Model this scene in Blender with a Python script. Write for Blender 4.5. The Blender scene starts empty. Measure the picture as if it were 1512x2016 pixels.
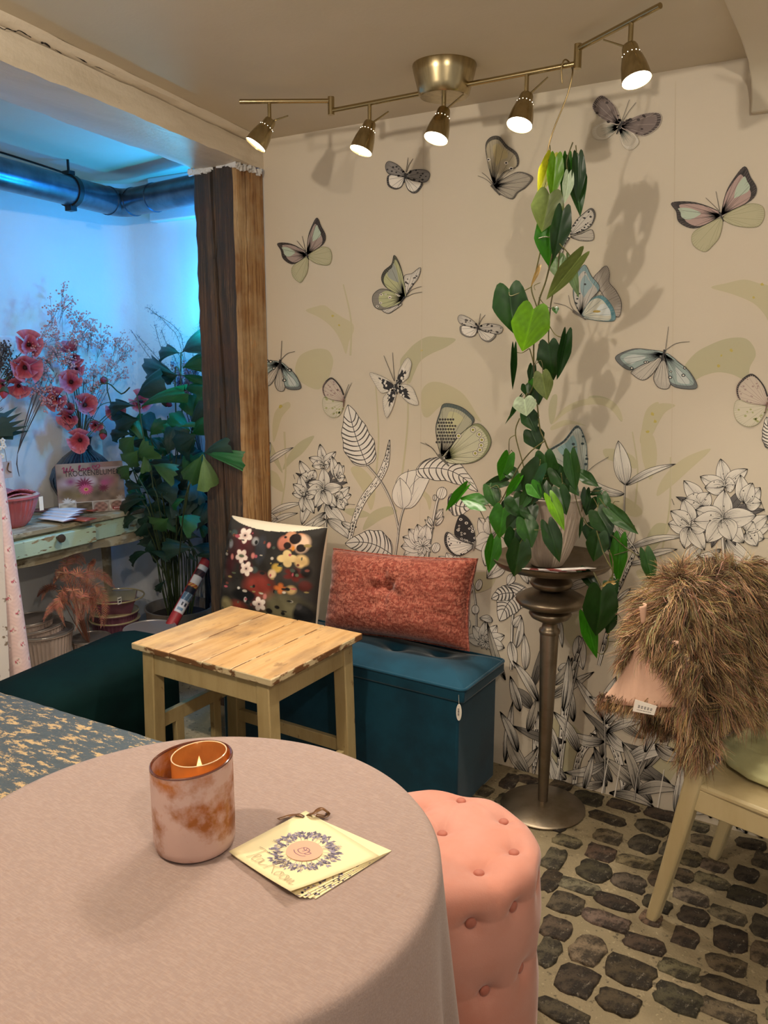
import bpy, bmesh, math, random
import numpy as np
from mathutils import Vector, Matrix, geometry
random.seed(7); rng = np.random.default_rng(7)
sc = bpy.context.scene; COL = sc.collection
PI = math.pi; R = math.radians
# ---------------------------------------------------------------- camera
F_PX = 1640.0; PITCH = R(11.0); YAW = R(32.2); CAM = np.array([0.0, -2.72, 1.55])
cam = bpy.data.cameras.new('camera'); cam_o = bpy.data.objects.new('camera', cam); COL.objects.link(cam_o)
cam.sensor_fit = 'HORIZONTAL'; cam.sensor_width = 36; cam.lens = F_PX / 1512 * 36; cam.clip_start = 0.05
cam_o.location = CAM; cam_o.rotation_euler = (PI/2 - PITCH, 0, YAW); sc.camera = cam_o
# ---------------------------------------------------------------- light
sc.view_settings.view_transform = 'Standard'; sc.view_settings.look = 'None'
sc.view_settings.exposure = 0.42; sc.view_settings.gamma = 1.0; sc.view_settings.use_curve_mapping = False
W = bpy.data.worlds.new('room_ambient'); sc.world = W; W.use_nodes = True
W.node_tree.nodes['Background'].inputs[0].default_value = (1.0, 0.93, 0.85, 1); W.node_tree.nodes['Background'].inputs[1].default_value = 0.37
def light(name, kind, loc, energy, col, size=.05, target=None, spot=None, blend=.5):
    l = bpy.data.lights.new(name, kind); l.energy = energy; l.color = col
    if kind == 'AREA': l.size = size
    else: l.shadow_soft_size = size
    if kind == 'SPOT': l.spot_size = R(spot); l.spot_blend = blend
    o = bpy.data.objects.new(name, l); COL.objects.link(o); o.location = loc
    if target is not None:
        o.rotation_euler = (Vector(target) - Vector(loc)).to_track_quat('-Z', 'Y').to_euler()
    return o
WARM = (1.0, 0.88, 0.74); LED = (1.0, 0.88, 0.73)
light('ceiling_lamp', 'POINT', (-1.35, -2.45, 2.22), 38, WARM, .035)
light('ceiling_lamp.001', 'POINT', (.35, -2.5, 2.25), 30, WARM, .035)
light('alcove_lamp', 'POINT', (-2.74, .10, 1.70), 9, (0.0, .58, 1.0), .03)
light('alcove_lamp.001', 'POINT', (-2.62, .12, 1.95), 16, (0.01, .27, 1.0), .06)
# ---------------------------------------------------------------- pixel of the photo -> point on a plane of the room
FW = np.array([-math.sin(YAW)*math.cos(PITCH), math.cos(YAW)*math.cos(PITCH), -math.sin(PITCH)])
RT = np.array([math.cos(YAW), math.sin(YAW), 0.0]); UP = np.cross(RT, FW)
def ray(px, py): return FW + RT*(px-756)/F_PX + UP*(1008-py)/F_PX
def onz(px, py, z): d = ray(px, py); return CAM + d*((z-CAM[2])/d[2])
def ony(px, py, y): d = ray(px, py); return CAM + d*((y-CAM[1])/d[1])
def onx(px, py, x): d = ray(px, py); return CAM + d*((x-CAM[0])/d[0])
def Z(x0, y0, s): return lambda x, y: (x0 + x/s, y0 + y/s)     # coordinates measured on an enlarged crop
# ---------------------------------------------------------------- helpers
def hx(h):
    h = h.lstrip('#'); v = [int(h[i:i+2], 16)/255 for i in (0, 2, 4)]
    return tuple(c/12.92 if c <= .04045 else ((c+.055)/1.055)**2.4 for c in v)
def lerp(a, b, t): return a + (b-a)*t
def mixc(a, b, t): return tuple(x + (y-x)*t for x, y in zip(a, b))
def catmull(P, closed=False, n=6):
    P = [np.array(p, float) for p in P]; m = len(P); out = []
    for i in range(m if closed else m-1):
        if closed: a, b, c, d = P[(i-1) % m], P[i], P[(i+1) % m], P[(i+2) % m]
        else: a, b, c, d = P[max(i-1, 0)], P[i], P[i+1], P[min(i+2, m-1)]
        for k in range(n):
            t = k/n
            out.append(.5*((2*b) + (c-a)*t + (2*a-5*b+4*c-d)*t*t + (3*b-a-3*c+d)*t**3))
    if not closed: out.append(P[-1])
    return out
TM = {}
class MB:
    def __init__(s, col=(1, 1, 1)): s.v = []; s.f = []; s.m = []; s.c = []; s.col = col
    def add(s, V, Fs, mi=0, col=None):
        o = len(s.v); s.v += [tuple(map(float, p)) for p in V]
        s.f += [tuple(i+o for i in f) for f in Fs]; s.m += [mi]*len(Fs)
        if col is None: s.c += [s.col]*len(V)
        elif len(col) and isinstance(col[0], (tuple, list, np.ndarray)): s.c += [tuple(c) for c in col]
        else: s.c += [col]*len(V)
        return s
    def box(s, x0, x1, y0, y1, z0, z1, mi=0, M=None):
        V = [(x, y, z) for z in (z0, z1) for y in (y0, y1) for x in (x0, x1)]
        if M is not None: V = [tuple(M @ Vector(p)) for p in V]
        return s.add(V, [(0, 2, 3, 1), (4, 5, 7, 6), (0, 1, 5, 4), (2, 6, 7, 3), (0, 4, 6, 2), (1, 3, 7, 5)], mi)
    def hexa(s, V, mi=0): return s.add(V, [(0, 2, 3, 1), (4, 5, 7, 6), (0, 1, 5, 4), (2, 6, 7, 3), (0, 4, 6, 2), (1, 3, 7, 5)], mi)
    def tube(s, P, r, n=8, mi=0, col=None, cap=True, closed=False):
        P = [np.array(p, float) for p in P]; m = len(P); V = []; prev = None
        for i in range(m):
            t = P[(i+1) % m]-P[i-1] if closed else P[min(i+1, m-1)] - P[max(i-1, 0)]
            t = t/(np.linalg.norm(t)+1e-12)
            if prev is None:
                a = np.array([0, 0, 1.]) if abs(t[2]) < .9 else np.array([1., 0, 0])
                u = np.cross(t, a)
            else: u = prev - t*(prev @ t)
            u = u/(np.linalg.norm(u)+1e-12); prev = u; w = np.cross(t, u)
            rr = r[i] if hasattr(r, '__len__') else r
            for k in range(n):
                a = 2*PI*k/n; V.append(P[i] + rr*(u*math.cos(a) + w*math.sin(a)))
        Fs = [(i*n+k, i*n+(k+1) % n, (i+1)*n+(k+1) % n, (i+1)*n+k) for i in range(m-1) for k in range(n)]
        if closed: Fs += [((m-1)*n+k, (m-1)*n+(k+1) % n, (k+1) % n, k) for k in range(n)]
        elif cap: Fs += [tuple(range(n-1, -1, -1)), tuple((m-1)*n+k for k in range(n))]
        return s.add(V, Fs, mi, col)
    def lathe(s, prof, n=32, c=(0, 0, 0), mi=0, flute=None, M=None, col=None, sq=1.0):
        V = []; m = len(prof)
        for j, (r, z) in enumerate(prof):
            for k in range(n):
                a = 2*PI*k/n; q = r
                if flute and flute[2] <= j <= flute[3]: q = r*(1 + flute[1]*abs(math.sin(a*flute[0]/2)))
                p = Vector((q*math.cos(a), q*math.sin(a)*sq, z))
                if M is not None: p = M @ p
                V.append((p[0]+c[0], p[1]+c[1], p[2]+c[2]))
        Fs = [(j*n+k, j*n+(k+1) % n, (j+1)*n+(k+1) % n, (j+1)*n+k) for j in range(m-1) for k in range(n)]
        if prof[0][0] > 1e-5: Fs.append(tuple(range(n-1, -1, -1)))
        if prof[-1][0] > 1e-5: Fs.append(tuple((m-1)*n+k for k in range(n)))
        return s.add(V, Fs, mi, col)
    def grid(s, fn, nu, nv, mi=0, cu=False, cv=False, colfn=None):
        V = []; C = []
        for i in range(nu):
            for j in range(nv):
                u = i/(nu if cu else nu-1); v = j/(nv if cv else nv-1)
                V.append(fn(u, v))
                if colfn: C.append(colfn(u, v))
        Fs = []
        for i in range(nu if cu else nu-1):
            for j in range(nv if cv else nv-1):
                a, b = (i+1) % nu, (j+1) % nv
                Fs.append((i*nv+j, a*nv+j, a*nv+b, i*nv+b))
        return s.add(V, Fs, mi, C if colfn else None)
    def ball(s, c, r, n=8, mi=0, col=None):
        rx, ry, rz = r if hasattr(r, '__len__') else (r, r, r); m = max(4, n//2+1)
        V = [(c[0], c[1], c[2]-rz)]; Fs = []
        for j in range(1, m):
            ph = PI*j/m
            for k in range(n):
                a = 2*PI*k/n; V.append((c[0]+rx*math.sin(ph)*math.cos(a), c[1]+ry*math.sin(ph)*math.sin(a), c[2]-rz*math.cos(ph)))
        V.append((c[0], c[1], c[2]+rz)); L = len(V)-1
        for k in range(n): Fs.append((0, 1+(k+1) % n, 1+k))
        for j in range(m-2):
            for k in range(n): a = 1+j*n; Fs.append((a+k, a+(k+1) % n, a+n+(k+1) % n, a+n+k))
        a = 1+(m-2)*n
        for k in range(n): Fs.append((a+k, a+(k+1) % n, L))
        return s.add(V, Fs, mi, col)
    def prism(s, P, z0, z1, mi=0, M=None):                # outline in xy, extruded in z
        n = len(P); V = [(p[0], p[1], z) for z in (z0, z1) for p in P]
        if M is not None: V = [tuple(M @ Vector(p)) for p in V]
        return s.add(V, [tuple(range(n-1, -1, -1)), tuple(range(n, 2*n))] + [(i, (i+1) % n, n+(i+1) % n, n+i) for i in range(n)], mi)
    def mesh(s, name, mats):
        me = bpy.data.meshes.new(name); me.from_pydata(s.v, [], s.f)
        for m in (mats if isinstance(mats, (list, tuple)) else [mats]): me.materials.append(m)
        me.polygons.foreach_set('material_index', s.m)
        a = me.attributes.new('Col', 'FLOAT_COLOR', 'POINT')
        a.data.foreach_set('color', np.c_[np.array(s.c, float).reshape(-1, 3), np.ones(len(s.v))].ravel())
        return me
    def build(s, name, mats, parent=None, smooth=38, bevel=0, world=True, solid=0, kind=None, sub=0):
        if parent is not None and world and parent in TM:
            Mi = np.array(TM[parent].inverted()); A = np.array(s.v); A = A @ Mi[:3, :3].T + Mi[:3, 3]; s.v = A.tolist()
        loc = None
        if parent is None:
            A = np.array(s.v); loc = np.array([(A[:, 0].min()+A[:, 0].max())/2, (A[:, 1].min()+A[:, 1].max())/2, A[:, 2].min()])
            s.v = (A-loc).tolist()
        me = s.mesh(name, mats); o = bpy.data.objects.new(name, me); COL.objects.link(o)
        if loc is not None: o.location = loc; TM[o] = Matrix.Translation(loc)
        else: o.parent = parent; TM[o] = TM[parent]
        if smooth:
            me.polygons.foreach_set('use_smooth', [True]*len(me.polygons))
            if smooth < 180: me.set_sharp_from_angle(angle=R(smooth))
        if sub: m = o.modifiers.new('sub', 'SUBSURF'); m.levels = m.render_levels = sub
        if solid: m = o.modifiers.new('solid', 'SOLIDIFY'); m.thickness = solid; m.offset = 0
        if bevel: m = o.modifiers.new('bevel', 'BEVEL'); m.width = bevel; m.segments = 2; m.limit_method = 'ANGLE'; m.angle_limit = R(40)
        if kind: o['kind'] = kind
        return o
def tag(o, label=None, cat=None, group=None, kind=None):
    for k, v in (('label', label), ('category', cat), ('group', group), ('kind', kind)):
        if v: o[k] = v
    return o
def thing(name, label, cat, loc=(0, 0, 0), rz=0, group=None):
    o = bpy.data.objects.new(name, None); COL.objects.link(o); o.empty_display_size = .05
    o.location = tuple(loc); o.rotation_euler = (0, 0, rz)
    TM[o] = Matrix.Translation(Vector(tuple(map(float, loc)))) @ Matrix.Rotation(rz, 4, 'Z')
    return tag(o, label, cat, group)
def place(me, name, parent, Mw):                      # a piece that shares mesh data, as a part
    o = bpy.data.objects.new(name, me); COL.objects.link(o); o.parent = parent
    o.matrix_local = TM[parent].inverted() @ Mw; TM[o] = Mw
    return o
def frame(origin, ydir, facing, sx=1, sy=1, sz=1):    # local y along ydir, local z towards facing
    y = Vector(tuple(ydir)).normalized(); f = Vector(tuple(facing)); x = y.cross(f).normalized(); z = x.cross(y)
    M = Matrix((x*sx, y*sy, z*sz)).transposed().to_4x4(); M.translation = Vector(tuple(map(float, origin))); return M
def text_mb(mb, body, size, M, col=None, mi=0, sx=1.0, align='LEFT'):
    cu = bpy.data.curves.new('lettering', 'FONT'); cu.body = body; cu.size = size; cu.align_x = align; cu.resolution_u = 3
    o = bpy.data.objects.new('lettering', cu); COL.objects.link(o)
    me = o.evaluated_get(bpy.context.evaluated_depsgraph_get()).to_mesh()
    mb.add([tuple(M @ Vector((v.co.x*sx, v.co.y, 0))) for v in me.vertices], [tuple(p.vertices) for p in me.polygons], mi, col)
    bpy.data.objects.remove(o); bpy.data.curves.remove(cu)
# ---------------------------------------------------------------- materials
def mat(name, col=(.5, .5, .5), rough=.5, metal=0, layers=(), bump=None, attr=False, sheen=0, spec=.5, emit=0, coat=0, trans=0, alpha=None, subs=0, aniso=0):
    m = bpy.data.materials.new(name); m.use_nodes = True; t = m.node_tree; N = t.nodes; L = t.links
    b = N['Principled BSDF']; tc = N.new('ShaderNodeTexCoord')
    def noise(scale, stretch, detail=5, kind='noise', rgh=.6):
        mp = N.new('ShaderNodeMapping'); mp.inputs['Scale'].default_value = stretch; L.new(tc.outputs['Object'], mp.inputs[0])
        if kind == 'voronoi':
            n = N.new('ShaderNodeTexVoronoi'); n.inputs['Scale'].default_value = scale; L.new(mp.outputs[0], n.inputs['Vector']); return n.outputs['Distance']
        if kind == 'wave':
            n = N.new('ShaderNodeTexWave'); n.inputs['Scale'].default_value = scale; n.inputs['Distortion'].default_value = 3; n.inputs['Detail'].default_value = 3
            L.new(mp.outputs[0], n.inputs['Vector']); return n.outputs['Fac']
        n = N.new('ShaderNodeTexNoise'); n.inputs['Scale'].default_value = scale; n.inputs['Detail'].default_value = detail; n.inputs['Roughness'].default_value = rgh
        L.new(mp.outputs[0], n.inputs['Vector']); return n.outputs['Fac']
    if attr:
        a = N.new('ShaderNodeAttribute'); a.attribute_name = 'Col'; cur = a.outputs['Color']
    else:
        rg = N.new('ShaderNodeRGB'); rg.outputs[0].default_value = (*col, 1); cur = rg.outputs[0]
    for l in layers:
        f = noise(l.get('scale', 5), l.get('stretch', (1, 1, 1)), l.get('detail', 5), l.get('kind', 'noise'), l.get('rgh', .6))
        mr = N.new('ShaderNodeMapRange'); mr.inputs[1].default_value = l.get('lo', .4); mr.inputs[2].default_value = l.get('hi', .6); mr.inputs[4].default_value = l.get('amt', 1); L.new(f, mr.inputs[0])
        mx = N.new('ShaderNodeMix'); mx.data_type = 'RGBA'; mx.blend_type = l.get('mode', 'MIX'); L.new(mr.outputs[0], mx.inputs[0]); L.new(cur, mx.inputs[6]); mx.inputs[7].default_value = (*l['col'], 1); cur = mx.outputs[2]
    L.new(cur, b.inputs['Base Color'])
    b.inputs['Roughness'].default_value = rough; b.inputs['Metallic'].default_value = metal
    b.inputs['Specular IOR Level'].default_value = spec; b.inputs['Sheen Weight'].default_value = sheen; b.inputs['Sheen Roughness'].default_value = .35
    b.inputs['Coat Weight'].default_value = coat; b.inputs['Coat Roughness'].default_value = .1; b.inputs['Transmission Weight'].default_value = trans
    if aniso: b.inputs['Anisotropic'].default_value = aniso
    if emit: L.new(cur, b.inputs['Emission Color']); b.inputs['Emission Strength'].default_value = emit
    if alpha is not None: b.inputs['Alpha'].default_value = alpha
    if subs:                                             # thin leaf: some light passes through
        tr = N.new('ShaderNodeBsdfTranslucent'); L.new(cur, tr.inputs['Color']); ms = N.new('ShaderNodeMixShader'); ms.inputs[0].default_value = subs
        L.new(b.outputs[0], ms.inputs[1]); L.new(tr.outputs[0], ms.inputs[2]); L.new(ms.outputs[0], N['Material Output'].inputs['Surface'])
    if bump:
        bl = bump if isinstance(bump, list) else [bump]; prev = None
        for q in bl:
            f = noise(q[0], q[2] if len(q) > 2 else (1, 1, 1), 6, q[3] if len(q) > 3 else 'noise')
            bp = N.new('ShaderNodeBump'); bp.inputs['Strength'].default_value = q[1]; bp.inputs['Distance'].default_value = .004; L.new(f, bp.inputs['Height'])
            if prev is not None: L.new(prev, bp.inputs['Normal'])
            prev = bp.outputs[0]
        L.new(prev, b.inputs['Normal'])
    return m
# ================================================================ MATERIALS SHARED BY THE ROOM
M_paper = mat('wallpaper_cream', hx('#d6cab5'), .62, layers=[dict(scale=1.3, col=hx('#cdc0aa'), lo=.35, hi=.7, amt=.5), dict(scale=.9, col=hx('#cfc9ae'), lo=.5, hi=.75, amt=.4)], bump=[(9, .25), (60, .12)])
M_print = mat('wallpaper_print', rough=.62, attr=True, bump=(60, .1))
M_ceil = mat('ceiling_paint', hx('#cfc4ae'), .8, layers=[dict(scale=1.1, col=hx('#bfb49b'), lo=.4, hi=.65, amt=.5)], bump=[(6, .2), (90, .1)])
M_plaster = mat('white_plaster', hx('#d8d8d6'), .8, layers=[dict(scale=2, col=hx('#c8c8c6'), lo=.4, hi=.7, amt=.5)], bump=[(14, .5), (70, .3)])
M_beam = mat('white_beam_paint', hx('#d9cdb8'), .42, layers=[dict(scale=4, stretch=(3, .5, 6), col=hx('#c3b59c'), lo=.45, hi=.75, amt=.6), dict(scale=16, stretch=(2, .4, 2), col=hx('#6f6352'), lo=.68, hi=.74, amt=.7)], bump=[(12, .7, (2, .35, 2)), (50, .35)])
M_crack = mat('dark_crack', hx('#17110c'), .9)
M_mortar = mat('sandy_mortar', hx('#8a7c60'), .9, layers=[dict(scale=9, col=hx('#84775b'), lo=.4, hi=.65, amt=.8), dict(scale=90, col=hx('#c0b08c'), lo=.6, hi=.7, amt=.5), dict(scale=60, col=hx('#3a3125'), lo=.60, hi=.68, amt=.75), dict(scale=3, col=hx('#6d6048'), lo=.5, hi=.7, amt=.5)], bump=[(40, 1.0), (140, .8)])
M_stone = mat('cobble_basalt', rough=.72, spec=.3, attr=True, layers=[dict(scale=20, col=hx('#17120d'), lo=.42, hi=.58, amt=.8, rgh=.75), dict(scale=55, col=hx('#9a8f7d'), lo=.60, hi=.70, amt=.6, rgh=.75), dict(scale=120, col=hx('#0f0c09'), lo=.58, hi=.66, amt=.6)], bump=[(28, 1.0), (80, 1.0), (200, .6)])
M_postf = mat('post_weathered_face', hx('#735a43'), .75, layers=[dict(scale=7, stretch=(14, 14, .35), col=hx('#3a2d22'), lo=.44, hi=.56, amt=.85), dict(scale=3, stretch=(9, 9, .5), col=hx('#35302c'), lo=.4, hi=.62), dict(scale=1.6, stretch=(1, 1, 1), col=hx('#33302e'), lo=.42, hi=.56, amt=.75), dict(scale=7, stretch=(14, 14, .6), col=hx('#9a7350'), lo=.6, hi=.74, amt=.8), dict(scale=2.3, col=hx('#5a3b2b'), lo=.5, hi=.62, amt=.5)], bump=[(5, 1.0, (12, 12, .4)), (14, 1.0, (10, 10, .4)), (40, .6, (3, 3, .4))])
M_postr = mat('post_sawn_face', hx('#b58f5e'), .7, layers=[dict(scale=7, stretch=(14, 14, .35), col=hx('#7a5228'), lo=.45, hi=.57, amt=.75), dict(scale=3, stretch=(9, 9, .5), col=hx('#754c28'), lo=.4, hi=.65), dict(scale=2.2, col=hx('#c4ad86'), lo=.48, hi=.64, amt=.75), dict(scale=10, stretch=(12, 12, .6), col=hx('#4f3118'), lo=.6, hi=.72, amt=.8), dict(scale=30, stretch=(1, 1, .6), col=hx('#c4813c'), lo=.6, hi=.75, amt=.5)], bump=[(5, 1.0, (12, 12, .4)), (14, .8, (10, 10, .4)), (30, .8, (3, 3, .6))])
M_pipe = mat('blue_grey_pipe', hx('#5d6b76'), .28, .75, layers=[dict(scale=9, col=hx('#3a444c'), lo=.4, hi=.65, amt=.7)], bump=(30, .15))
M_black = mat('black_rubber', hx('#0b0b0c'), .5)
# ================================================================ SETTING
ZC = 2.365
fl = MB().box(-4.2, 1.6, -4.2, .6, -.06, 0).build('floor', M_mortar, None, kind='structure')
ce = MB().box(-4.2, 1.6, -4.2, .6, ZC, ZC+.08).build('ceiling', M_ceil, None, kind='structure')
# cobbles: the ones seen, then rows that carry the paving on
z8 = Z(820, 1400, 2.185)
ST = [(735,375,140,70,.1),(890,410,130,50,.1),(1055,450,150,60,.1),(820,462,150,60,.1),(1015,505,140,70,.3),(825,540,130,70,.4),(980,575,130,80,.12),(650,565,120,60,.5),(790,612,130,75,.22),(595,640,130,95,.25),(940,650,150,70,.55),(765,692,155,95,.08),(575,730,95,90,.05),(700,755,170,75,.5),(915,742,145,85,.3),(645,830,160,100,.25),(855,825,170,80,.05),(1065,665,60,60,.25),(1045,725,65,60,.2),(1150,712,70,52,.2),(1180,640,70,60,.3),(1265,735,150,75,.42),(1280,668,110,50,.38),(1240,560,110,50,.42),(1420,705,105,72,.08),(1420,800,155,88,.04),(1195,885,135,88,.08),(1035,835,125,70,.1),(815,905,200,90,.5),(600,935,145,100,.25),(980,1005,175,100,.18),(1155,975,120,90,.2),(1350,985,150,120,.04),(735,1030,165,130,.62),(565,1040,95,100,.25),(920,1125,215,145,.1),(690,1160,190,145,.1),(1130,1115,170,105,.42),(1335,1095,170,105,.3),(1345,1195,215,80,.1),(1125,1240,200,140,.14),(870,1260,180,125,.14),(625,1300,220,120,.14),(1340,1300,220,115,.36),(1180,800,150,80,.5),(1340,880,150,70,.42),(1440,575,125,58,.2),(490,300,120,50,.12),(400,305,80,70,.08),(620,322,95,44,.2),(1010,895,95,60,.5),(1120,545,70,60,.36),(1210,500,90,44,.36),(1095,600,60,56,.3),(1490,930,90,90,.1),(1490,645,80,66,.2),(1490,1045,90,95,.3)]
placed = []
def proj(p):
    v = np.array(p, float)-CAM; d = v @ FW
    return np.array([756+F_PX*(v @ RT)/d, 1008-F_PX*(v @ UP)/d])
def stone_col(t): return mixc(hx('#33291d'), hx('#97866c'), t)
def stone(x, y, L, B, t, rot):
    n = 16; V = []; h = .005+.005*random.random(); pw = 5
    ph = [random.uniform(.86, 1.07) for _ in range(n)]
    c, s_ = math.cos(rot), math.sin(rot)
    for rr, z in ((1.04, -.012), (1.02, h*.55), (.93, h), (.5, h*1.1)):
        for k in range(n):
            a = 2*PI*k/n; ca, sa = math.cos(a), math.sin(a)
            q = rr*ph[k]/((abs(ca)**pw+abs(sa)**pw)**(1/pw))
            px, py = q*ca*L/2, q*sa*B/2; V.append((x+px*c-py*s_, y+px*s_+py*c, z+random.uniform(-.0016, .0016)))
    Fs = [(j*n+k, j*n+(k+1) % n, (j+1)*n+(k+1) % n, (j+1)*n+k) for j in range(3) for k in range(n)] + [tuple(3*n+k for k in range(n))]
    cl = tuple(min(1, v*random.uniform(.9, 1.1)) for v in stone_col(t))
    m = MB(cl); m.add(V, Fs); me = m.v; V0 = np.array(me); ctr = np.array([x, y, 0]); m.v = (V0-ctr).tolist()
    o = bpy.data.objects.new('cobblestone', m.mesh('cobblestone', M_stone)); COL.objects.link(o); o.parent = fl
    o.location = (x-fl.location.x, y-fl.location.y, -fl.location.z)
    for p in o.data.polygons: p.use_smooth = True
    placed.append((x, y, L, B))
for sx_, sy_, w, h, t in ST:
    px, py = z8(sx_, sy_); p = onz(px, py, 0); e = .02; w, h = w/2.185*1.2, h/2.185*1.28
    Jx = np.abs(proj(p+[e, 0, 0])-proj(p-[e, 0, 0]))/(2*e); Jy = np.abs(proj(p+[0, e, 0])-proj(p-[0, e, 0]))/(2*e)
    LB = np.linalg.solve(np.array([[Jx[0], Jy[0]], [Jx[1], Jy[1]]]), np.array([w, h]))
    stone(p[0], p[1], float(np.clip(LB[0], .06, .135)), float(np.clip(LB[1], .06, .115)), t, random.uniform(-.08, .08))
yy = -.03; row = 0
while yy > -1.75:
    xx = -1.35 + (row % 2)*.06
    while xx < .35:
        L = random.uniform(.075, .13); B = random.uniform(.055, .075); x, y = xx+L/2, yy-B/2+random.uniform(-.006, .006)
        if len(placed) < 292 and all(abs(x-a) > (L+l)/2*.97+.006 or abs(y-b) > (B+w)/2*.97+.006 for a, b, l, w in placed):
            stone(x, y, L, B, random.choice((.05, .1, .2, .3, .45)), random.uniform(-.07, .07))
        xx += L+random.uniform(.015, .03)
    yy -= .078; row += 1
wb = MB().box(-2.30, 1.6, 0, .1, 0, ZC).build('wall_back', M_paper, None, kind='structure')
# alcove shell with a soft plaster corner
XL, YA = -3.52, .32
path = [(XL, -4.2), (XL, -2), (XL, -.5)] + [(XL+.12-.12*math.cos(a), YA-.12+.12*math.sin(a)) for a in np.linspace(0, PI/2, 7)] + [(-2.9, YA), (-1.6, YA)]
m = MB()
for j, z in enumerate((0, ZC)): m.add([(x, y, z) for x, y in path], [])
n = len(path); m.f += [(i, i+1, n+i+1, n+i) for i in range(n-1)]; m.m += [0]*(n-1)
back = [(XL-.1, -4.2), (XL-.1, YA+.1), (-1.6, YA+.1)]
m.add([(x, y, z) for z in (0, ZC) for x, y in back], [(0, 3, 4, 1), (1, 4, 5, 2)])
m.build('wall_left', M_plaster, None, kind='structure', smooth=40)
MB().box(-1.62, -1.6, .1, YA, 0, ZC).build('wall_alcove_end', M_plaster, None, kind='structure')
MB().box(-3.235, -2.2, YA-.05, YA+.02, 2.164, ZC).build('trim_1', M_plaster, None, kind='structure', bevel=.006)
# low boxed ledge on the left wall
m = MB(); pr = [(-4.0, 0), (-4.0, 1.62), (-.45, 1.62), (-.12, 1.60), (.02, 1.575), (.085, 1.535), (.10, 1.45), (.10, 0)]
m.prism([(y, z) for y, z in pr], XL-.01, XL+.055, M=Matrix(((0, 0, 1, 0), (1, 0, 0, 0), (0, 1, 0, 0), (0, 0, 0, 1))))
m.build('trim_2', M_plaster, None, kind='structure', bevel=.01, smooth=30)
# ceiling beam, slightly skewed, with a crown strip
BA = np.array([-2.28, 0, 0]); BD = np.array([.206, -.9786, 0]); BN = np.array([-.9786, -.206, 0])
def beam_pt(t, w, z): return BA + BD*t + BN*w + np.array([0, 0, z])
def beam_part(prof, L0, L1, seg, jit):
    m = MB(); k = len(prof)
    for i in range(seg+1):
        t = L0+(L1-L0)*i/seg
        for w, z in prof:
            m.add([beam_pt(t, w+random.uniform(-jit, jit), z+random.uniform(-jit, jit))], [])
    for i in range(seg):
        for j in range(k): m.f.append((i*k+j, i*k+(j+1) % k, (i+1)*k+(j+1) % k, (i+1)*k+j)); m.m.append(0)
    m.f += [tuple(range(k)), tuple(seg*k+j for j in range(k-1, -1, -1))]; m.m += [0, 0]
    return m
bm_ = beam_part([(0, 2.256), (-.002, 2.29), (0, 2.322), (.002, 2.338), (.03, 2.345), (.03, 2.362), (.255, 2.362), (.257, 2.30), (.25, 2.256), (.18, 2.248), (.08, 2.249)], -.02, 3.6, 60, .0022).build('trim_3', M_beam, None, kind='structure', smooth=50)
bc = beam_part([(.006, 2.341), (-.016, 2.352), (-.02, 2.3645), (.05, 2.3645), (.05, 2.345)], -.01, 3.6, 50, .0016).build('trim_4', M_beam, None, kind='structure', smooth=50)
def beam_face(px, py, w=-.004):
    d = ray(px, py); nn = np.array([BN[0], BN[1], 0]); p0 = BA+BN*w
    return CAM + d*(((p0-CAM) @ nn)/(d @ nn))
m = MB()
for P, w in (([(-10, 48), (8, 58), (14, 56), (30, 62), (38, 60), (55, 70), (62, 74)], .0035), ([(80, 84), (90, 86), (100, 94)], .006), ([(108, 97), (122, 106)], .004), ([(132, 102), (148, 110), (172, 124)], .004), ([(186, 130), (206, 138), (228, 149)], .0022), ([(240, 153), (256, 160)], .002)):
    Q = catmull([beam_face(x, y) for x, y in P], n=3); V = []
    for i, q in enumerate(Q):
        h = w*random.uniform(.4, 1.2)*(1 if 0 < i < len(Q)-1 else .2); V += [q+[0, 0, h/2], q-[0, 0, h/2]]
    m.add(V, [(2*i, 2*i+1, 2*i+3, 2*i+2) for i in range(len(Q)-1)])
o = m.build('crack', M_crack, bm_)
m = MB()
for k in range(46):                                      # broken plaster along the top of the post
    t = random.random(); x, y = (lerp(-2.515, -2.28, t), -.172) if k < 26 else (-2.279, lerp(-.172, -.005, t)); s = random.uniform(.006, .016); z = 2.247+random.uniform(-.012, .006)
    m.hexa([(x+a*s+random.uniform(-.004, .004), y+b*.004+random.uniform(-.002, .002), z+c*s*.7+random.uniform(-.004, .004)) for c in (-1, 1) for b in (-1, 1) for a in (-1, 1)])
m.build('plaster_crumbs', M_plaster, bm_, kind='stuff', smooth=0)
# plaster corbel running to the wall top right
m = MB(); pr = [(.0, 2.208), (-.028, 2.208), (-.036, 2.245), (-.06, 2.285), (-.12, 2.315), (-.25, 2.338), (-.5, 2.356), (-.8, ZC), (0, ZC)]
m.prism(pr, -.47, 1.2, M=Matrix(((0, 0, 1, 0), (1, 0, 0, 0), (0, 1, 0, 0), (0, 0, 0, 1)))); m.build('trim_5', M_ceil, None, kind='structure', bevel=.008, smooth=50)
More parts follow.
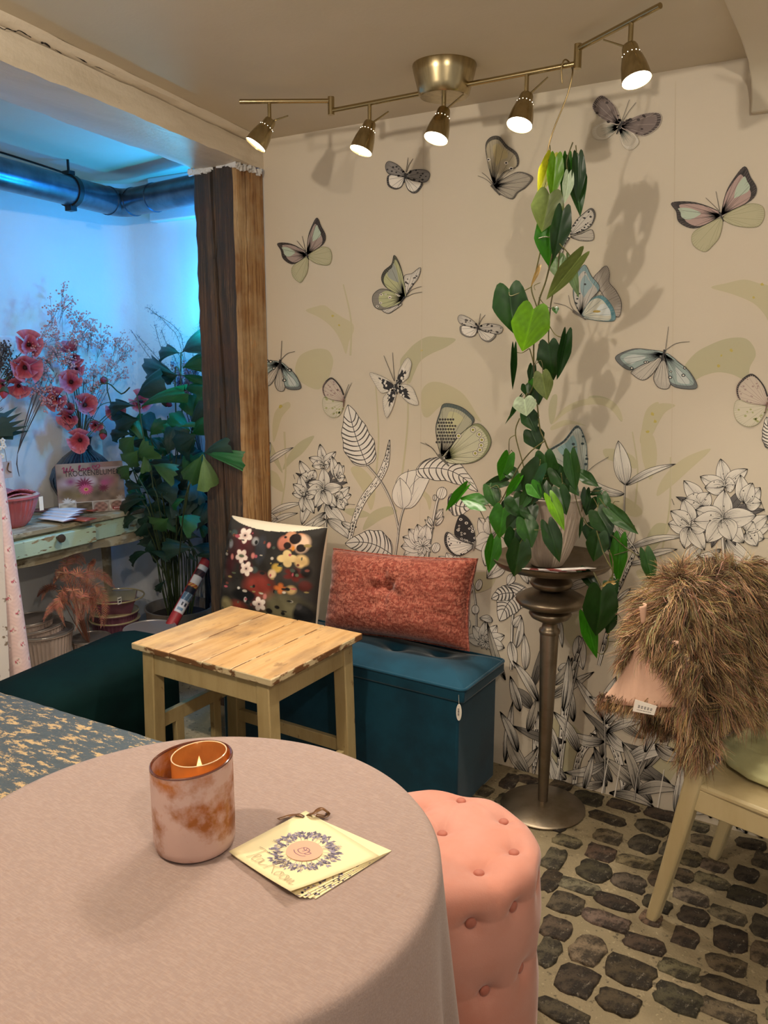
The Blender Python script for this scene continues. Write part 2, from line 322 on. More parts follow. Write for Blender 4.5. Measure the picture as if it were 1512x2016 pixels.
# ---------------------------------------------------------------- timber post
def post_mesh():
    m = MB(); rows = 46; x0, x1, y0, y1, z1 = -2.512, -2.283, -.168, -.004, 2.247
    for i in range(rows+1):
        z = z1*i/rows; tz = (z-.85)/(1.98-.85)
        g1 = lerp(.60, .47, min(1, max(0, (z-1.35)/.75))); d1 = .022 if z > 1.25 else .006
        g2 = lerp(.66, .47, min(1, max(0, z/1.2))); d2 = .02 if z < 1.28 else .003
        j = lambda s=.003: random.uniform(-s, s)
        P = [(x0+j(), y1), (x0+j(.005), lerp(y0, y1, .5)), (x0+.004+j(.005), y0+.012), (x0+.02, y0+j(.002))]
        w = x1-x0; ga, gb = sorted((g1, g2)); gs = [(g1, d1), (g2+.06 if abs(g2-g1) < .03 else g2, d2)]; gs.sort()
        for g, d in gs:
            P += [(x0+w*(g-.025), y0+j(.002)), (x0+w*(g-.006), y0+d), (x0+w*(g+.008), y0+d), (x0+w*(g+.024), y0+.001+j(.002))]
        P += [(x1-.012, y0+j(.003)), (x1+j(.003), y0+.012+j(.003)), (x1+j(.0025), y0+.055), (x1-.008, y0+.062), (x1+j(.0025), y0+.069), (x1+j(.0025), y0+.13), (x1, y1)]
        k = len(P); m.add([(x, y, z) for x, y in P], [])
    for i in range(rows):
        for q in range(k):
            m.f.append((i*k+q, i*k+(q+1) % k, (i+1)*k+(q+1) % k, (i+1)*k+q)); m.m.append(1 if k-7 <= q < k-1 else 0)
    m.f.append(tuple(rows*k+q for q in range(k))); m.m.append(0)
    return m
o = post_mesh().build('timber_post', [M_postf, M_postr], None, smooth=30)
tag(o, 'old weathered timber post with deep cracks at the end of the papered wall', 'post')
# ---------------------------------------------------------------- pipe under the alcove ceiling
pt = thing('ventilation_pipe', 'thick blue-grey metal pipe bending round the corner under the alcove ceiling', 'pipe', onz(245, 400, 2.235))
a = onz(0, 341, 2.235); b = onz(240, 402, 2.235); c = onz(392, 371, 2.235)
u1 = (a-b)/np.linalg.norm(a-b); u2 = (c-b)/np.linalg.norm(c-b)
arc = [b+u1*.1*(1-t)**2 + u2*.1*t*t for t in np.linspace(0, 1, 9)]
MB().tube([b+u1*2.6, b+u1*.1], .062, 24).build('straight_pipe', M_pipe, pt)
MB().tube(arc, .0635, 24, cap=False).build('elbow', M_pipe, pt)
MB().tube([b+u2*.1, b+u2*.9], .062, 24).build('straight_pipe', M_pipe, pt)
for q, uu in ((b+u1*.1, u1), (b+u2*.1, u2), (b+u2*.27, u2)):
    MB().tube([q-uu*.006, q+uu*.006], .0655, 24).build('pipe_collar', M_pipe, pt)
cp = b+u1*.36; cl = MB().tube([cp-u1*.014, cp+u1*.014], .069, 24).build('pipe_clamp', M_black, pt)
m = MB(); sidev = np.cross(u1, [0, 0, 1]); tp = cp+np.array([0, 0, .072])
m.tube([tp-sidev*.0, tp+np.array([0, 0, .06])], .006, 6); m.box(tp[0]-.022, tp[0]+.022, tp[1]-.016, tp[1]+.016, tp[2]-.006, tp[2]+.01); m.box(cp[0]-.02, cp[0]+.02, cp[1]-.016, cp[1]+.016, cp[2]-.084, cp[2]-.062)
m.build('bolt', M_black, cl)
cb = MB().tube(catmull([onz(x, y, ZC-.004) for x, y in ((-40, 288), (0, 300), (70, 322), (135, 344), (150, 352))]), .004, 6).build('cable', M_black, None)
tag(cb, 'thin dark cable running along the alcove ceiling above the pipe', 'cable')
# ================================================================ PRINT ON THE WALLPAPER (flat, thin layers of ink on the wall plane)
PRM = MB(); LAY = [0]
INK = hx('#2c2a2b'); GREY = hx('#8c867d'); PAPER = hx('#ddd3c1'); WHITE = hx('#ece5d8')
def wp(p, k=0):
    q = ony(p[0], p[1], 0); return (max(q[0], -2.2985), -.0003-LAY[0]*5e-6, q[2])
def up(): LAY[0] += 1
def poly(P, col, up_=True):
    if up_: up()
    V = [Vector((p[0], p[1], 0)) for p in P]
    T = geometry.tessellate_polygon([V])
    c = [col]*len(P) if not isinstance(col, list) else col
    PRM.add([wp(p) for p in P], T, 0, c)
def line(P, w=1.0, col=INK, w2=None, up_=False):
    if up_: up()
    P = [np.array(p, float) for p in P]; n = len(P); V = []
    for i in range(n):
        d = P[min(i+1, n-1)]-P[max(i-1, 0)]; d = d/(np.linalg.norm(d)+1e-9); nn = np.array([-d[1], d[0]])
        ww = (w if w2 is None else lerp(w, w2, i/(n-1)))/2
        V += [P[i]+nn*ww, P[i]-nn*ww]
    PRM.add([wp(p) for p in V], [(2*i, 2*i+1, 2*i+3, 2*i+2) for i in range(n-1)], 0, col)
def outline(P, w=1.0, col=INK): line(list(P)+[P[0]], w, col)
def inside(P, q):
    c = False; n = len(P)
    for i in range(n):
        a, b = P[i], P[i-1]
        if (a[1] > q[1]) != (b[1] > q[1]) and q[0] < (b[0]-a[0])*(q[1]-a[1])/(b[1]-a[1])+a[0]: c = not c
    return c
def wash(P, col, n=5): poly(catmull(P, True, n), col)
def wing(ctrl, base, fill, edge=None, band=0, veins=7, ink=INK, spots=None, dark=None, tint=None, lw=.9):
    """outline through ctrl, veins fan out of base; band = dark rim; dark = shade near base"""
    P = catmull(ctrl, True, 5); b = np.array(base, float)
    if band:
        poly(P, edge); Pi = [b+(p-b)*(1-band) for p in P]; poly(Pi, fill)
    else: poly(P, fill); Pi = P
    if tint:                                            # colour patch in the outer part of the wing
        c_, lo, hi_ = tint
        far = sorted(P, key=lambda p: -np.linalg.norm(p-b)); ctr = sum(far[:len(far)//2])/(len(far)//2)
        Q = [ctr+(p-ctr)*.5 for p in P]; Q = [b+(q-b)*.92 for q in Q]; poly(Q, c_)
    up(); n = len(P)
    if dark:
        for i in range(0, n, 1):
            q = P[i]; ln = random.uniform(.25, .6)
            line([b+(q-b)*.04, b+(q-b)*ln], 1.5, dark, .2)
    ids = np.linspace(0, n-1, veins+2).astype(int)[1:-1]
    for i in ids: line([b, b+(P[i]-b)*.55, b+(P[i]-b)*.97], lw*.9, mixc(ink, fill, .15), lw*.5)
    for i in range(0, n, 1):                            # hatching from the rim inwards
        q = P[i]; line([b+(q-b)*.985, b+(q-b)*random.uniform(.78, .92)], .8, mixc(ink, fill, .35), .2)
    if spots:
        up(); k, r, c1, c2 = spots; tries = 0; done = 0
        while done < k and tries < k*20:
            tries += 1; i = random.randrange(n); t = random.uniform(.45, .93); q = b+(P[i]-b)*t
            if not inside(P, q): continue
            rr = r*random.uniform(.6, 1.2); C = [(q[0]+rr*math.cos(a), q[1]+rr*.8*math.sin(a)) for a in np.linspace(0, 2*PI, 8)[:-1]]
            poly(C, c1, False)
            if c2: up(); poly([(q[0]+(x-q[0])*.5, q[1]+(y-q[1])*.5) for x, y in C], c2, False)
            done += 1
    outline(P, lw*1.1, ink)
def body(a, b, w=4, col=INK):
    up(); line([a, ((a[0]+b[0])/2, (a[1]+b[1])/2), b], w, col, w*.4)
def ant(*P): up(); line(catmull(P, n=4), 1.1, mixc(INK, GREY, .2), .8)
def T(z, P): return [z(*p) for p in P]
def affine(src, dst):
    A = np.array([[x, y, 1] for x, y in src]); X = np.linalg.solve(A, np.array(dst, float)); return lambda x, y: tuple(np.array([x, y, 1.]) @ X)
z6 = Z(520, 280, 3.287); z7 = Z(520, 700, 3.287); zA = Z(860, 280, 3.436); zB = Z(860, 780, 3.436)
z3 = Z(1160, 280, 3.477); z4 = Z(1160, 840, 3.15); zt = Z(950, 0, 2.69); zt2 = Z(440, 0, 2.7)
# pale washes of leaves behind everything
WA, WB_, WC = hx('#c9bf9c'), hx('#c6bd9a'), hx('#bdb795')
for z, P in ((z6, [(270,1090),(330,1065),(390,1055),(440,1090),(510,1135),(570,1170),(580,1220),(550,1290),(530,1370),(505,1310),(470,1240),(420,1180),(350,1130)]),
             (z6, [(205,1440),(240,1375),(330,1338),(410,1345),(445,1400),(440,1460),(410,1540),(350,1600),(250,1560),(205,1500)]),
             (z6, [(880,1420),(920,1360),(980,1300),(1060,1258),(1150,1262),(1240,1275),(1180,1325),(1080,1370),(1010,1420),(970,1500),(940,1560),(900,1500)]),
             (z7, [(1020,230),(1080,172),(1180,185),(1290,250),(1370,370),(1400,430),(1280,350),(1160,320),(1060,400),(1020,360)]),
             (z7, [(150,300),(80,350),(55,440),(60,560),(85,500),(115,400),(170,330)]),
             (z7, [(325,520),(230,560),(160,640),(120,740),(190,680),(260,620)]), (z7, [(40,560),(80,640),(120,760),(60,680),(20,610)]),
             (z7, [(20,740),(90,770),(125,880),(60,850),(10,800)]), (z7, [(560,740),(620,720),(700,800),(720,900),(690,1000),(640,880)]),
             (z7, [(510,1000),(600,990),(690,1030),(600,1050)]), (z7, [(690,1020),(800,975),(860,1010),(760,1060),(640,1130)]), (z7, [(1070,1000),(1040,920),(960,870),(1010,860),(1080,920)]),
             (z3, [(835,995),(940,965),(1060,940),(1160,965),(1260,1000),(1280,1120),(1250,1260),(1200,1180),(1120,1100),(980,1040)]),
             (z3, [(640,1560),(720,1450),(820,1390),(940,1345),(1060,1340),(1120,1390),(1140,1460),(1100,1540),(1080,1630),(980,1590),(880,1575),(780,1600),(690,1640)]),
             (z3, [(590,1800),(480,1790),(400,1860),(360,1960),(350,2060),(420,2020),(470,1930),(520,1850)]),
             (z3, [(0,1740),(90,1740),(180,1790),(220,1890),(215,1910),(150,1830),(60,1790),(0,1790)]),
             (zB, [(780,200),(880,160),(1010,200),(900,190),(780,230)]), (zB, [(780,0),(815,0),(800,140),(770,190),(755,90)]), (zB, [(780,190),(850,90),(960,30),(1110,10),(1220,60),(1255,170),(1150,70),(1010,60),(880,110)]),
             (zB, [(1500,40),(1420,90),(1385,230),(1390,330),(1430,240),(1480,140)]), (z4, [(755,140),(640,170),(540,230),(450,330),(420,430),(520,360),(620,270)]),
             (z4, [(90,140),(190,145),(280,190),(290,260),(210,230),(110,200)]), (z4, [(330,20),(400,60),(420,200),(380,330),(335,220),(320,100)]),
             (z4, [(100,430),(230,440),(330,520),(280,560),(150,500)]), (z4, [(500,620),(420,600),(360,680),(350,800),(440,720)]), (z4, [(290,900),(400,880),(470,960),(380,1010)]),
             (zB, [(900,1480),(1010,1500),(1060,1640),(1010,1760),(900,1680),(850,1560)]), (zB, [(230,1200),(390,1200),(370,1290),(260,1330),(200,1290)]),
             (z8, [(560,60),(640,40),(720,120),(700,240),(600,290)]), (z8, [(1010,60),(1100,90),(1140,200),(1060,330),(980,260)])):
    wash(T(z, P), random.choice((WA, WB_, WC)))
for a, b in (((560,850),(548,1030)),((690,700),(676,560)),((735,980),(740,760)),((790,950),(800,700)),((1250,1000),(1245,850)),((1300,1100),(1320,900)),((1380,1250),(1440,1050)),((1100,1450),(1130,1300))):
    up(); line(catmull([a, ((a[0]+b[0])/2+8, (a[1]+b[1])/2), b], n=5), 4, WB_, 2.5)
for q in ((655,622),(668,640),(830,690),(552,800),(1484,586),(1500,560),(1440,690),(1415,720),(1275,850),(1290,830),(1420,700),(1285,815)):   # yellow freckles
    up(); r = random.uniform(2, 4); poly([(q[0]+r*math.cos(a)*random.uniform(.6, 1.3), q[1]+r*math.sin(a)*random.uniform(.6, 1.3)) for a in np.linspace(0, 6, 8)], hx('#c3b25c'))
# seams of the paper lengths
for a, b in (((834, 260), (826, 1095)), ((1330, 160), (1316, 1500))): up(); line([a, b], 1.0, hx('#cdbfa5'))
# ---- leaf blades drawn in ink
def blade(base, tip, w, bend=0, fill=WHITE, shade=.5, lw=.9, lines=6, sym=1.0):
    b = np.array(base, float); t = np.array(tip, float); d = t-b; L = np.linalg.norm(d); d = d/L; nn = np.array([-d[1], d[0]])
    N_ = 12; mid = [b+d*L*s+nn*bend*math.sin(PI*s) for s in np.linspace(0, 1, N_)]
    pr = [math.sin(PI*min(1, s**.8*.98+.02))**.8 for s in np.linspace(0, 1, N_)]
    Lf = [mid[i]+nn*w/2*pr[i]*sym for i in range(N_)]; Rt = [mid[i]-nn*w/2*pr[i] for i in range(N_)]
    up(); V = []; C = []
    dk = mixc(fill, INK, shade*.75)
    for i in range(N_):
        s = i/(N_-1); f = mixc(dk, fill, min(1, s*2.2+.1)); f = mixc(f, dk, max(0, s-.82)*2.5)
        V += [Lf[i], mid[i], Rt[i]]; C += [f, mixc(f, dk, .35), mixc(fill, f, .6)]
    PRM.add([wp(p) for p in V], [(3*i+k, 3*i+k+1, 3*i+k+4, 3*i+k+3) for i in range(N_-1) for k in (0, 1)], 0, C)
    up(); line(Lf, lw); line(Rt, lw); line(mid, lw*.8)
    for k in range(lines):                               # hatching along the blade, from both ends
        q = random.uniform(-.85, .85); s0, s1 = (0, random.uniform(.3, .6)) if k % 3 else (1, random.uniform(.7, .85))
        seg = [s0+(s1-s0)*i/5 for i in range(6)]
        pts = [(lambda i: mid[i]+nn*w/2*pr[i]*q)(min(N_-1, int(s*(N_-1)+.5))) for s in seg]
        line(pts, 1.1*shade+.3, mixc(INK, fill, .2), .25)
def lily_cluster(z, sc_=1.0):
    fl_ = [((300,800),[(230,680),(238,770),(330,740)],62),((385,705),[(362,572),(290,660),(466,622),(425,700),(310,715)],56),((465,790),[(440,650),(518,712),(526,785),(488,690)],56),
           ((265,905),[(232,772),(182,892),(188,830),(250,1015),(325,1022),(335,900)],60),((475,930),[(565,900),(545,965),(520,1000),(555,850),(500,880)],56),
           ((385,868),[(384,725),(282,822),(276,880),(330,985),(470,985),(510,850),(425,975)],74)]
    s = math.dist(z(0, 0), z(1, 0))
    for dk in ((200,830),(520,790),(480,690),(205,760),(440,1000),(350,1010),(540,820),(230,980)):
        blade(z(385, 850), z(*dk), 40*s, 0, hx('#6d6866'), .8)
    for c, tips, w in fl_:
        for t in tips: blade(z(*c), z(*t), w*s, random.uniform(-6, 6)*s, WHITE, .62, .9, 16)
        up()
        for _ in range(26):
            a = random.uniform(0, 6.28); r = random.uniform(3, 34)*s; q = np.array(z(*c))+[r*math.cos(a), r*math.sin(a)]; line([q, q+[1.1, .6]], 1.3)
        for t in tips[:3]: q = np.array(z(*c)); e = q+(np.array(z(*t))-q)*.45; line([q, e], 1.0, hx('#efe9dc')); line([e, e+[1.5, 1.5]], 2.4)
    for a, b in (((200,800),(190,770)),((530,960),(590,965)),((540,830),(520,770))): line([z(*a), z(*b)], .8)
def stem(P, w=5, n=6):
    Q = catmull(P, n=n); up(); line(Q, w+1.6, INK, w*.8+1.4); up(); line(Q, w, WHITE, w*.8); up()
    off = [np.array(q)+[w*.22, 0] for q in Q]; line(off, w*.45, mixc(INK, GREY, .4), w*.3)
def striped(base, tip, w, bend=0, k=9, sym=1.0):
    b = np.array(base, float); t = np.array(tip, float); d = t-b; L = np.linalg.norm(d); d = d/L; nn = np.array([-d[1], d[0]]); N_ = 40
    mid = [b+d*L*s+nn*bend*math.sin(PI*s) for s in np.linspace(0, 1, N_)]
    pr = [(math.sin(PI*min(1, s**.62))**.75)*(1+.05*math.sin(s*23)) if s < 1 else 0 for s in np.linspace(0, 1, N_)]
    Lf = [mid[i]+nn*w/2*pr[i]*sym for i in range(N_)]; Rt = [mid[i]-nn*w/2*pr[i] for i in range(N_)]
    up(); PRM.add([wp(p) for q in zip(Lf, mid, Rt) for p in q], [(3*i+j, 3*i+j+1, 3*i+j+4, 3*i+j+3) for i in range(N_-1) for j in (0, 1)], 0, WHITE)
    up()
    for q in range(k):
        i0 = 1+int(q*(N_-9)/k); th = max(1, int((N_-8)/k*.55))
        for side, E in ((1, Lf), (-1, Rt)):
            i1 = min(N_-2, i0+5); V = []; C = []
            for s in np.linspace(0, 1, 6):
                ia = i0+(i1-i0)*s; a = mid[int(i0)]+(E[int(i1)]-mid[int(i0)])*s + d*L/N_*1.2*math.sin(PI*s)*-1
                wd = L/N_*th*(.15+.85*s); V += [a-d*wd*.5, a+d*wd*.5]; C += [mixc(INK, GREY, .25*s), mixc(INK, hx('#a29c95'), .9*s)]
            PRM.add([wp(p) for p in V], [(2*i, 2*i+1, 2*i+3, 2*i+2) for i in range(5)], 0, C)
            line(V[0::2], .8); line(V[1::2], .6)
    up(); line(Lf, 1.0); line(Rt, 1.0); line(mid, 1.3)
def bud(c, w, h, rot=0):
    P = [(c[0]+w/2*math.cos(a)*math.cos(rot)-h/2*math.sin(a)*math.sin(rot), c[1]+w/2*math.cos(a)*math.sin(rot)+h/2*math.sin(a)*math.cos(rot)) for a in np.linspace(0, 2*PI, 17)[:-1]]
    poly(P, WHITE); up(); outline(P, 1.0); line(catmull([P[12], c, P[4]], n=4), .8); line([P[11], P[5]], .7); line([P[13], P[3]], .6, GREY)
def mallow(c, R_, a0, a1, k, core):
    for i in range(k):
        a = lerp(a0, a1, i/(k-1)); blade(c, (c[0]+R_*math.cos(a), c[1]+R_*math.sin(a)), R_*.62, 0, WHITE, .55, .8, 22)
    for i in range(9):
        a = i*.7; blade(c, (c[0]+core*math.cos(a), c[1]+core*math.sin(a)), core*.4, 0, WHITE, .5, .8, 3)
# left group
for b, t, w, bd in (((16,700),(190,595),34,-10),((20,660),(40,560),26,0),((30,1030),(250,955),40,-16),((40,1090),(220,1020),36,-14),((20,900),(40,1010),28,4),((10,1010),(90,1060),22,0)): blade(z7(*b), z7(*t), w/3.287, bd/3.287)
stem(T(z7, [(398,1200),(400,1050),(395,950)]), 5)
for b, t, w, bd in (((395,1015),(245,1110),46,-14),((400,960),(530,1090),86,10),((300,930),(245,1095),64,6),((410,1060),(560,1190),70,-16),((400,1060),(310,1120),50,10),((500,1080),(600,1110),40,8)): blade(z7(*b), z7(*t), w/3.287, bd/3.287, lines=14)
lily_cluster(z7)
Q = catmull(T(z7, [(555,1190),(590,1050),(650,920),(740,800),(790,690),(813,545)]), n=8)      # spotted blade
up(); nq = len(Q); ws = [13*min(1, .5+i/nq)*(1 if i < nq-10 else (nq-i)/10.) for i in range(nq)]
def ribbon(Q, ws, col):
    V = []
    for i, q in enumerate(Q):
        d = np.array(Q[min(i+1, len(Q)-1)])-np.array(Q[max(i-1, 0)]); d = d/(np.linalg.norm(d)+1e-9); nn = np.array([-d[1], d[0]]); V += [np.array(q)+nn*ws[i]/2, np.array(q)-nn*ws[i]/2]
    PRM.add([wp(p) for p in V], [(2*i, 2*i+1, 2*i+3, 2*i+2) for i in range(len(Q)-1)], 0, col); return V
def spotted(Q, wmax):
    nq = len(Q); ws = [max(.6, wmax*min(1, .6+i/nq)*(1 if i < nq-10 else (nq-i)/10.)) for i in range(nq)]
    up(); V = ribbon(Q, ws, WHITE); up(); line(V[0::2], 1.0); line(V[1::2], 1.0); line(Q, .8)
    for i in range(2, nq-3):
        for sd in (-1, 1):
            if random.random() < .75:
                q = np.array(Q[i])+(np.array(V[2*i])-np.array(V[2*i+1]))*sd*random.uniform(.1, .34); e = np.array(Q[i+1])-np.array(Q[i]); line([q, q+e*.35, q+e*.8], 2.4, INK, .6)
            if random.random() < .8: q = np.array(V[2*i if sd > 0 else 2*i+1]); line([q, q+(np.array(Q[i+1])-np.array(Q[i]))*.9], 1.3, mixc(INK, GREY, .5), .4)
spotted(Q, 13)
stem(T(z7, [(665,705),(760,820),(830,960),(862,1080),(870,1150),(850,1300)]), 3)
stem(T(z7, [(868,1160),(880,1080),(905,990),(950,900),(1040,800),(1080,770)]), 2.6)
striped(z7(668,712), z7(543,318), 60, -4, 10)
blade(z7(905,985), z7(1085,742), 62, -14, WHITE, .25, lines=3, sym=.9); line(T(z7, [(930,960),(920,820),(935,735)]), 1.0); line(T(z7, [(960,900),(975,800),(1000,730)]), 1.0)
blade(z7(900,990), z7(880,790), 38, 0, WHITE, .25, lines=3)
striped(z7(985,735), z7(1385,880), 48, -20, 9); striped(z7(1190,930), z7(1360,960), 40, 10, 5)
striped(z7(830,1290), z7(525,1215), 58, 12, 9)
stem(T(z7, [(1060,1310),(1075,1200),(1095,1080),(1120,950),(1140,900)]), 5)
mallow(z7(1030,1230), 44, 2.2, 4.9, 7, 20); bud(z7(1112,1243), 16, 20, .4); bud(z7(1150,890), 20, 24, .3); bud(z7(1105,920), 8, 12); bud(z7(1135,1030), 13, 22, .3)
for b, t in (((1110,1100),(1165,1040)),((1100,1120),(1040,1060)),((1090,1100),(1060,1040)),((1110,1060),(1160,990))): blade(z7(*b), z7(*t), 9, 0, WHITE, .6)
for t in ((1130,1300),(1180,1275),(1250,1280),(1330,1310),(1350,1330)): blade(z7(1240,1380), z7(*t), 22, 0, WHITE, .3, lines=4)
for b, t, w in (((1480,1180),(1390,1050),34),((1480,1180),(1360,1240),40),((1480,1190),(1430,1360),30),((1470,1160),(1450,1040),26),((1560,1360),(1440,1440),22)): blade(z7(*b), z7(*t), w, 0, WHITE, .4, lines=12)
# middle and right, behind the pedestal
stem(T(zB, [(270,1690),(268,1450),(255,1330),(230,1200)]), 3); bud(zB(262,1442), 14, 18); bud(zB(285,1275), 13, 22, .3); bud(zB(225,1300), 12, 18); bud(zB(210,1540), 12, 20)
stem(T(zB, [(505,1850),(510,1650),(515,1500),(525,1440)]), 5); striped(zB(600,1290), zB(425,1520), 58, 8, 10); striped(zB(520,1330), zB(370,1370), 30, 4, 5)
mallow(zB(330,1660), 40, 3.4, 6.6, 6, 16)
for b, t, w, bd in (((520,1560),(570,1480),26,0),((540,1700),(575,1490),24,4),((600,1850),(590,1600),26,4),((500,1660),(530,1840),30,0),((380,1520),(290,1500),22,5),((700,1280),(600,1200),22,0),((520,1200),(480,1280),26,0),((830,1500),(850,1700),16,0),((960,1620),(990,1850),42,4),((900,1300),(1050,1255),26,-6),((820,1850),(930,1820),30,0),((430,1010),(340,1230),30,0),((560,1140),(620,1270),24,0)): blade(zB(*b), zB(*t), w/1.6, bd/2, lines=10)
stem(T(z4, [(222,640),(218,500),(222,360)]), 2.2)
for b, t, w, bd in (((225,358),(181,86),104,0),((230,362),(537,231),44,-18),((218,418),(18,330),50,-26),((250,752),(592,682),44,-22),((340,812),(548,760),40,-10),((240,855),(400,830),26,-4),((220,770),(280,610),50,10),((200,700),(130,520),50,-12),((60,1180),(140,980),40,6),((170,1080),(260,1000),30,0),((20,1130),(0,950),30,0)): blade(z4(*b), z4(*t), w/3.15, bd/3.15, lines=12)
for P in ([(210,800),(160,900),(180,1000),(140,1120)], [(280,780),(230,900),(190,1010)], [(190,640),(280,760),(350,860)], [(60,1480),(110,1280),(150,1100)]): spotted(catmull(T(z4, P), n=6), 9)
stem(T(z4, [(836,900),(838,800),(830,690)]), 7)
for b, t, w, bd in (((690,735),(580,880),84,10),((850,700),(1040,860),92,14),((820,760),(665,800),40,-14),((840,850),(740,830),90,-10),((850,820),(960,850),60,-10),((1040,830),(1110,850),40,6),((1000,900),(1110,960),30,0),((1040,1000),(1110,1040),34,0)): blade(z4(*b), z4(*t), w/3.15, bd/3.15, lines=16)
lily_cluster(affine([(362,572), (182,892), (567,905)], [z4(815,198), z4(490,600), z4(1128,620)]))
for P in ([(1060,1060),(1075,960),(1090,880)], [(1100,1100),(1105,950),(1112,880)]): spotted(catmull(T(z4, P), n=6), 9)
striped(z3(1250,2100), z3(1215,1880), 30, 0, 8)
# thicket of leaves along the skirting
LOW = [((995,1500),(1010,1380),16,0),((1010,1520),(1060,1470),20,6),((1040,1525),(1000,1440),26,-6),((1060,1530),(1110,1560),22,-8),((1020,1480),(985,1400),18,4),((1190,1420),(1130,1330),16,0),((1190,1425),(1240,1375),18,0),((1195,1440),(1275,1420),18,-8),((1190,1460),(1120,1440),22,-8),((1195,1440),(1250,1480),22,8),((1230,1500),(1330,1475),30,-10),((1250,1560),(1340,1555),26,-10),((1250,1545),(1190,1490),22,0),((1195,1500),(1110,1520),20,-9),((1190,1540),(1125,1545),18,-5),((1200,1560),(1290,1590),18,-8),((1255,1560),(1225,1460),20,6),((1270,1480),(1300,1400),22,0),((1300,1460),(1345,1420),20,0),((1290,1465),(1350,1490),24,10),((1180,1400),(1215,1330),18,0),((1130,1420),(1115,1330),18,0),((1110,1400),(1120,1290),20,4),((1140,1480),(1090,1400),22,6),((1200,1400),(1160,1370),16,0),((1330,1600),(1345,1500),18,0),((1345,1590),(1395,1600),16,0),((1400,1610),(1390,1520),22,0),((1420,1620),(1500,1560),24,-8),((1450,1630),(1510,1600),26,-4),((1470,1640),(1440,1560),24,0),((1390,1580),(1430,1540),18,0),((1500,1650),(1480,1560),28,0),((1105,1560),(1080,1480),20,0),((1150,1555),(1170,1480),14,0),((1100,1490),(1060,1400),20,4),((1040,1440),(1060,1370),18,0),((1025,1400),(1005,1330),18,0),((1060,1380),(1010,1300),18,4)]
for P in ([(1100,1540),(1108,1450),(1120,1350),(1150,1250)], [(1130,1550),(1145,1480),(1200,1420),(1235,1390)], [(1230,1570),(1220,1500),(1195,1430),(1200,1390)], [(1060,1380),(1055,1480),(1050,1530)], [(1350,1600),(1390,1560)], [(1420,1620),(1410,1540)]): spotted(catmull(P, n=7), 15)
for _ in range(26):
    x = random.uniform(990, 1512); y0 = 1510+(x-984)*.266; y = y0-random.uniform(0, 190); a = random.uniform(-2.9, -.3); L_ = random.uniform(60, 120); blade((x, y), (x+L_*math.cos(a), min(y0-2, y+L_*math.sin(a))), random.uniform(12, 24), random.uniform(-8, 8), random.choice((hx('#a39b8d'), hx('#c9c0b0'), hx('#8a847b'))), .8, lines=22)
for b, t, w, bd in LOW: blade(b, t, w, bd, random.choice((WHITE, WHITE, hx('#c9c0b0'))), .85, lines=26)
stem([(1190,1560),(1192,1480),(1190,1390)], 2); stem([(1250,1575),(1260,1510),(1300,1440)], 2); stem([(1100,1540),(1112,1440),(1140,1300)], 2.5)
for x in (1070, 1090, 1180, 1205, 1290): line([(x, 1560+(x-1070)*.27), (x+18, 1470+(x-1070)*.2)], 3.5, WHITE, 1.5, True)
# ---- butterflies
PINKG, PGREEN, TEAL_, YGR = hx('#a8958c'), hx('#bcb795'), hx('#9fb0ab'), hx('#b9bb8d')
def bf_pink(z, c1=PINKG):
    wing(T(z, [(285,745),(285,830),(262,880),(235,908),(190,870),(185,810),(240,765)]), z(283,738), PGREEN, veins=6, ink=hx('#8b8a62'), lw=.7)
    wing(T(z, [(290,735),(370,680),(425,690),(441,740),(425,790),(380,795),(320,775)]), z(286,737), PGREEN, veins=7, ink=hx('#8b8a62'), lw=.7)
    wing(T(z, [(275,715),(180,660),(92,655),(112,700),(128,755),(185,788),(250,755)]), z(278,730), c1, hx('#2f2a28'), .16, 6, tint=(hx('#b9c8b4'), 0, 0), dark=hx('#5a4f4a'))
    wing(T(z, [(282,715),(288,620),(310,550),(345,490),(372,545),(400,605),(384,660),(305,712)]), z(280,730), c1, hx('#2f2a28'), .16, 6, tint=(hx('#b9c8b4'), 0, 0), dark=hx('#5a4f4a'))
    body(z(272,712), z(292,760), 4); ant(z(272,708), z(250,680), z(215,638)); ant(z(273,706), z(262,660), z(250,608))
bf_pink(z6)
bf_pink(affine([(90,655), (345,490), (235,908)], [z3(565,415), z3(1065,168), z3(790,750)]), hx('#b59a92'))
def bf_spot(z, c1, c2, lw=.9):
    wing(T(z, [(910,225),(850,212),(803,220),(805,280),(850,305),(890,290),(908,250)]), z(915,225), WHITE, INK if lw > .7 else GREY, .1, 7, lw=lw)
    wing(T(z, [(915,235),(960,250),(1028,265),(1000,318),(965,330),(930,300)]), z(917,228), WHITE, INK if lw > .7 else GREY, .1, 7, lw=lw)
    wing(T(z, [(915,205),(870,150),(810,125),(788,155),(803,200),(850,216),(905,224)]), z(917,222), c1, veins=4, spots=(16, 2.2, c2, None), lw=lw)
    wing(T(z, [(925,212),(965,182),(1040,180),(1075,205),(1060,250),(1015,260),(940,236)]), z(919,222), c1, veins=4, spots=(16, 2.2, c2, None), lw=lw)
    body(z(918,200), z(908,265), 4); ant(z(920,195), z(928,150), z(935,100)); ant(z(924,195), z(940,150), z(966,108))
bf_spot(z6, hx('#8a8580'), INK)
bf_spot(affine([(795,130), (917,222), (965,330)], [z6(1262,1120), z6(1388,1202), z6(1440,1290)]), hx('#c9c2b6'), hx('#55504c'), .7)
wing(T(z6, [(770,1080),(805,1108),(850,1085),(895,1045)]), z6(900,1020), hx('#cfc8bc'), veins=4)
wing(T(z6, [(920,1000),(940,955),(1000,880),(1014,812),(960,850),(908,872)]), z6(915,1005), hx('#d6cfc3'), veins=6, spots=(12, 1.6, INK, None))
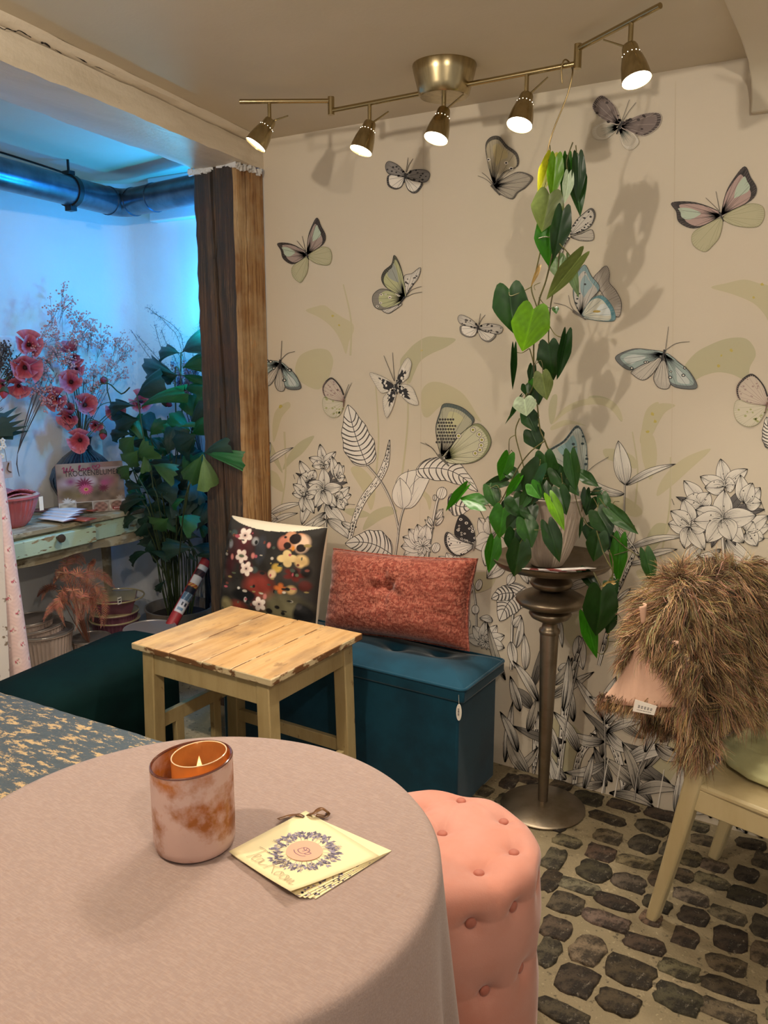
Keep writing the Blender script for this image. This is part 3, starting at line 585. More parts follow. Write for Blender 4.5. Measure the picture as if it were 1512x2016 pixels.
wing(T(z6, [(905,1005),(840,968),(760,950),(708,990),(710,1050),(745,1082),(800,1078),(870,1050)]), z6(910,1010), YGR, hx('#8d877e'), .2, 8, spots=(9, 3.2, WHITE, INK), dark=hx('#6d6b52'))
wing(T(z6, [(912,1000),(800,945),(763,890),(778,835),(828,790),(845,732),(880,790),(905,880),(917,960)]), z6(912,1005), YGR, hx('#3c3b36'), .1, 8, tint=(hx('#9fa39a'), 0, 0), dark=hx('#77786a'))
body(z6(915,1000), z6(870,1060), 4); ant(z6(918,1000), z6(960,955), z6(1022,934)); ant(z6(922,1003), z6(970,980), z6(1026,970))
def bf_moth(z):
    wing(T(z, [(495,1480),(440,1580),(370,1628),(300,1590),(297,1565),(390,1500)]), z(510,1450), hx('#c4bdb0'), veins=9)
    wing(T(z, [(510,1490),(560,1600),(545,1682),(480,1680),(445,1630),(452,1580)]), z(512,1455), hx('#c4bdb0'), veins=9)
    wing(T(z, [(512,1440),(410,1420),(300,1416),(185,1465),(212,1520),(285,1560),(370,1520),(450,1490)]), z(512,1450), TEAL_, hx('#6d7272'), .1, 8, tint=(hx('#c6cdc8'), 0, 0), dark=hx('#3c4444'), spots=(4, 4, hx('#26302f'), WHITE))
    wing(T(z, [(528,1445),(620,1510),(695,1578),(740,1678),(640,1686),(560,1655),(545,1560)]), z(515,1450), TEAL_, hx('#6d7272'), .1, 8, tint=(hx('#c6cdc8'), 0, 0), dark=hx('#3c4444'), spots=(4, 4, hx('#26302f'), WHITE))
    body(z(520,1420), z(500,1500), 5); ant(z(524,1425), z(535,1340), z(545,1262)); ant(z(530,1420), z(600,1376), z(690,1366))
bf_moth(z3)
def clipped(fn, xmin):                                  # the post hides this one's left half: keep the print to the visible wall
    return fn
bf_moth(affine([(524,1425), (740,1678), (545,1262)], [z7(112,30), z7(243,208), z6(118,1285)]))
def bf_small(z):
    wing(T(z, [(1222,1740),(1190,1660),(1115,1588),(1045,1625),(1010,1680),(1022,1750),(1080,1792),(1200,1800)]), z(1222,1800), hx('#cdbfae'), hx('#2d2928'), .06, 12, ink=hx('#9a8078'), spots=(20, 2, hx('#a88f86'), None))
    wing(T(z, [(1215,1812),(1100,1792),(1020,1762),(992,1820),(1010,1900),(1080,1945),(1150,1930),(1195,1870)]), z(1222,1805), hx('#d2cab4'), veins=9, ink=hx('#9c9a74'), spots=(16, 2.4, hx('#a9ab74'), None), lw=.7)
    up(); line(catmull(T(z, [(1222,1740),(1190,1660),(1118,1588),(1050,1620)]), n=5), 3.2, hx('#2d2928'), 1.5); body(z(1222,1780), z(1205,1850), 4, hx('#7a5c50'))
bf_small(z3)
zs = affine([(1222,1790), (1115,1588), (1080,1945)], [z7(522,290), z7(440,145), z7(445,400)]); bf_small(zs); ant(z7(525,280), z7(545,230), z7(570,176)); ant(z7(522,280), z7(535,230), z7(552,185))
def bf_bw(z):
    for P, b in (([(850,205),(800,152),(690,110),(718,180),(765,242),(830,220)], (852,205)), ([(858,195),(868,140),(885,80),(930,15),(957,50),(945,110),(930,150)], (855,200)),
                 ([(862,210),(910,185),(960,205),(985,255),(1000,318),(930,300)], (856,208)), ([(850,215),(855,265),(835,340),(797,402),(775,330),(780,262)], (853,212))):
        wing(T(z, P), z(*b), hx('#e0d8c8'), veins=5, ink=hx('#8c867d'), lw=.7); up()
        P2 = catmull(T(z, P), True, 5); bb = np.array(z(*b)); poly([bb+(p-bb)*random.uniform(.5, .68) for p in P2], INK); up()
        for _ in range(11):
            q = bb+(random.choice(P2)-bb)*random.uniform(.25, .62); r = random.uniform(1.4, 2.8); poly([(q[0]+r*math.cos(a), q[1]+r*1.3*math.sin(a)) for a in np.linspace(0, 6.28, 7)[:-1]], WHITE, False)
    body(z(852,185), z(866,250), 4); ant(z(845,165), z(815,90), z(778,0)); ant(z(848,165), z(842,90), z(835,-20))
bf_bw(z7)
wing(T(z7, [(1150,650),(1125,560),(1115,460),(1140,370),(1168,312),(1260,325),(1330,370),(1360,430),(1250,530),(1180,640)]), z7(1155,650), hx('#b5b39a'), hx('#55625f'), .07, 9, tint=(hx('#c8c69c'), 0, 0), dark=hx('#7d776c'))
up()
for r in range(8):
    for c_ in range(9-r//2):
        q = z7(1120+c_*17+(r % 2)*8+r*2, 560-r*21); 
        if c_*17 < 130-r*4: poly([(q[0]+2.4*math.cos(a), q[1]+2.4*math.sin(a)) for a in np.linspace(0, 6.28, 7)[:-1]], hx('#3a3634'), False)
wing(T(z7, [(1180,655),(1260,525),(1370,440),(1440,480),(1472,560),(1430,645),(1350,692),(1250,700),(1190,690)]), z7(1175,660), hx('#cfcdae'), hx('#8f9468'), .07, 9, dark=hx('#8d8f66'), ink=hx('#3f3f35'))
for q in ((1395,510),(1412,545),(1408,580),(1400,610),(1370,632),(1355,480),(1262,520)):
    q = z7(*q); up(); poly([(q[0]+5.5*math.cos(a), q[1]+5.5*math.sin(a)) for a in np.linspace(0, 6.28, 12)[:-1]], INK); up(); poly([(q[0]+4.7*math.cos(a), q[1]+4.7*math.sin(a)) for a in np.linspace(0, 6.28, 12)[:-1]], WHITE); up(); poly([(q[0]+2.8*math.cos(a), q[1]+2.8*math.sin(a)) for a in np.linspace(0, 6.28, 10)[:-1]], hx('#a4a04a'))
body(z7(1130,640), z7(1200,715), 6, hx('#6b675c')); ant(z7(1125,640), z7(1080,590), z7(1015,562)); ant(z7(1125,645), z7(1095,600), z7(1045,565))
wing(T(z7, [(1365,1212),(1362,1130),(1330,1060),(1280,1026),(1248,1080),(1238,1160),(1300,1202)]), z7(1368,1215), INK, veins=3, spots=(26, 3.0, WHITE, INK)); 
wing(T(z7, [(1355,1228),(1260,1192),(1190,1140),(1170,1190),(1190,1250),(1240,1292),(1300,1282)]), z7(1368,1220), WHITE, INK, .08, 12, spots=(10, 1.8, INK, None))
body(z7(1370,1200), z7(1355,1260), 5, GREY)
for P in ((T(zt, [(60,970),(30,860),(20,770),(45,730),(90,725),(130,770),(185,815),(188,880),(120,910),(80,960)])),):
    wing(P, zt(62,985), hx('#b9ae93'), hx('#4a4640'), .07, 9, tint=(hx('#c7b98c'), 0, 0), dark=hx('#5f5950'), spots=(3, 4, WHITE, INK))
wing(T(zt, [(60,992),(130,940),(200,912),(268,940),(235,990),(190,1020),(160,1055),(100,1030)]), zt(62,985), hx('#a9a191'), hx('#6d675d'), .06, 10, dark=hx('#3d3a36'))
body(zt(50,980), zt(95,1035), 6, hx('#55514a')); ant(zt(55,980), zt(20,950), zt(-22,932)); ant(zt(58,975), zt(30,940), zt(0,915))
for P in ([(720,672),(650,650),(585,685),(600,735),(660,735)], [(730,682),(800,708),(830,755),(790,795),(745,770)]):
    wash(T(zt, P), hx('#c9c0ae')); up(); P2 = catmull(T(zt, P), True, 8); b = np.array(zt(725,672))
    for q in P2: line([b+(q-b)*.1, b+(q-b)*random.uniform(.5, .75)], 1.4, hx('#6f7268'), .2); line([b+(q-b)*.85, q], .8, WHITE, .5)
wing(T(zt, [(725,660),(650,640),(587,580),(600,530),(640,508),(700,560),(726,620)]), zt(728,665), hx('#7d6f6a'), hx('#4d423f'), .1, 6, ink=hx('#c1b3a6'), dark=hx('#4a3f3c'), spots=(8, 4, hx('#463b39'), None))
wing(T(zt, [(735,672),(790,630),(870,602),(943,606),(935,670),(860,720),(790,702)]), zt(730,668), hx('#7d6f6a'), hx('#4d423f'), .1, 6, ink=hx('#c1b3a6'), dark=hx('#4a3f3c'), spots=(8, 4, hx('#463b39'), None))
body(zt(742,645), zt(712,712), 5); ant(zt(738,650), zt(755,600), zt(780,530)); ant(zt(742,650), zt(775,595), zt(815,545))
wing(T(zA, [(910,640),(980,622),(1050,592),(1062,660),(990,668),(940,657)]), zA(905,640), hx('#bdb5a8'), veins=7, lw=.8)
wing(T(zA, [(905,620),(940,540),(1000,480),(1050,448),(1075,490),(1050,560),(990,602)]), zA(905,630), hx('#cfc8bc'), hx('#4a4642'), .06, 5, spots=(22, 2.2, INK, None)); wing(T(zA, [(900,650),(870,690),(850,760),(840,740),(880,660)]), zA(905,645), hx('#cfc8bc'), veins=3, spots=(6, 1.6, INK, None))
wing(T(zA, [(1060,935),(1105,870),(1150,838),(1172,890),(1170,950),(1215,1005),(1252,1090),(1235,1180),(1190,1150),(1120,1020)]), zA(1000,1150), hx('#aca296'), veins=8, dark=hx('#6d655e'))
wing(T(zA, [(975,1165),(930,1060),(935,930),(1000,830),(1048,905),(1105,985),(1040,1070),(985,1160)]), zA(980,1175), hx('#c2bdb4'), hx('#7fa0a5'), .12, 6, tint=(hx('#93abb0'), 0, 0), dark=hx('#6f6a62'), spots=(8, 2.2, hx('#33383a'), None))
wing(T(zA, [(985,1172),(1050,1062),(1125,1040),(1190,1110),(1212,1190),(1170,1212),(1050,1200)]), zA(985,1178), hx('#d2d0c0'), hx('#5b8f9b'), .13, 8, tint=(hx('#d9dfdc'), 0, 0), ink=hx('#5a7578'))
up(); q = zA(1085,1145); poly([(q[0]+8*math.cos(a), q[1]+2.6*math.sin(a)) for a in np.linspace(0, 6.28, 10)], hx('#b59a4e'))
body(zA(925,1140), zA(1010,1200), 6, hx('#6b655e')); ant(zA(925,1140), zA(870,1105), zA(795,1088)); ant(zA(928,1135), zA(905,1090), zA(895,1035))
wing(T(zB, [(860,520),(730,400),(860,300),(950,198),(1000,270),(1018,380),(1005,520)]), zB(1000,525), hx('#b8bdb2'), hx('#2f3a3c'), .05, 10, tint=(hx('#8fb0b2'), 0, 0), spots=(10, 3, hx('#34464a'), None), ink=hx('#4e6a6e'))
ant(zB(1015,515), zB(1080,460), zB(1165,410))
o = PRM.build('wallpaper_print', M_print, wb, smooth=0)
# ================================================================ FURNITURE
M_brass = mat('brushed_brass', hx('#b3a27c'), .27, 1, layers=[dict(scale=60, stretch=(1, 1, .05), col=hx('#7f7052'), lo=.4, hi=.6, amt=.4)])
M_brass2 = mat('satin_brass', hx('#ab9a74'), .22, 1)
M_bulb = mat('lamp_lens', hx('#fff1d6'), .4, emit=14)
M_teal = mat('teal_velvet', hx('#0b4054'), .75, sheen=.45, layers=[dict(scale=5, col=hx('#083041'), lo=.42, hi=.62, amt=.8)], bump=[(350, .12)], spec=.25)
M_green = mat('dark_green_velvet', hx('#041c1b'), .85, sheen=.0, layers=[dict(scale=4, col=hx('#041414'), lo=.4, hi=.6, amt=.8)], spec=.08)
M_rust = mat('rust_chenille', hx('#853f31'), .85, sheen=.35, layers=[dict(scale=62, stretch=(1, 1, 2.2), col=hx('#b3705c'), lo=.44, hi=.58, amt=.85), dict(scale=100, stretch=(2.5, 1, 1), col=hx('#521f19'), lo=.50, hi=.62, amt=.8), dict(scale=4, col=hx('#7a3d30'), lo=.45, hi=.65, amt=.6)], bump=[(120, .5)], spec=.2)
M_print_cloth = mat('printed_cloth', rough=.75, attr=True, bump=(180, .12), spec=.3)
M_cream_cloth = mat('cream_cloth', hx('#e2d6bd'), .85, bump=(160, .2))
M_dwood = mat('dark_wood', hx('#2a1c12'), .6)
M_pine = mat('worn_pine', hx('#c49e6c'), .5, layers=[dict(scale=3, stretch=(12, .8, 12), col=hx('#ab8048'), lo=.4, hi=.66, amt=.8), dict(scale=4, stretch=(2.4, .9, 3), col=hx('#7d6248'), lo=.47, hi=.68, amt=.75), dict(scale=12, stretch=(2.2, .8, 2), col=hx('#5f4226'), lo=.62, hi=.69, amt=.5), dict(scale=3, col=hx('#d6b070'), lo=.55, hi=.7, amt=.5)], bump=[(8, .35, (10, .8, 10))])
M_edge = mat('worn_pine_edge', hx('#6f4a28'), .6, layers=[dict(scale=14, stretch=(1, 1, 2), col=hx('#c7b48c'), lo=.5, hi=.56)], bump=(40, .4))
M_cream = mat('aged_cream_paint', hx('#b29e70'), .5, layers=[dict(scale=5, stretch=(4, 4, .8), col=hx('#a08a5a'), lo=.45, hi=.68, amt=.7), dict(scale=24, stretch=(1, 1, .6), col=hx('#6b4c28'), lo=.66, hi=.72, amt=.8), dict(scale=2.2, col=hx('#c2b184'), lo=.5, hi=.7, amt=.6)], bump=[(14, .4, (4, 4, .7))])
M_old = mat('flaking_blue_grey_paint', hx('#474e50'), .55, layers=[dict(scale=17, stretch=(1.0, 2.4, 1), col=hx('#b99a6a'), lo=.53, hi=.555, detail=10, rgh=.78), dict(scale=2.4, stretch=(1, 1, 1), col=hx('#c9a876'), lo=.62, hi=.66, amt=.0), dict(scale=30, stretch=(1, 2, 1), col=hx('#454a4a'), lo=.56, hi=.62, amt=.6), dict(scale=55, stretch=(1, 3, 1), col=hx('#8d6a3f'), lo=.64, hi=.68, amt=.8)], bump=[(14, .7, (1.0, 1.6, 1)), (60, .3)])
M_cloth = mat('mauve_linen', hx('#97847d'), .88, layers=[dict(scale=330, stretch=(1, .2, 1), col=hx('#93796c'), lo=.4, hi=.65, amt=.4), dict(scale=330, stretch=(.2, 1, 1), col=hx('#b29c90'), lo=.45, hi=.65, amt=.35), dict(scale=50, col=hx('#8a6f60'), lo=.66, hi=.72, amt=.35)], bump=[(260, .25, (1, .25, 1)), (260, .25, (.25, 1, 1))], sheen=.1, spec=.2)
M_pink = mat('pink_velvet', hx('#c28b7b'), .75, sheen=.3, layers=[dict(scale=5, col=hx('#c27c66'), lo=.42, hi=.64, amt=.6), dict(scale=2.6, stretch=(1, 1, .7), col=hx('#b06a55'), lo=.58, hi=.66, amt=.35)], bump=(300, .12), spec=.2)
M_pink2 = mat('pink_button', hx('#a5604e'), .7, sheen=.4)
M_pewter = mat('champagne_metal', hx('#857866'), .36, .85, layers=[dict(scale=16, col=hx('#6f6049'), lo=.45, hi=.66, amt=.6)], bump=(30, .1))
M_paper_w = mat('white_card', hx('#efe9dc'), .6)
M_ink = mat('printed_ink', hx('#2b2630'), .6)
M_attr = mat('coloured_print', rough=.6, attr=True)
M_thread = mat('thin_thread', hx('#cfc8b8'), .5)
# ---------------------------------------------------------------- ceiling track lamp
yc = -.401; K = onz(875, 128, ZC); zr = 2.298
tl = thing('track_lamp', 'brass ceiling lamp with five spotlight heads on a jointed bar', 'lamp', (K[0], K[1], ZC))
MB().lathe([(.0, ZC), (.093, ZC), (.094, ZC-.004), (.088, ZC-.03), (.079, ZC-.062), (.074, ZC-.082), (.069, ZC-.087), (0, ZC-.087)][::-1], 48, (K[0], K[1], 0)).build('ceiling_cup', M_brass, tl, smooth=35)
MB().tube([(K[0], K[1], ZC-.086), (K[0], K[1], zr-.09)], .0065, 12).build('centre_stem', M_brass2, tl)
jL = ony(652, 222, yc); jR = ony(1137, 122, yc); jL[2] = zr; jR[2] = zr+.004
eL = onz(472, 200, 2.327); tL = np.array([jL[0], jL[1], 2.327]); eR = onz(1300, 11, 2.338); tR = np.array([jR[0], jR[1], 2.338])
for a, b in ((jL, jR), (eL, tL), (tR, eR)):
    MB().tube([a, b], .0072, 12).build('rail', M_brass2, tl)
for j, t in ((jL, tL), (jR, tR)):
    MB().tube([j-[0, 0, .013], [j[0], j[1], t[2]+.012]], .0105, 14).build('swivel_joint', M_brass2, tl)
def rail_pt(px, a, b):
    best = min((np.hypot(*(proj(a+(b-a)*s)-[px, proj(a+(b-a)*s)[1]])), s) for s in np.linspace(0, 1, 400)); return a+(b-a)*best[1]
HEADS = [(530, eL, tL, (512, 268), (-22, 62)), (728, jL, jR, (712, 275), (-14, 60)), (874, jL, jR, (865, 252), (-6, 64)), (1037, jL, jR, (1027, 222), (-6, 64)), (1243, tR, eR, (1262, 128), (14, 58))]
AIM = [(-2.7, -1.5, .9), (-2.0, -1.3, .35), (-1.5, -1.4, .4), (-1.1, -1.5, .4), (.1, -1.0, .5)]
LEV = [((540, 242), (580, 228)), ((735, 245), (768, 222)), ((880, 215), (920, 180)), ((1043, 180), (1072, 153)), ((1232, 92), (1188, 78))]
for i, (sx_, a, b, hp, _) in enumerate(HEADS):
    p = rail_pt(sx_, a, b); q = p-np.array([0, 0, .062])
    ax = np.array(AIM[i])-q; ax = ax/np.linalg.norm(ax); ax = ax*.9+np.array([0, 0, -.3]); ax = ax/np.linalg.norm(ax)
    st = MB().tube([p-[0, 0, .004], q], .0062, 10).build('stem', M_brass2, tl)
    Mh = Vector(tuple(ax)).to_track_quat('Z', 'Y').to_matrix().to_4x4()
    top = q-ax*.004; prof = [(0, -.006), (.017, -.004), (.0195, .002), (.021, .016), (.0215, .021), (.0245, .026), (.031, .05), (.0345, .072), (.0355, .084), (.037, .090), (.0355, .090), (.034, .083), (.030, .06), (0, .058)]
    hd = MB().lathe(prof, 32, tuple(top), M=Mh).build('lamp_head', M_brass, tl, smooth=45)
    m = MB()
    for k in range(14):
        an = 2*PI*k/14; c = top+np.array(Mh @ Vector((.0232*math.cos(an), .0232*math.sin(an), .0235))); m.ball(c, .0008, 6)
    m.build('vent_hole', M_bulb, hd)
    MB().lathe([(0, .0835), (.020, .0845), (.0335, .0835), (.0335, .081), (0, .08)][::-1], 24, tuple(top), M=Mh).build('lens', M_bulb, hd, smooth=45)
    dv = ony(*LEV[i][1], q[1]) - ony(*LEV[i][0], q[1]); dv = dv/np.linalg.norm(dv)
    MB().tube([q, q+dv*.075], [.0032, .0022], 6).build('handle', M_brass2, tl)
    s_ = top+ax*.094
    light('track_spot', 'SPOT', tuple(s_), 35, LED, .03, tuple(s_+ax), 96, .7)
# ---------------------------------------------------------------- teal storage bench
BX0, BX1, BY0, BY1 = -2.24, -1.145, -.412, -.085
tb = thing('storage_bench', 'teal velvet storage bench with tufted lid against the papered wall', 'bench', ((BX0+BX1)/2, (BY0+BY1)/2, 0))
MB().box(BX0+.012, BX1-.026, BY0+.014, BY1-.012, 0, .41).build('body', M_teal, tb, bevel=.008)
MB().box(BX0, BX1, BY0, BY1, .408, .452).build('lid', M_teal, tb, bevel=.008)
tufts = [(BX1-.22-.21*i, (BY0+BY1)/2+.03) for i in range(5)]; tufts = [onz(869, 1286, .475)[:2], onz(781, 1274, .475)[:2]] + [(x, -.25) for x in (-1.75, -1.98, -2.13)]
def pad(u, v):
    x, y = lerp(BX0+.004, BX1-.004, u), lerp(BY0+.004, BY1-.004, v)
    e = min(u*(BX1-BX0), (1-u)*(BX1-BX0), v*(BY1-BY0), (1-v)*(BY1-BY0)); z = .452+.046*(1-math.exp(-e/.06))
    for a, b in tufts:
        d2 = (x-a)**2+(y-b)**2; z -= .020*math.exp(-d2/.0014)+.015*math.exp(-d2/.012)
        z -= .004*math.exp(-((y-b)**2)/.0002)*math.exp(-abs(x-a)/.05)
    return (x, y, z)
MB().grid(pad, 130, 44).build('seat_pad', M_teal, tb, smooth=180)
def rr_path(x0, x1, y0, y1, r, z, n=6):
    P = []
    for cx, cy, a0 in ((x1-r, y0+r, -PI/2), (x1-r, y1-r, 0), (x0+r, y1-r, PI/2), (x0+r, y0+r, PI)):
        P += [(cx+r*math.cos(a0+PI/2*k/n), cy+r*math.sin(a0+PI/2*k/n), z) for k in range(n+1)]
    return P
MB().tube(rr_path(BX0-.001, BX1+.001, BY0-.001, BY1, .02, .455), .0055, 8, closed=True).build('piping', M_teal, tb)
# price tag hanging from its corner
tp_ = ony(903, 1366, BY0-.006); tc_ = ony(904, 1402, BY0-.008)
ht = thing('price_tag', 'oval white price tag hanging on the corner of the teal bench', 'tag', (tc_[0], BY0-.008, tc_[2]-.03))
P = [(tc_[0]+.0098*math.cos(a), tc_[2]+.029*math.sin(a)) for a in np.linspace(0, 2*PI, 29)[:-1]]
tg = MB().prism(P, -.0008, .0008, M=Matrix(((1, 0, 0, 0), (0, 0, 1, BY0-.010), (0, 1, 0, 0), (0, 0, 0, 1)))).build('card', M_paper_w, ht, smooth=30)
MB().tube([(tc_[0], BY0-.010, tc_[2]+.026), (tp_[0]-.001, BY0-.004, tp_[2]-.004)], .0006, 5).build('string', M_thread, ht)
m = MB(); Mt = Matrix(((0, 1, 0, tc_[0]), (0, 0, 0, BY0-.0113), (1, 0, 0, tc_[2]), (0, 0, 0, 1)))
for k, w in enumerate((.001, .0022, .0008, .0016, .001, .0024, .0009, .0018, .001, .002)):   # a barcode block
    z0 = tc_[2]-.012+k*.0026; m.add([(tc_[0]-.004, BY0-.0113, z0), (tc_[0]+.002, BY0-.0113, z0), (tc_[0]+.002, BY0-.0113, z0+w), (tc_[0]-.004, BY0-.0113, z0+w)], [(0, 1, 2, 3)])
m.build('barcode', M_ink, tg, smooth=0)
# ---------------------------------------------------------------- cushions
def cushion(c, w, h, th, rot, n=64, col=None, wrinkle=.004, pinch=.10, seed=0, tuft=False):
    """pillow standing upright; local x width, z height, y depth (front = -y)"""
    m = MB(); r_ = np.random.default_rng(seed); ph = r_.uniform(0, 6, 12)
    def side(s):
        def fn(u, v):
            a, b = 2*u-1, 2*v-1
            x = a*w/2*(1-pinch*(1-a*a)*0 - pinch*(1-abs(b)**1.0)*abs(a)**3*0.0 - pinch*(1-b*b)*abs(a)); z = b*h/2*(1-pinch*(1-a*a)*abs(b))
            t = max(0, (1-a**4))**.5*max(0, (1-b**4))**.5
            d = th/2*t**.9
            d += wrinkle*t*(math.sin(9*a+5*b+ph[0])*.6+math.sin(17*b-6*a+ph[1])*.5+math.sin(23*a+14*b+ph[2])*.3)
            cr = math.exp(-((abs(a)-.86)**2)/.02)*math.sin(26*b+ph[3]+3*a)*wrinkle*1.2*t; d += cr
            if tuft:
                q2 = (a-.02)**2*3.6+(b-.2)**2; d -= .030*math.exp(-q2/.02)+.012*math.exp(-q2/.16); an = math.atan2(b-.2, (a-.02)*1.9); d += .006*math.sin(an*5+1)*math.exp(-((math.sqrt(q2)-.32)/.16)**2)
                d += .007*t*math.sin(6*b+14*abs(a)+2)*max(0, abs(a)-.62)*2.2
            return (x, -s*d, z)
        return fn
    Mx = Matrix.Translation(Vector(tuple(c))) @ rot
    for s in (1, -1):
        f = side(s); g = (lambda u, v, f=f: tuple(Mx @ Vector(f(u, v)))) if s > 0 else (lambda u, v, f=f: tuple(Mx @ Vector(f(1-u, v))))
        m.grid(g, n, n, mi=0 if s > 0 else 1, colfn=col if s > 0 else None)
    edge = [tuple(Mx @ Vector(side(1)(u, v))) for u, v in [(t, 0) for t in np.linspace(0, 1, 14)[:-1]]+[(1, t) for t in np.linspace(0, 1, 10)[:-1]]+[(1-t, 1) for t in np.linspace(0, 1, 14)[:-1]]+[(0, 1-t) for t in np.linspace(0, 1, 10)[:-1]]]
    return m, edge
# rust one
cb_ = onz(775, 1262, .476); ct = ony(783, 1105, -.10); 
rot = Matrix.Rotation(R(-2), 4, 'Z') @ Matrix.Rotation(R(-17), 4, 'X') @ Matrix.Rotation(R(-4.2), 4, 'Y')
m, edge = cushion((-1.55, -.165, .648), .63, .32, .20, rot, 96, seed=3, wrinkle=.0018, pinch=.07, tuft=True)
rc = thing('rust_cushion', 'rust red chenille cushion lying in front on the teal bench', 'cushion', (-1.545, -.205, .47))
m.build('cover', [M_rust, M_rust], rc, smooth=180); MB().tube(edge, .0055, 7, closed=True).build('piping', M_rust, rc)
# floral one, its print painted on a fine mesh
FLW = []
def flower_fn(u, v):
    x, y = u, 1-v
    if y < .085*math.sin(PI*min(1, max(0, x*1.02)))**.8: return hx('#e2d6bd')
    c = np.array(hx('#2b2824'))
    nz = math.sin(7*x+3*y)+math.sin(11*y-5*x+1)+math.sin(17*x*y+2); c = c*(1+.15*nz)
    def blob(cx, cy, rx, ry, col, soft=.25, k=0, ph=0):
        nonlocal c
        dx, dy = (x-cx)/rx, (y-cy)/ry; r = math.hypot(dx, dy); a = math.atan2(dy, dx)
        lim = 1 if not k else .62+.38*abs(math.cos(a*k/2+ph))
        t = (lim-r)/soft
        if t > 0: c = c+(np.array(col)-c)*min(1, t)
    blob(.28, .25, .2, .2, hx('#4a1c20'), .9); blob(.5, .62, .2, .16, hx('#7d2f25'), .5); blob(.74, .8, .3, .2, hx('#6d664a'), .7); blob(.15, .45, .1, .2, hx('#3c1418'), .8); blob(.28, .88, .16, .12, hx('#7d3220'), .5); blob(.15, .85, .1, .1, hx('#8a7f58'), .5)
    blob(.47, .27, .07, .16, hx('#33353a'), .4); blob(.4, .2, .045, .05, hx('#9a9a98'), .5); blob(.415, .21, .02, .025, hx('#17181a'), .3); blob(.13, .26, .04, .05, hx('#8d8f92'), .6); blob(.35, .72, .16, .07, hx('#0d0d0e'), .3); blob(.29, .66, .02, .015, hx('#cfcac0'), .4); blob(.37, .76, .018, .03, hx('#c9c4ba'), .4)
    blob(.15, .15, .05, .035, hx('#41504c'), .4); blob(.43, .47, .05, .04, hx('#3d4a48'), .5)
    for cx, cy, r in ((.28, .16, .085), (.28, .36, .075), (.35, .47, .075), (.52, .78, .075)):
        blob(cx, cy, r*1.15, r*1.15, hx('#6b2730'), .8); blob(cx, cy, r, r, hx('#e6d5c6'), .13, 5, cx*9); blob(cx, cy, r*.45, r*.45, hx('#b58d84'), .9); blob(cx, cy, r*.16, r*.16, hx('#2d211c'), .4)
    for cx, cy in ((.17, .38), (.4, .34), (.55, .22), (.62, .95), (.57, .7)): blob(cx, cy, .025, .035, hx('#c27a72'), .5)
    blob(.78, .14, .115, .10, hx('#c48a66'), .12, 3, .6); blob(.86, .17, .08, .1, hx('#d9b79a'), .4); blob(.68, .18, .06, .08, hx('#b9705a'), .4); blob(.79, .13, .06, .055, hx('#1d1210'), .16); blob(.73, .2, .04, .035, hx('#241512'), .16); blob(.86, .21, .045, .04, hx('#1f1310'), .16)
    blob(.75, .32, .105, .085, hx('#d6bb83'), .14, 4, .3); blob(.88, .33, .07, .07, hx('#cfb079'), .35); blob(.79, .22, .02, .03, hx('#d98a2c'), .5)
    blob(.66, .42, .06, .05, hx('#c2a04a'), .4); blob(.62, .48, .05, .05, hx('#d2b58c'), .4); blob(.83, .46, .12, .075, hx('#5b1a15'), .3, 5); blob(.84, .44, .045, .05, hx('#1a0e0d'), .5); blob(.93, .42, .05, .07, hx('#15100f'), .4); blob(.72, .6, .08, .06, hx('#b8642c'), .4, 4); blob(.82, .6, .06, .05, hx('#a88a5a'), .5); blob(.93, .55, .06, .06, hx('#4d1a14'), .4)
    blob(.93, .82, .09, .12, hx('#0c0b0c'), .3); blob(.9, .74, .03, .04, hx('#2f2c2b'), .4); blob(.7, .78, .03, .02, hx('#15120f'), .3); blob(.76, .83, .025, .02, hx('#15120f'), .3); blob(.62, .83, .04, .03, hx('#15120f'), .3); blob(.53, .93, .12, .05, hx('#a4562c'), .5, 5); blob(.33, .95, .08, .05, hx('#b06a34'), .5); blob(.92, .96, .12, .05, hx('#8d4426'), .5)
    for cx, cy, rx, ry, cl in EXTRA: blob(cx, cy, rx, ry, cl, .3)
    return tuple(np.clip(c, 0, 1))
_r = random.Random(4); EXTRA = [(_r.uniform(.06, .95), _r.uniform(.12, .97), _r.uniform(.008, .035), _r.uniform(.006, .02), hx(_r.choice(('#3f4a40', '#1a1a1a', '#6d3a30', '#8d7a4a', '#56604a', '#a8505a', '#b9b0a0', '#121212')))) for _ in range(70)]
rot = Matrix.Rotation(R(6), 4, 'Z') @ Matrix.Rotation(R(-13), 4, 'X') @ Matrix.Rotation(R(1), 4, 'Y')
fcx = (-2.075, -.255, .68)
m, edge = cushion(fcx, .45, .42, .17, rot, 190, col=flower_fn, seed=5, wrinkle=.002, pinch=.035)
fc = thing('floral_cushion', 'dark floral cushion with cream back leaning on the timber post', 'cushion', (-2.055, -.165, .47))
m.build('cover', [M_print_cloth, M_cream_cloth], fc, smooth=180)
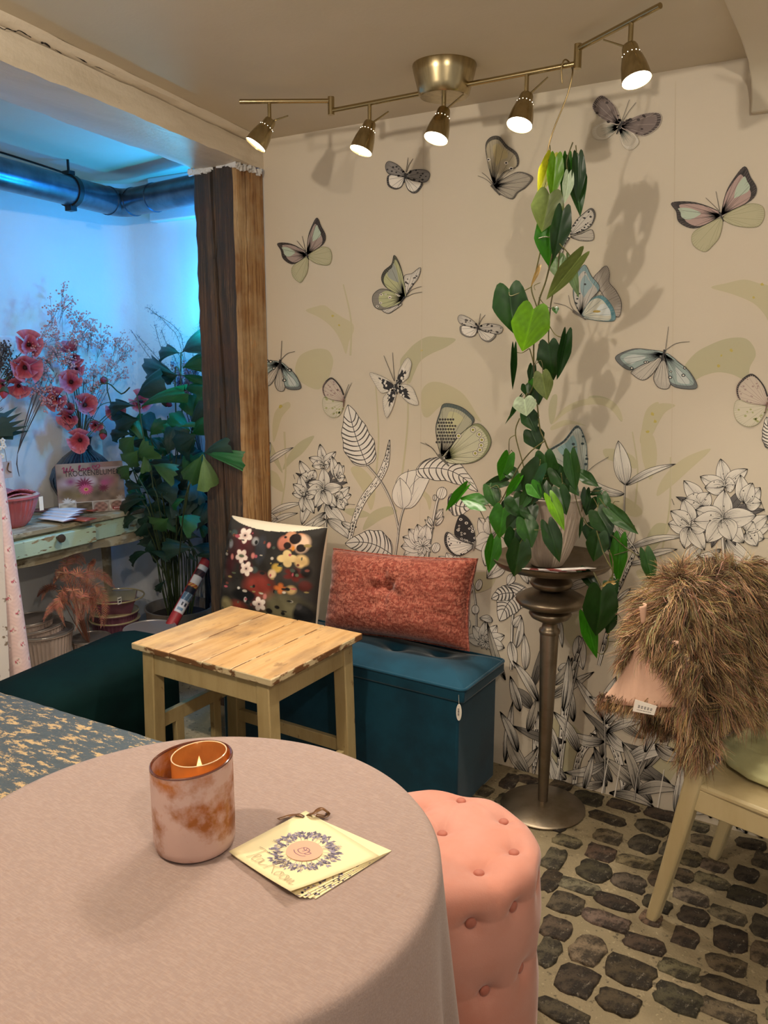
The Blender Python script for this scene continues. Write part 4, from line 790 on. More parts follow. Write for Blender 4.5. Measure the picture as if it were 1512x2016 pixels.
# ---------------------------------------------------------------- pine stool-table
SX0, SX1, SY0, SY1, SZ = -2.11, -1.508, -.945, -.46, .60
stl = thing('small_wooden_table', 'low square pine table with worn plank top and cream legs before the teal bench', 'table', ((SX0+SX1)/2, (SY0+SY1)/2, 0))
fr = [0, .295, .535, .735, 1.0]
for i in range(4):
    x0, x1 = lerp(SX0, SX1, fr[i])+.0016, lerp(SX0, SX1, fr[i+1])-.0016
    m = MB(); m.box(x0, x1, SY0, SY1, SZ-.024, SZ-random.uniform(0, .0015)); m.m = [0, 0, 1, 1, 1, 1]; m.m = [1, 0, 1, 1, 1, 1]
    m.build('plank', [M_pine, M_edge], stl, bevel=.004)
MB().box(SX0+.05, SX1-.05, SY0+.05, SY1-.05, SZ-.034, SZ-.0245).build('dark_gap_backing', M_dwood, stl)  # unseen dark sheet, added so the gaps between planks look shaded
lx = [(SX0+.03, SY0+.02), (SX1-.03, SY0+.02), (SX0+.03, SY1-.02), (SX1-.03, SY1-.02)]
def leg_mb(x, y, dx, dy):
    a, b = .05, .038; m = MB(); V = []
    for z, s in ((0, .014), (SZ-.026, 0)):
        for yy in ((y, y+a*dy) if dy > 0 else (y+a*dy, y)):
            for xx in ((x, x+a*dx) if dx > 0 else (x+a*dx, x)): V.append((xx-dx*s, yy-dy*s*.5, z))
    return m.hexa(V)
for (x, y), (dx, dy) in zip(lx, ((1, 1), (-1, 1), (1, -1), (-1, -1))): leg_mb(x, y, dx, dy).build('leg', M_cream, stl, bevel=.004)
za, zb = SZ-.125, SZ-.025
MB().box(lx[0][0]+.045, lx[1][0]-.045, SY0+.026, SY0+.048, za+.02, zb).build('apron', M_cream, stl, bevel=.002)
MB().box(lx[0][0]+.045, lx[1][0]-.045, SY1-.048, SY1-.026, za+.02, zb).build('apron', M_cream, stl, bevel=.002)
MB().box(SX0+.036, SX0+.058, SY0+.06, SY1-.06, za+.02, zb).build('apron', M_cream, stl, bevel=.002)
MB().box(SX1-.058, SX1-.036, SY0+.06, SY1-.06, za+.02, zb).build('apron', M_cream, stl, bevel=.002)
MB().box(SX0+.04, SX0+.06, SY0+.05, SY1-.05, .285, .335).build('stretcher', M_cream, stl, bevel=.002)
MB().box(SX0+.06, SX1-.06, SY1-.055, SY1-.035, .17, .215).build('stretcher', M_cream, stl, bevel=.002)
MB().box(SX1-.06, SX1-.036, SY0+.05, SY1-.05, .14, .185).build('stretcher', M_cream, stl, bevel=.002)
for t in (.3, .68): y = lerp(SY0, SY1, t); MB().box(SX0+.038, SX0+.06, y-.018, y+.018, .06, .287).build('spindle', M_cream, stl, bevel=.002)
MB().box(SX0+.03, SX0+.064, SY0+.05, SY1-.05, .045, .075).build('stretcher', M_cream, stl, bevel=.002)
for x, y in ((lx[1][0]-.025, SY0+.0185), (lx[1][0]-.02, SY0+.0185)): pass
# ---------------------------------------------------------------- dark green bench
gb = thing('green_velvet_bench', 'very dark green velvet bench with rounded top below the console table', 'bench', (-2.39, -.93, 0), R(7))
m = MB(); P = [(-.165, 0), (-.165, .40), (-.158, .435), (-.13, .462), (-.06, .476), (.05, .476), (.12, .466), (.155, .44), (.165, .40), (.165, 0)]
k = len(P); Ls = [-.36, -.35, -.33, .27, .305, .325, .333]; sc_e = [.93, .97, 1, 1, .985, .95, .9]
for y, s in zip(Ls, sc_e): m.add([(x*s, y, z*(1 if z < .3 else .94+.06*s)) for x, z in P], [])
for i in range(len(Ls)-1):
    for j in range(k): m.f.append((i*k+j, (i+1)*k+j, (i+1)*k+(j+1) % k, i*k+(j+1) % k)); m.m.append(0)
m.f += [tuple(range(k-1, -1, -1)), tuple((len(Ls)-1)*k+j for j in range(k))]; m.m += [0, 0]
m.build('upholstery', M_green, gb, world=False, smooth=60, bevel=0)
m = MB()
for sx_ in (-.13, .13):
    for sy_ in (-.32, .29): pass
# ---------------------------------------------------------------- flaking table, front left
ot = thing('worn_painted_table', 'low old table with flaking blue-grey paint at the left edge', 'table', (-2.05, -1.78, 0), R(3))
m = MB(); y1 = .435; x0, x1, y0 = -.75, .59, -.42
ne = 40; E = [(lerp(x0, x1, i/ne), y1+random.uniform(-.0035, .002)) for i in range(ne+1)]
m.prism([(x0, y0), (x1, y0)]+E[::-1], .522, .55); m.build('table_top', M_old, ot, world=False, bevel=.004, smooth=30)
for x in (x0+.06, x1-.06):
    for y in (y0+.06, y1-.07): MB().box(x-.028, x+.028, y-.028, y+.028, 0, .524).build('leg', M_old, ot, world=False, bevel=.004)
for y in (y0+.06, y1-.07): MB().box(x0+.088, x1-.088, y-.011, y+.011, .43, .523).build('apron', M_old, ot, world=False)
for x in (x0+.06, x1-.06): MB().box(x-.011, x+.011, y0+.088, y1-.098, .43, .523).build('apron', M_old, ot, world=False)
# ---------------------------------------------------------------- round table under a cloth
TCX, TCY, TR = -.93, -1.848, .408
rt_ = thing('round_table', 'round table hidden under a mauve linen cloth, in the foreground', 'table', (TCX, TCY, 0))
MB().lathe([(0, .715), (TR-.014, .715), (TR-.008, .722), (TR-.008, .738), (TR-.014, .744), (0, .744)], 64, (TCX, TCY, 0)).build('table_top', M_dwood, rt_)
MB().lathe([(0, 0), (.2, 0), (.2, .02), (.05, .04), (.035, .1), (.035, .66), (.06, .714), (0, .714)], 32, (TCX, TCY, 0)).build('pedestal', M_dwood, rt_)
fold = [(random.uniform(0, 6.28), k) for k in (7, 11, 16, 23)]
def cloth(u, v):
    a = 2*PI*u; 
    if v < .42: r = TR*(v/.42)*.985+.0; z = .7475+.0006*math.sin(9*r*8+3*math.cos(a))
    else:
        t = (v-.42)/.58; s = t*.60                            # arc length past the rim
        if s < .022: th = s/.014; r = TR*.985+.014*math.sin(min(th, PI/2)); z = .7475-.014*(1-math.cos(min(th, PI/2)))
        else:
            d = s-.022; w = sum(math.sin(k*a+p)*c for (p, k), c in zip(fold, (.45, .5, .3, .12)))
            amp = .028*min(1, d/.35)**1.1; r = TR*.985+.014+.035*min(1, d/.45)+amp*w+.010*min(1, d/.05)*0; z = .7475-.014-d
    return (TCX+r*math.cos(a), TCY+r*math.sin(a), max(z, .155))
tcl = MB().grid(cloth, 220, 90, cu=True).build('tablecloth', M_cloth, None, smooth=180)
tag(tcl, 'mauve brown linen tablecloth draped over the round foreground table', 'tablecloth')
# ---------------------------------------------------------------- pink tufted pouf
PX, PY, PR_, PH = -.812, -1.185, .228, .462
pf = thing('tufted_pouf', 'salmon pink velvet tufted round pouf beside the round table', 'pouf', (PX, PY, 0))
BT = [onz(x, y, PH-.006) for x, y in ((908, 1568), (992, 1609), (1012, 1669), (943, 1709), (871, 1632))]
BT += [np.array([PX+.13*math.cos(a), PY+.13*math.sin(a), PH-.006]) for a in (2.5, 3.3, 4.1)]
def side_hit(px, py):
    d = ray(px, py); o_ = CAM[:2]-[PX, PY]; A = d[0]**2+d[1]**2; B = 2*(o_ @ d[:2]); C_ = o_ @ o_-PR_**2; disc = B*B-4*A*C_
    t = (-B-math.sqrt(max(disc, 0)))/(2*A); return CAM+d*t
def top_z(b):
    r = math.hypot(b[0]-PX, b[1]-PY); k = r-(PR_-.05); b[2] = PH-.006 if k <= 0 else PH-.056+math.sqrt(max(0, .0025-k*k)); return b
BT = [top_z(b) for b in BT]
SB = [side_hit(1024, 1793), side_hit(963, 1962)]
aa = [math.atan2(p[1]-PY, p[0]-PX) for p in SB]; da = aa[0]-aa[1]
rows_ = [(.315+0*.0, aa[0]), (SB[1][2], aa[1])]
for k in range(1, 12): SB.append(np.array([PX+PR_*math.cos(aa[0]+k*PI/6), PY+PR_*math.sin(aa[0]+k*PI/6), SB[0][2]])); SB.append(np.array([PX+PR_*math.cos(aa[1]+k*PI/6), PY+PR_*math.sin(aa[1]+k*PI/6), SB[1][2]]))
ALLB = [np.array(b) for b in BT]+SB
SEG = []
for i, a in enumerate(ALLB):
    for j in range(i+1, len(ALLB)):
        if np.linalg.norm(a-ALLB[j]) < .155: SEG.append((a, ALLB[j]))
SA = np.array([s[0] for s in SEG]); SBb = np.array([s[1] for s in SEG]); SD = SBb-SA; SL = (SD**2).sum(1); AB = np.array(ALLB)
def pouf(u, v):
    a = 2*PI*u; rc_ = .05; L1 = PR_-rc_; L2 = L1+rc_*PI/2; L3 = L2+PH-rc_; s = v*L3
    if s < L1: p = np.array([s*math.cos(a), s*math.sin(a), PH]); n_ = np.array([0, 0, 1.]); 
    elif s < L2: t = (s-L1)/rc_; r = L1+rc_*math.sin(t); p = np.array([r*math.cos(a), r*math.sin(a), PH-rc_+rc_*math.cos(t)]); n_ = np.array([math.sin(t)*math.cos(a), math.sin(t)*math.sin(a), math.cos(t)])
    else: p = np.array([PR_*math.cos(a), PR_*math.sin(a), PH-rc_-(s-L2)]); n_ = np.array([math.cos(a), math.sin(a), 0])
    q = p+[PX, PY, 0]; d2 = ((AB-q)**2).sum(1); dep = .017*np.exp(-d2/.00045).max()+.011*np.exp(-d2/.0030).max()
    tt = np.clip(((q-SA)*SD).sum(1)/SL, 0, 1); dd = np.linalg.norm(SA+SD*tt[:, None]-q, axis=1).min(); dep += .006*math.exp(-(dd/.006)**2)
    q = q-n_*dep+n_*.004
    return tuple(q)
MB().grid(pouf, 150, 150, cu=True).build('cover', M_pink, pf, smooth=180)
for b in BT: MB().ball((b[0], b[1], b[2]-.0115), (.0125, .0125, .0065), 14).build('button', M_pink2, pf)
for b in SB: 
    a = math.atan2(b[1]-PY, b[0]-PX); m = MB(); Mb = Matrix.Translation(Vector((PX+(PR_-.0175)*math.cos(a), PY+(PR_-.0175)*math.sin(a), b[2]))) @ Matrix.Rotation(a, 4, 'Z')
    m.ball((0, 0, 0), (.0065, .0125, .0125), 14); m.v = [tuple(Mb @ Vector(p)) for p in m.v]; m.build('button', M_pink2, pf)
# ---------------------------------------------------------------- pedestal stand
QX, QY = -.937, -.206
pd = thing('pedestal_stand', 'tall champagne metal pedestal stand with turned discs by the wall', 'stand', (QX, QY, 0))
def lt(prof, n=48): return MB().lathe(prof, n, (QX, QY, 0))
lt([(0, .002), (.142, .002), (.144, .007), (.138, .012), (.06, .022), (.022, .03), (0, .03)], 64).build('base', M_pewter, pd, smooth=50)
lt([(0, .028), (.0165, .028), (.031, .628), (.029, .634), (0, .634)]).build('pole', M_pewter, pd, smooth=50)
lt([(0, .632), (.033, .632), (.035, .639), (.033, .646), (.027, .650), (.024, .664), (.026, .672), (0, .672)]).build('collar', M_pewter, pd, smooth=70)
lt([(0, .668), (.028, .670), (.062, .688), (.070, .700), (.066, .710), (.045, .718), (.025, .722), (0, .722)]).build('turned_disc', M_pewter, pd, smooth=70)
lt([(0, .716), (.05, .720), (.104, .732), (.115, .746), (.113, .755), (.09, .768), (.05, .776), (.022, .780), (0, .780)]).build('turned_disc', M_pewter, pd, smooth=70)
lt([(0, .776), (.022, .778), (.06, .790), (.070, .803), (.066, .813), (.045, .824), (.022, .838), (.02, .846), (0, .846)]).build('turned_disc', M_pewter, pd, smooth=70)
lt([(0, .842), (.04, .842), (.12, .850), (.18, .866), (.193, .882), (.196, .889), (.192, .890), (.176, .876), (.12, .864), (0, .862)], 64).build('dish', M_pewter, pd, smooth=60)
# leaflets fanned out on the dish
FA = math.atan2(CAM[1]-QY, CAM[0]-QX)
for i, (da, c_, off) in enumerate(((.10, '#d8d2ca', 0), (.22, '#7d2c2c', .001), (.36, '#cfc8c4', .002), (.52, '#8a3a34', .003), (.70, '#d4cdc6', .004))):
    a = FA+da-.28; d = np.array([math.cos(a), math.sin(a), 0]); sd = np.array([-d[1], d[0], 0]); c = np.array([QX, QY, .8915+i*.0016])
    V = []
    for z in (0, .0012):
        for w in (-.055, .055):
            for l, dz in ((.137, -.009), (.2, .003)): V.append(c+d*l+sd*w+[0, 0, z+dz])
    o = MB().hexa(V).build('leaflet', mat('leaflet_paper', hx(c_), .5), None)
    tag(o, ['pale', 'dark red', 'greyish white', 'brick red', 'cream'][i]+' leaflet in the fan on the pedestal dish, '+['lowest', 'second from below', 'middle one', 'second from the top', 'topmost'][i], 'leaflet', 'leaflets on the pedestal dish')
# ---------------------------------------------------------------- chair
CH_O, CH_R = (-.41, -.39, 0), R(-12.6)
ch = thing('wooden_chair', 'pale cream wooden chair with curved legs at the right edge', 'chair', CH_O, CH_R)
M_chair = mat('cream_lacquered_wood', hx('#bfae84'), .38, layers=[dict(scale=4, stretch=(3, 3, .6), col=hx('#ab986c'), lo=.45, hi=.68, amt=.6)], bump=(10, .15, (3, 3, .5)))
def sq_tube(P, W_, D_, m=None):                        # bar with rectangular section in local xz/y
    m = m or MB(); n = len(P); V = []
    for i, p in enumerate(P):
        d = np.array(P[min(i+1, n-1)])-np.array(P[max(i-1, 0)]); d = d/np.linalg.norm(d); s = np.array([0, 1., 0]); f = np.cross(s, d); f /= np.linalg.norm(f); s = np.cross(d, f)
        w = W_[i] if hasattr(W_, '__len__') else W_; e = D_[i] if hasattr(D_, '__len__') else D_
        V += [np.array(p)+f*e/2+s*w/2, np.array(p)-f*e/2+s*w/2, np.array(p)-f*e/2-s*w/2, np.array(p)+f*e/2-s*w/2]
    Fs = [(i*4+k, i*4+(k+1) % 4, i*4+4+(k+1) % 4, i*4+4+k) for i in range(n-1) for k in range(4)]+[(3, 2, 1, 0), tuple((n-1)*4+k for k in range(4))]
    return m.add(V, Fs)
for s in (-1, 1):
    y = s*.2
    P = [(-.012, y, 0), (.018, y, .14), (.044, y, .27), (.066, y, .39), (.078, y, .47), (.075, y, .58), (.058, y, .74), (.03, y, .93)]
    sq_tube(catmull(P, n=3), .036, [lerp(.03, .046, min(1, i/8)) if i < 12 else lerp(.046, .032, (i-12)/10) for i in range(22)]).build('back_leg', M_chair, ch, world=False, bevel=.006)
    sq_tube([(.44, y*.98, 0), (.43, y*.98, .42)], [.028, .038], [.028, .038]).build('front_leg', M_chair, ch, world=False, bevel=.004)
    sq_tube([(.085, y, .405), (.42, y, .405)], .024, .062).build('seat_rail', M_chair, ch, world=False, bevel=.003)
sq_tube([(.44, -.17, .405), (.44, .17, .405)], .02, .06).build('seat_rail', M_chair, ch, world=False)
P = [(.085, -.212), (.30, -.222), (.43, -.216), (.462, -.19), (.47, 0), (.462, .19), (.43, .216), (.30, .222), (.085, .212), (.075, 0)]
MB().prism(P, .432, .452).build('seat', M_chair, ch, world=False, bevel=.007, smooth=30)
for z0, h, x in ((.87, .07, .036), (.66, .045, .068)):
    MB().grid(lambda u, v, z0=z0, h=h, x=x: (x-.03*(1-(2*u-1)**2)*1.0+.0-(v)*.012, lerp(-.2, .2, u), z0+h*v), 16, 5).build('back_rail', M_chair, ch, world=False, solid=.018, smooth=60)
# seat cushion
M_sage = mat('sage_cotton', hx('#b0ad7e'), .85, bump=[(25, .35), (200, .2)])
sc_ = thing('round_seat_cushion', 'sage green round tufted seat cushion on the cream chair', 'cushion', onz(1500, 1478, .455), 0)
SCX, SCY = -.158, -.376
tf = [(SCX, SCY)]+[(SCX+.1*math.cos(a), SCY+.1*math.sin(a)) for a in np.linspace(.6, 6.88, 6)[:-1]]
tf[1:1] = [tuple(onz(1488, 1447, .495)[:2]), tuple(onz(1500, 1472, .495)[:2])]
def scu(u, v):
    a = 2*PI*u; s = v*2-1; rr = .205*(1-.018*abs(math.sin(a*9)))
    r = rr*(1-abs(s)**2.6 if False else math.sqrt(max(0, 1-abs(s)**3))); z = .476+.023*(1 if s > 0 else -1)*abs(s)**.75
    x, y = SCX+r*math.cos(a), SCY+r*math.sin(a)
    if s > 0:
        for p, q in tf: d2 = (x-p)**2+(y-q)**2; z -= .014*math.exp(-d2/.0005)+.004*math.exp(-d2/.004)
        z += .0015*math.sin(14*a)*(r/.2)**3
    return (x, y, max(z, .4535))
MB().grid(scu, 90, 60, cu=True).build('cover', M_sage, sc_, smooth=180)
# ================================================================ SMALL THINGS ON THE ROUND TABLE
def amber(name, frosted=True):
    m = bpy.data.materials.new(name); m.use_nodes = True; t = m.node_tree; N = t.nodes; L = t.links; out = N['Material Output']; b = N['Principled BSDF']
    b.inputs['Base Color'].default_value = (*hx('#c07a3c'), 1); b.inputs['Roughness'].default_value = .12; b.inputs['Transmission Weight'].default_value = 0; b.inputs['Coat Weight'].default_value = .5
    tl_ = N.new('ShaderNodeBsdfTransparent'); tl_.inputs[0].default_value = (*hx('#f0c48c'), 1); tr = N.new('ShaderNodeBsdfTranslucent'); tr.inputs[0].default_value = (*hx('#d8a062'), 1)
    m1 = N.new('ShaderNodeMixShader'); m1.inputs[0].default_value = .45; L.new(b.outputs[0], m1.inputs[1]); L.new(tr.outputs[0], m1.inputs[2])
    m2 = N.new('ShaderNodeMixShader'); m2.inputs[0].default_value = .28 if frosted else .4; L.new(m1.outputs[0], m2.inputs[1]); L.new(tl_.outputs[0], m2.inputs[2])
    if frosted:
        fd = N.new('ShaderNodeBsdfPrincipled'); fd.inputs['Base Color'].default_value = (*hx('#c2a296'), 1); fd.inputs['Roughness'].default_value = .55
        tc = N.new('ShaderNodeTexCoord'); n1 = N.new('ShaderNodeTexNoise'); n1.inputs['Scale'].default_value = 19; n1.inputs['Detail'].default_value = 6; n1.inputs['Roughness'].default_value = .62
        L.new(tc.outputs['Object'], n1.inputs['Vector']); mr = N.new('ShaderNodeMapRange'); mr.inputs[1].default_value = .38; mr.inputs[2].default_value = .56; L.new(n1.outputs['Fac'], mr.inputs[0])
        sp = N.new('ShaderNodeSeparateXYZ'); L.new(tc.outputs['Object'], sp.inputs[0]); mz = N.new('ShaderNodeMapRange'); mz.inputs[1].default_value = .05; mz.inputs[2].default_value = .005; mz.inputs[3].default_value = 0; mz.inputs[4].default_value = .45; L.new(sp.outputs['Z'], mz.inputs[0])
        ad = N.new('ShaderNodeMath'); ad.operation = 'ADD'; ad.use_clamp = True; L.new(mr.outputs[0], ad.inputs[0]); L.new(mz.outputs[0], ad.inputs[1])
        mm = N.new('ShaderNodeMath'); mm.operation = 'MULTIPLY'; mm.inputs[1].default_value = .93; L.new(ad.outputs[0], mm.inputs[0])
        m3 = N.new('ShaderNodeMixShader'); L.new(mm.outputs[0], m3.inputs[0]); L.new(m2.outputs[0], m3.inputs[1]); L.new(fd.outputs[0], m3.inputs[2]); L.new(m3.outputs[0], out.inputs['Surface'])
    else: L.new(m2.outputs[0], out.inputs['Surface'])
    return m
M_amber = amber('frosted_amber_glass'); M_amber2 = amber('clear_amber_glass', False); M_amber2.node_tree.nodes['Principled BSDF'].inputs['Base Color'].default_value = (*hx('#b8864e'), 1)
M_rim = mat('dark_amber_rim', hx('#5c2c1c'), .1, coat=1); M_wax = mat('candle_wax', hx('#e2a660'), .5, layers=[dict(scale=8, col=hx('#d4924c'), lo=.4, hi=.6, amt=.5)])
M_flame = mat('led_flame', hx('#ffc98a'), .6, emit=.55); M_wick = mat('dark_wick', hx('#2b1a12'), .7)
GB = onz(384, 1668, .75); GX, GY = -.931, -1.8285; GR = .0665
gv = thing('candle_glass', 'frosted amber glass cylinder with a slanted rim standing on the mauve cloth', 'candle holder', (GX, GY, .7485))
zt_ = .7485
def glass(R_, h, wall, tilt, az, n=64):
    m = MB(); P = [(0, .0), (R_*.86, .0), (R_*.97, .006), (R_, .018), (R_, .5), (R_, 1.0)]
    def rim(a): return h+tilt*math.cos(a-az)
    V = []; 
    ring = []
    for r, zf in P[1:]+[(R_-wall, 1.0), (R_-wall, .5), (R_-wall, .02), (R_*.85, .010)]:
        for k in range(n):
            a = 2*PI*k/n; z = zf if zf < .1 else zf*rim(a)
            V.append((r*math.cos(a), r*math.sin(a), z))
    m.add(V, [(j*n+k, j*n+(k+1) % n, (j+1)*n+(k+1) % n, (j+1)*n+k) for j in range(8) for k in range(n)]+[tuple(range(n-1, -1, -1)), tuple(8*n+k for k in range(n))])
    rimP = [((R_-wall/2)*math.cos(2*PI*k/n), (R_-wall/2)*math.sin(2*PI*k/n), rim(2*PI*k/n)) for k in range(n)]
    return m, rimP
view = math.atan2(RT[1], RT[0])
m, rp = glass(GR, .149, .004, .006, view, 64); m.build('glass_wall', M_amber, gv, world=False, smooth=60)
MB().tube(rp, .0023, 8, closed=True).build('glass_rim', M_rim, gv, world=False)
LX, LY = GX+.010*math.cos(view)+.012*math.cos(view+PI/2), GY+.010*math.sin(view)+.012*math.sin(view+PI/2)
lc = thing('led_candle', 'amber candle in a clear glass cup inside the frosted amber glass', 'candle', (LX, LY, zt_+.011))
m, rp = glass(.0455, .142, .0022, .004, view, 48); m.build('cup', M_amber2, lc, world=False, smooth=60)
MB().tube(rp, .0011, 8, closed=True).build('cup_rim', mat('bright_glass_rim', hx('#e7c9a0'), .05, coat=1), lc, world=False)
MB().lathe([(0, .004), (.042, .004), (.042, .100), (.036, .103), (.015, .101), (0, .100)], 40).build('wax', M_wax, lc, world=False, smooth=40)
MB().tube([(0, 0, .1), (.0005, 0, .108)], .0012, 6).build('wick', M_wick, lc, world=False)
MB().lathe([(0, .104), (.0042, .109), (.0056, .115), (.0046, .122), (.0022, .131), (0, .139)], 16, sq=.35, M=Matrix.Rotation(view, 4, 'Z')).build('flame', M_flame, lc, world=False, smooth=80)
light('flame_light', 'POINT', (LX, LY, zt_+.136), .05, (1, .68, .36), .006)
# ---- menu booklet
mb_ = thing('menu_booklet', 'small square cream menu cards tied with a brown ribbon on the cloth', 'menu', onz(600, 1680, .7485))
cA, cB, cC, cD = [onz(x, y, .7575) for x, y in ((450, 1673), (602, 1593), (747, 1682), (572, 1762))]
def card(A, B_, C_, D_, z, th=.0008, curl=0, n=10):
    m = MB()
    def f(u, v):
        p = A*(1-u)*(1-v)+B_*u*(1-v)+C_*u*v+D_*(1-u)*v; return (p[0], p[1], z+curl*(1-u)**2*v**2)
    return f
M_card = mat('cream_menu_card', hx('#e3d3a4'), .6); M_rib = mat('brown_satin_ribbon', hx('#6a4520'), .35)
ctr = (cA+cB+cC+cD)/4
for i, (rot_, z) in enumerate(((9, .7487), (7, .7500), (5.2, .7513), (3.4, .7526))):
    Rm = np.array(Matrix.Rotation(R(rot_), 3, 'Z')); Q = [cB+(Rm @ (p-cB)) for p in (cA, cB, cC, cD)]
    f = card(*Q, z); m = MB(); m.hexa([(*f(u, v)[:2], z+dz) for dz in (0, .001) for v in (0, 1) for u in (0, 1)]); pg = m.build('page', M_card, mb_)
    q = MB(hx('#6d6374')); 
    for k in range(60):                                    # floral print at the page edge
        u, v = random.uniform(.0, .9), random.uniform(.93, .995); p = f(u, v); r = random.uniform(.001, .0028); q.add([(p[0]+r*math.cos(a), p[1]+r*math.sin(a), z+.00112) for a in (0, 1.3, 2.5, 3.8, 5.1)], [(0, 1, 2, 3, 4)], 0, random.choice((hx('#6d6374'), hx('#4b4453'), hx('#9a8fa0'))))
    q.build('edge_print', M_attr, pg, smooth=0)
f = card(cA, cB, cC, cD, .7543, curl=.0095)
m = MB()
m.grid(lambda u, v: f(u, v), 14, 14); m.build('cover', M_card, mb_, solid=.0007)
def on_card(u, v, dz=.0006): p = f(u, v); return (p[0], p[1], p[2]+dz)
PRT = MB(); pk = [0]
def cpoly(P, col): pk[0] += 1; PRT.add([on_card(u, v, .0005+pk[0]*2e-6) for u, v in P], [tuple(range(len(P)))], 0, col)
def cline(P, w, col):
    pk[0] += 1; P = [np.array(p, float) for p in P]; V = []
    for i in range(len(P)):
        d = P[min(i+1, len(P)-1)]-P[max(0, i-1)]; d /= np.linalg.norm(d)+1e-9; nn = np.array([-d[1], d[0]]); V += [P[i]+nn*w/2, P[i]-nn*w/2]
    PRT.add([on_card(u, v, .0005+pk[0]*2e-6) for u, v in V], [(2*i, 2*i+1, 2*i+3, 2*i+2) for i in range(len(P)-1)], 0, col)
WC_ = (.52, .52); LIL = [hx('#5f5568'), hx('#7d7388'), hx('#4c4455'), hx('#948a98')]
for k in range(330):
    a = random.uniform(0, 2*PI); r0 = random.uniform(.18, .22); ln = random.uniform(.03, .065); r1 = random.uniform(r0, .315)
    q = np.array([WC_[0]+r1*math.cos(a), WC_[1]+r1*math.sin(a)]); b_ = a+random.uniform(-1, 1); d = np.array([math.cos(b_), math.sin(b_)]); nn = np.array([-d[1], d[0]])*ln*.22
    c_ = random.choice(LIL); cpoly([q, q+d*ln*.5+nn, q+d*ln, q+d*ln*.5-nn], c_)
for k in range(30):
    a = 2*PI*k/30+random.uniform(-.1, .1); d = np.array([math.cos(a), math.sin(a)]); P0 = np.array(WC_)+d*.18; P1 = np.array(WC_)+d*random.uniform(.27, .345); cline([P0, P1], .004, random.choice(LIL))
    for s in np.linspace(.35, 1, 6):
        q = P0+(P1-P0)*s; 
        for sg in (1, -1): e = np.array([math.cos(a+sg*.8), math.sin(a+sg*.8)]); cpoly([q, q+e*.016+[.003, 0], q+e*.03, q+e*.016-[.003, 0]], random.choice(LIL))
pk[0] += 1
PRT.add([on_card(WC_[0]+.172*r/6*math.cos(a), WC_[1]+.172*r/6*math.sin(a), .0005+pk[0]*2e-6) for r in range(7) for a in np.linspace(0, 2*PI, 41)[:-1]], [(r*40+k, r*40+(k+1) % 40, r*40+40+(k+1) % 40, r*40+40+k) for r in range(6) for k in range(40)], 0, hx('#dc9f84')); pk[0] += 20
# local axes of the card print: reading direction runs from the top-left corner to the lower one
e1 = np.array([.0, 1.]) ; e2 = np.array([1., 0.])       # e1 = along text, e2 = up
def tx(x, y, o_, s_): return (o_[0]+e2[0]*y*s_+e1[0]*x*s_, o_[1]+e1[1]*x*s_)
for P in ([(-.5,.1),(-.55,-.3),(-.2,-.5),(.2,-.45),(.45,-.1),(.4,.3),(.1,.5),(-.3,.45),(-.5,.1)], [(-.45,.35),(-.1,.1),(.3,.25),(.4,.35)], [(.4,.1),(.75,.2),(.7,-.25),(.35,-.3)], [(-.8,-.6),(-.3,-.85),(.4,-.8),(.8,-.5)], [(-.1,.45),(.05,.1),(-.05,-.2)]):
    cline(catmull([tx(x, y, WC_, .1) for x, y in P], n=6), .008, hx('#5b4458'))
HWB = PRT; PRT.build('wreath_print', M_attr, mb_, smooth=0); PRT = MB(); HW = hx('#9c8666')                                       # handwriting: Tea Room
for P in ([(0,1),(.5,1.05),(1.1,.98)], [(.6,1.05),(.5,.5),(.3,.0)], [(.6,.28),(.85,.42),(.85,.6),(.66,.5),(.7,.1),(1,.1)], [(1.35,.45),(1.1,.45),(1.05,.1),(1.3,.15),(1.4,.5),(1.4,.12),(1.6,.1)], [(1.6,.1),(2.0,.3)],
          [(2.3,1),(2.15,.4),(2.05,0)], [(2.0,.8),(2.4,1.1),(2.8,.85),(2.6,.55),(2.2,.5)], [(2.35,.5),(2.7,.2),(2.95,.0)], [(3.2,.45),(3.0,.25),(3.15,.02),(3.4,.2),(3.2,.45),(3.5,.4)], [(3.75,.45),(3.55,.25),(3.7,.02),(3.95,.2),(3.75,.45),(4.0,.42)], [(4.05,.4),(4.05,.05),(4.25,.4),(4.3,.05),(4.5,.4),(4.55,.05),(4.9,.1)]):
    cline(catmull([tx(x, y*1.25, (.06, .17), .155) for x, y in P], n=5), .006, HW)
pk[0]+=0; cpoly([(.905+.012*math.cos(a), .07+.012*math.sin(a)) for a in np.linspace(0, 6.28, 12)], hx('#2a1c10'))
PRT.build('handwriting', M_attr, mb_, smooth=0)
def band(P, w, name='ribbon'):
    P = [np.array(p, float) for p in P]; m = MB(); V = []
    for i in range(len(P)):
        d = P[min(i+1, len(P)-1)]-P[max(0, i-1)]; s = np.cross(d, [0, 0, 1.]); s /= np.linalg.norm(s)+1e-9; V += [P[i]+s*w/2, P[i]-s*w/2]
    m.add(V, [(2*i, 2*i+1, 2*i+3, 2*i+2) for i in range(len(P)-1)]); return m.build(name, M_rib, mb_, solid=.0006, smooth=60)
h_ = np.array(on_card(.905, .07, .0008)); t1 = onz(585, 1608, .7535); t2 = onz(612, 1607, .756)
band(catmull([h_, h_+(t1-h_)*.5+[0, 0, .003], t1+[0, 0, .004], onz(570, 1606, .752), onz(548, 1613, .7555)], n=5), .0075)
band(catmull([onz(606, 1603, .7545), onz(618, 1600, .762), onz(633, 1592, .766), onz(645, 1600, .757), onz(640, 1607, .752), onz(622, 1605, .7525)], n=6), .0095)
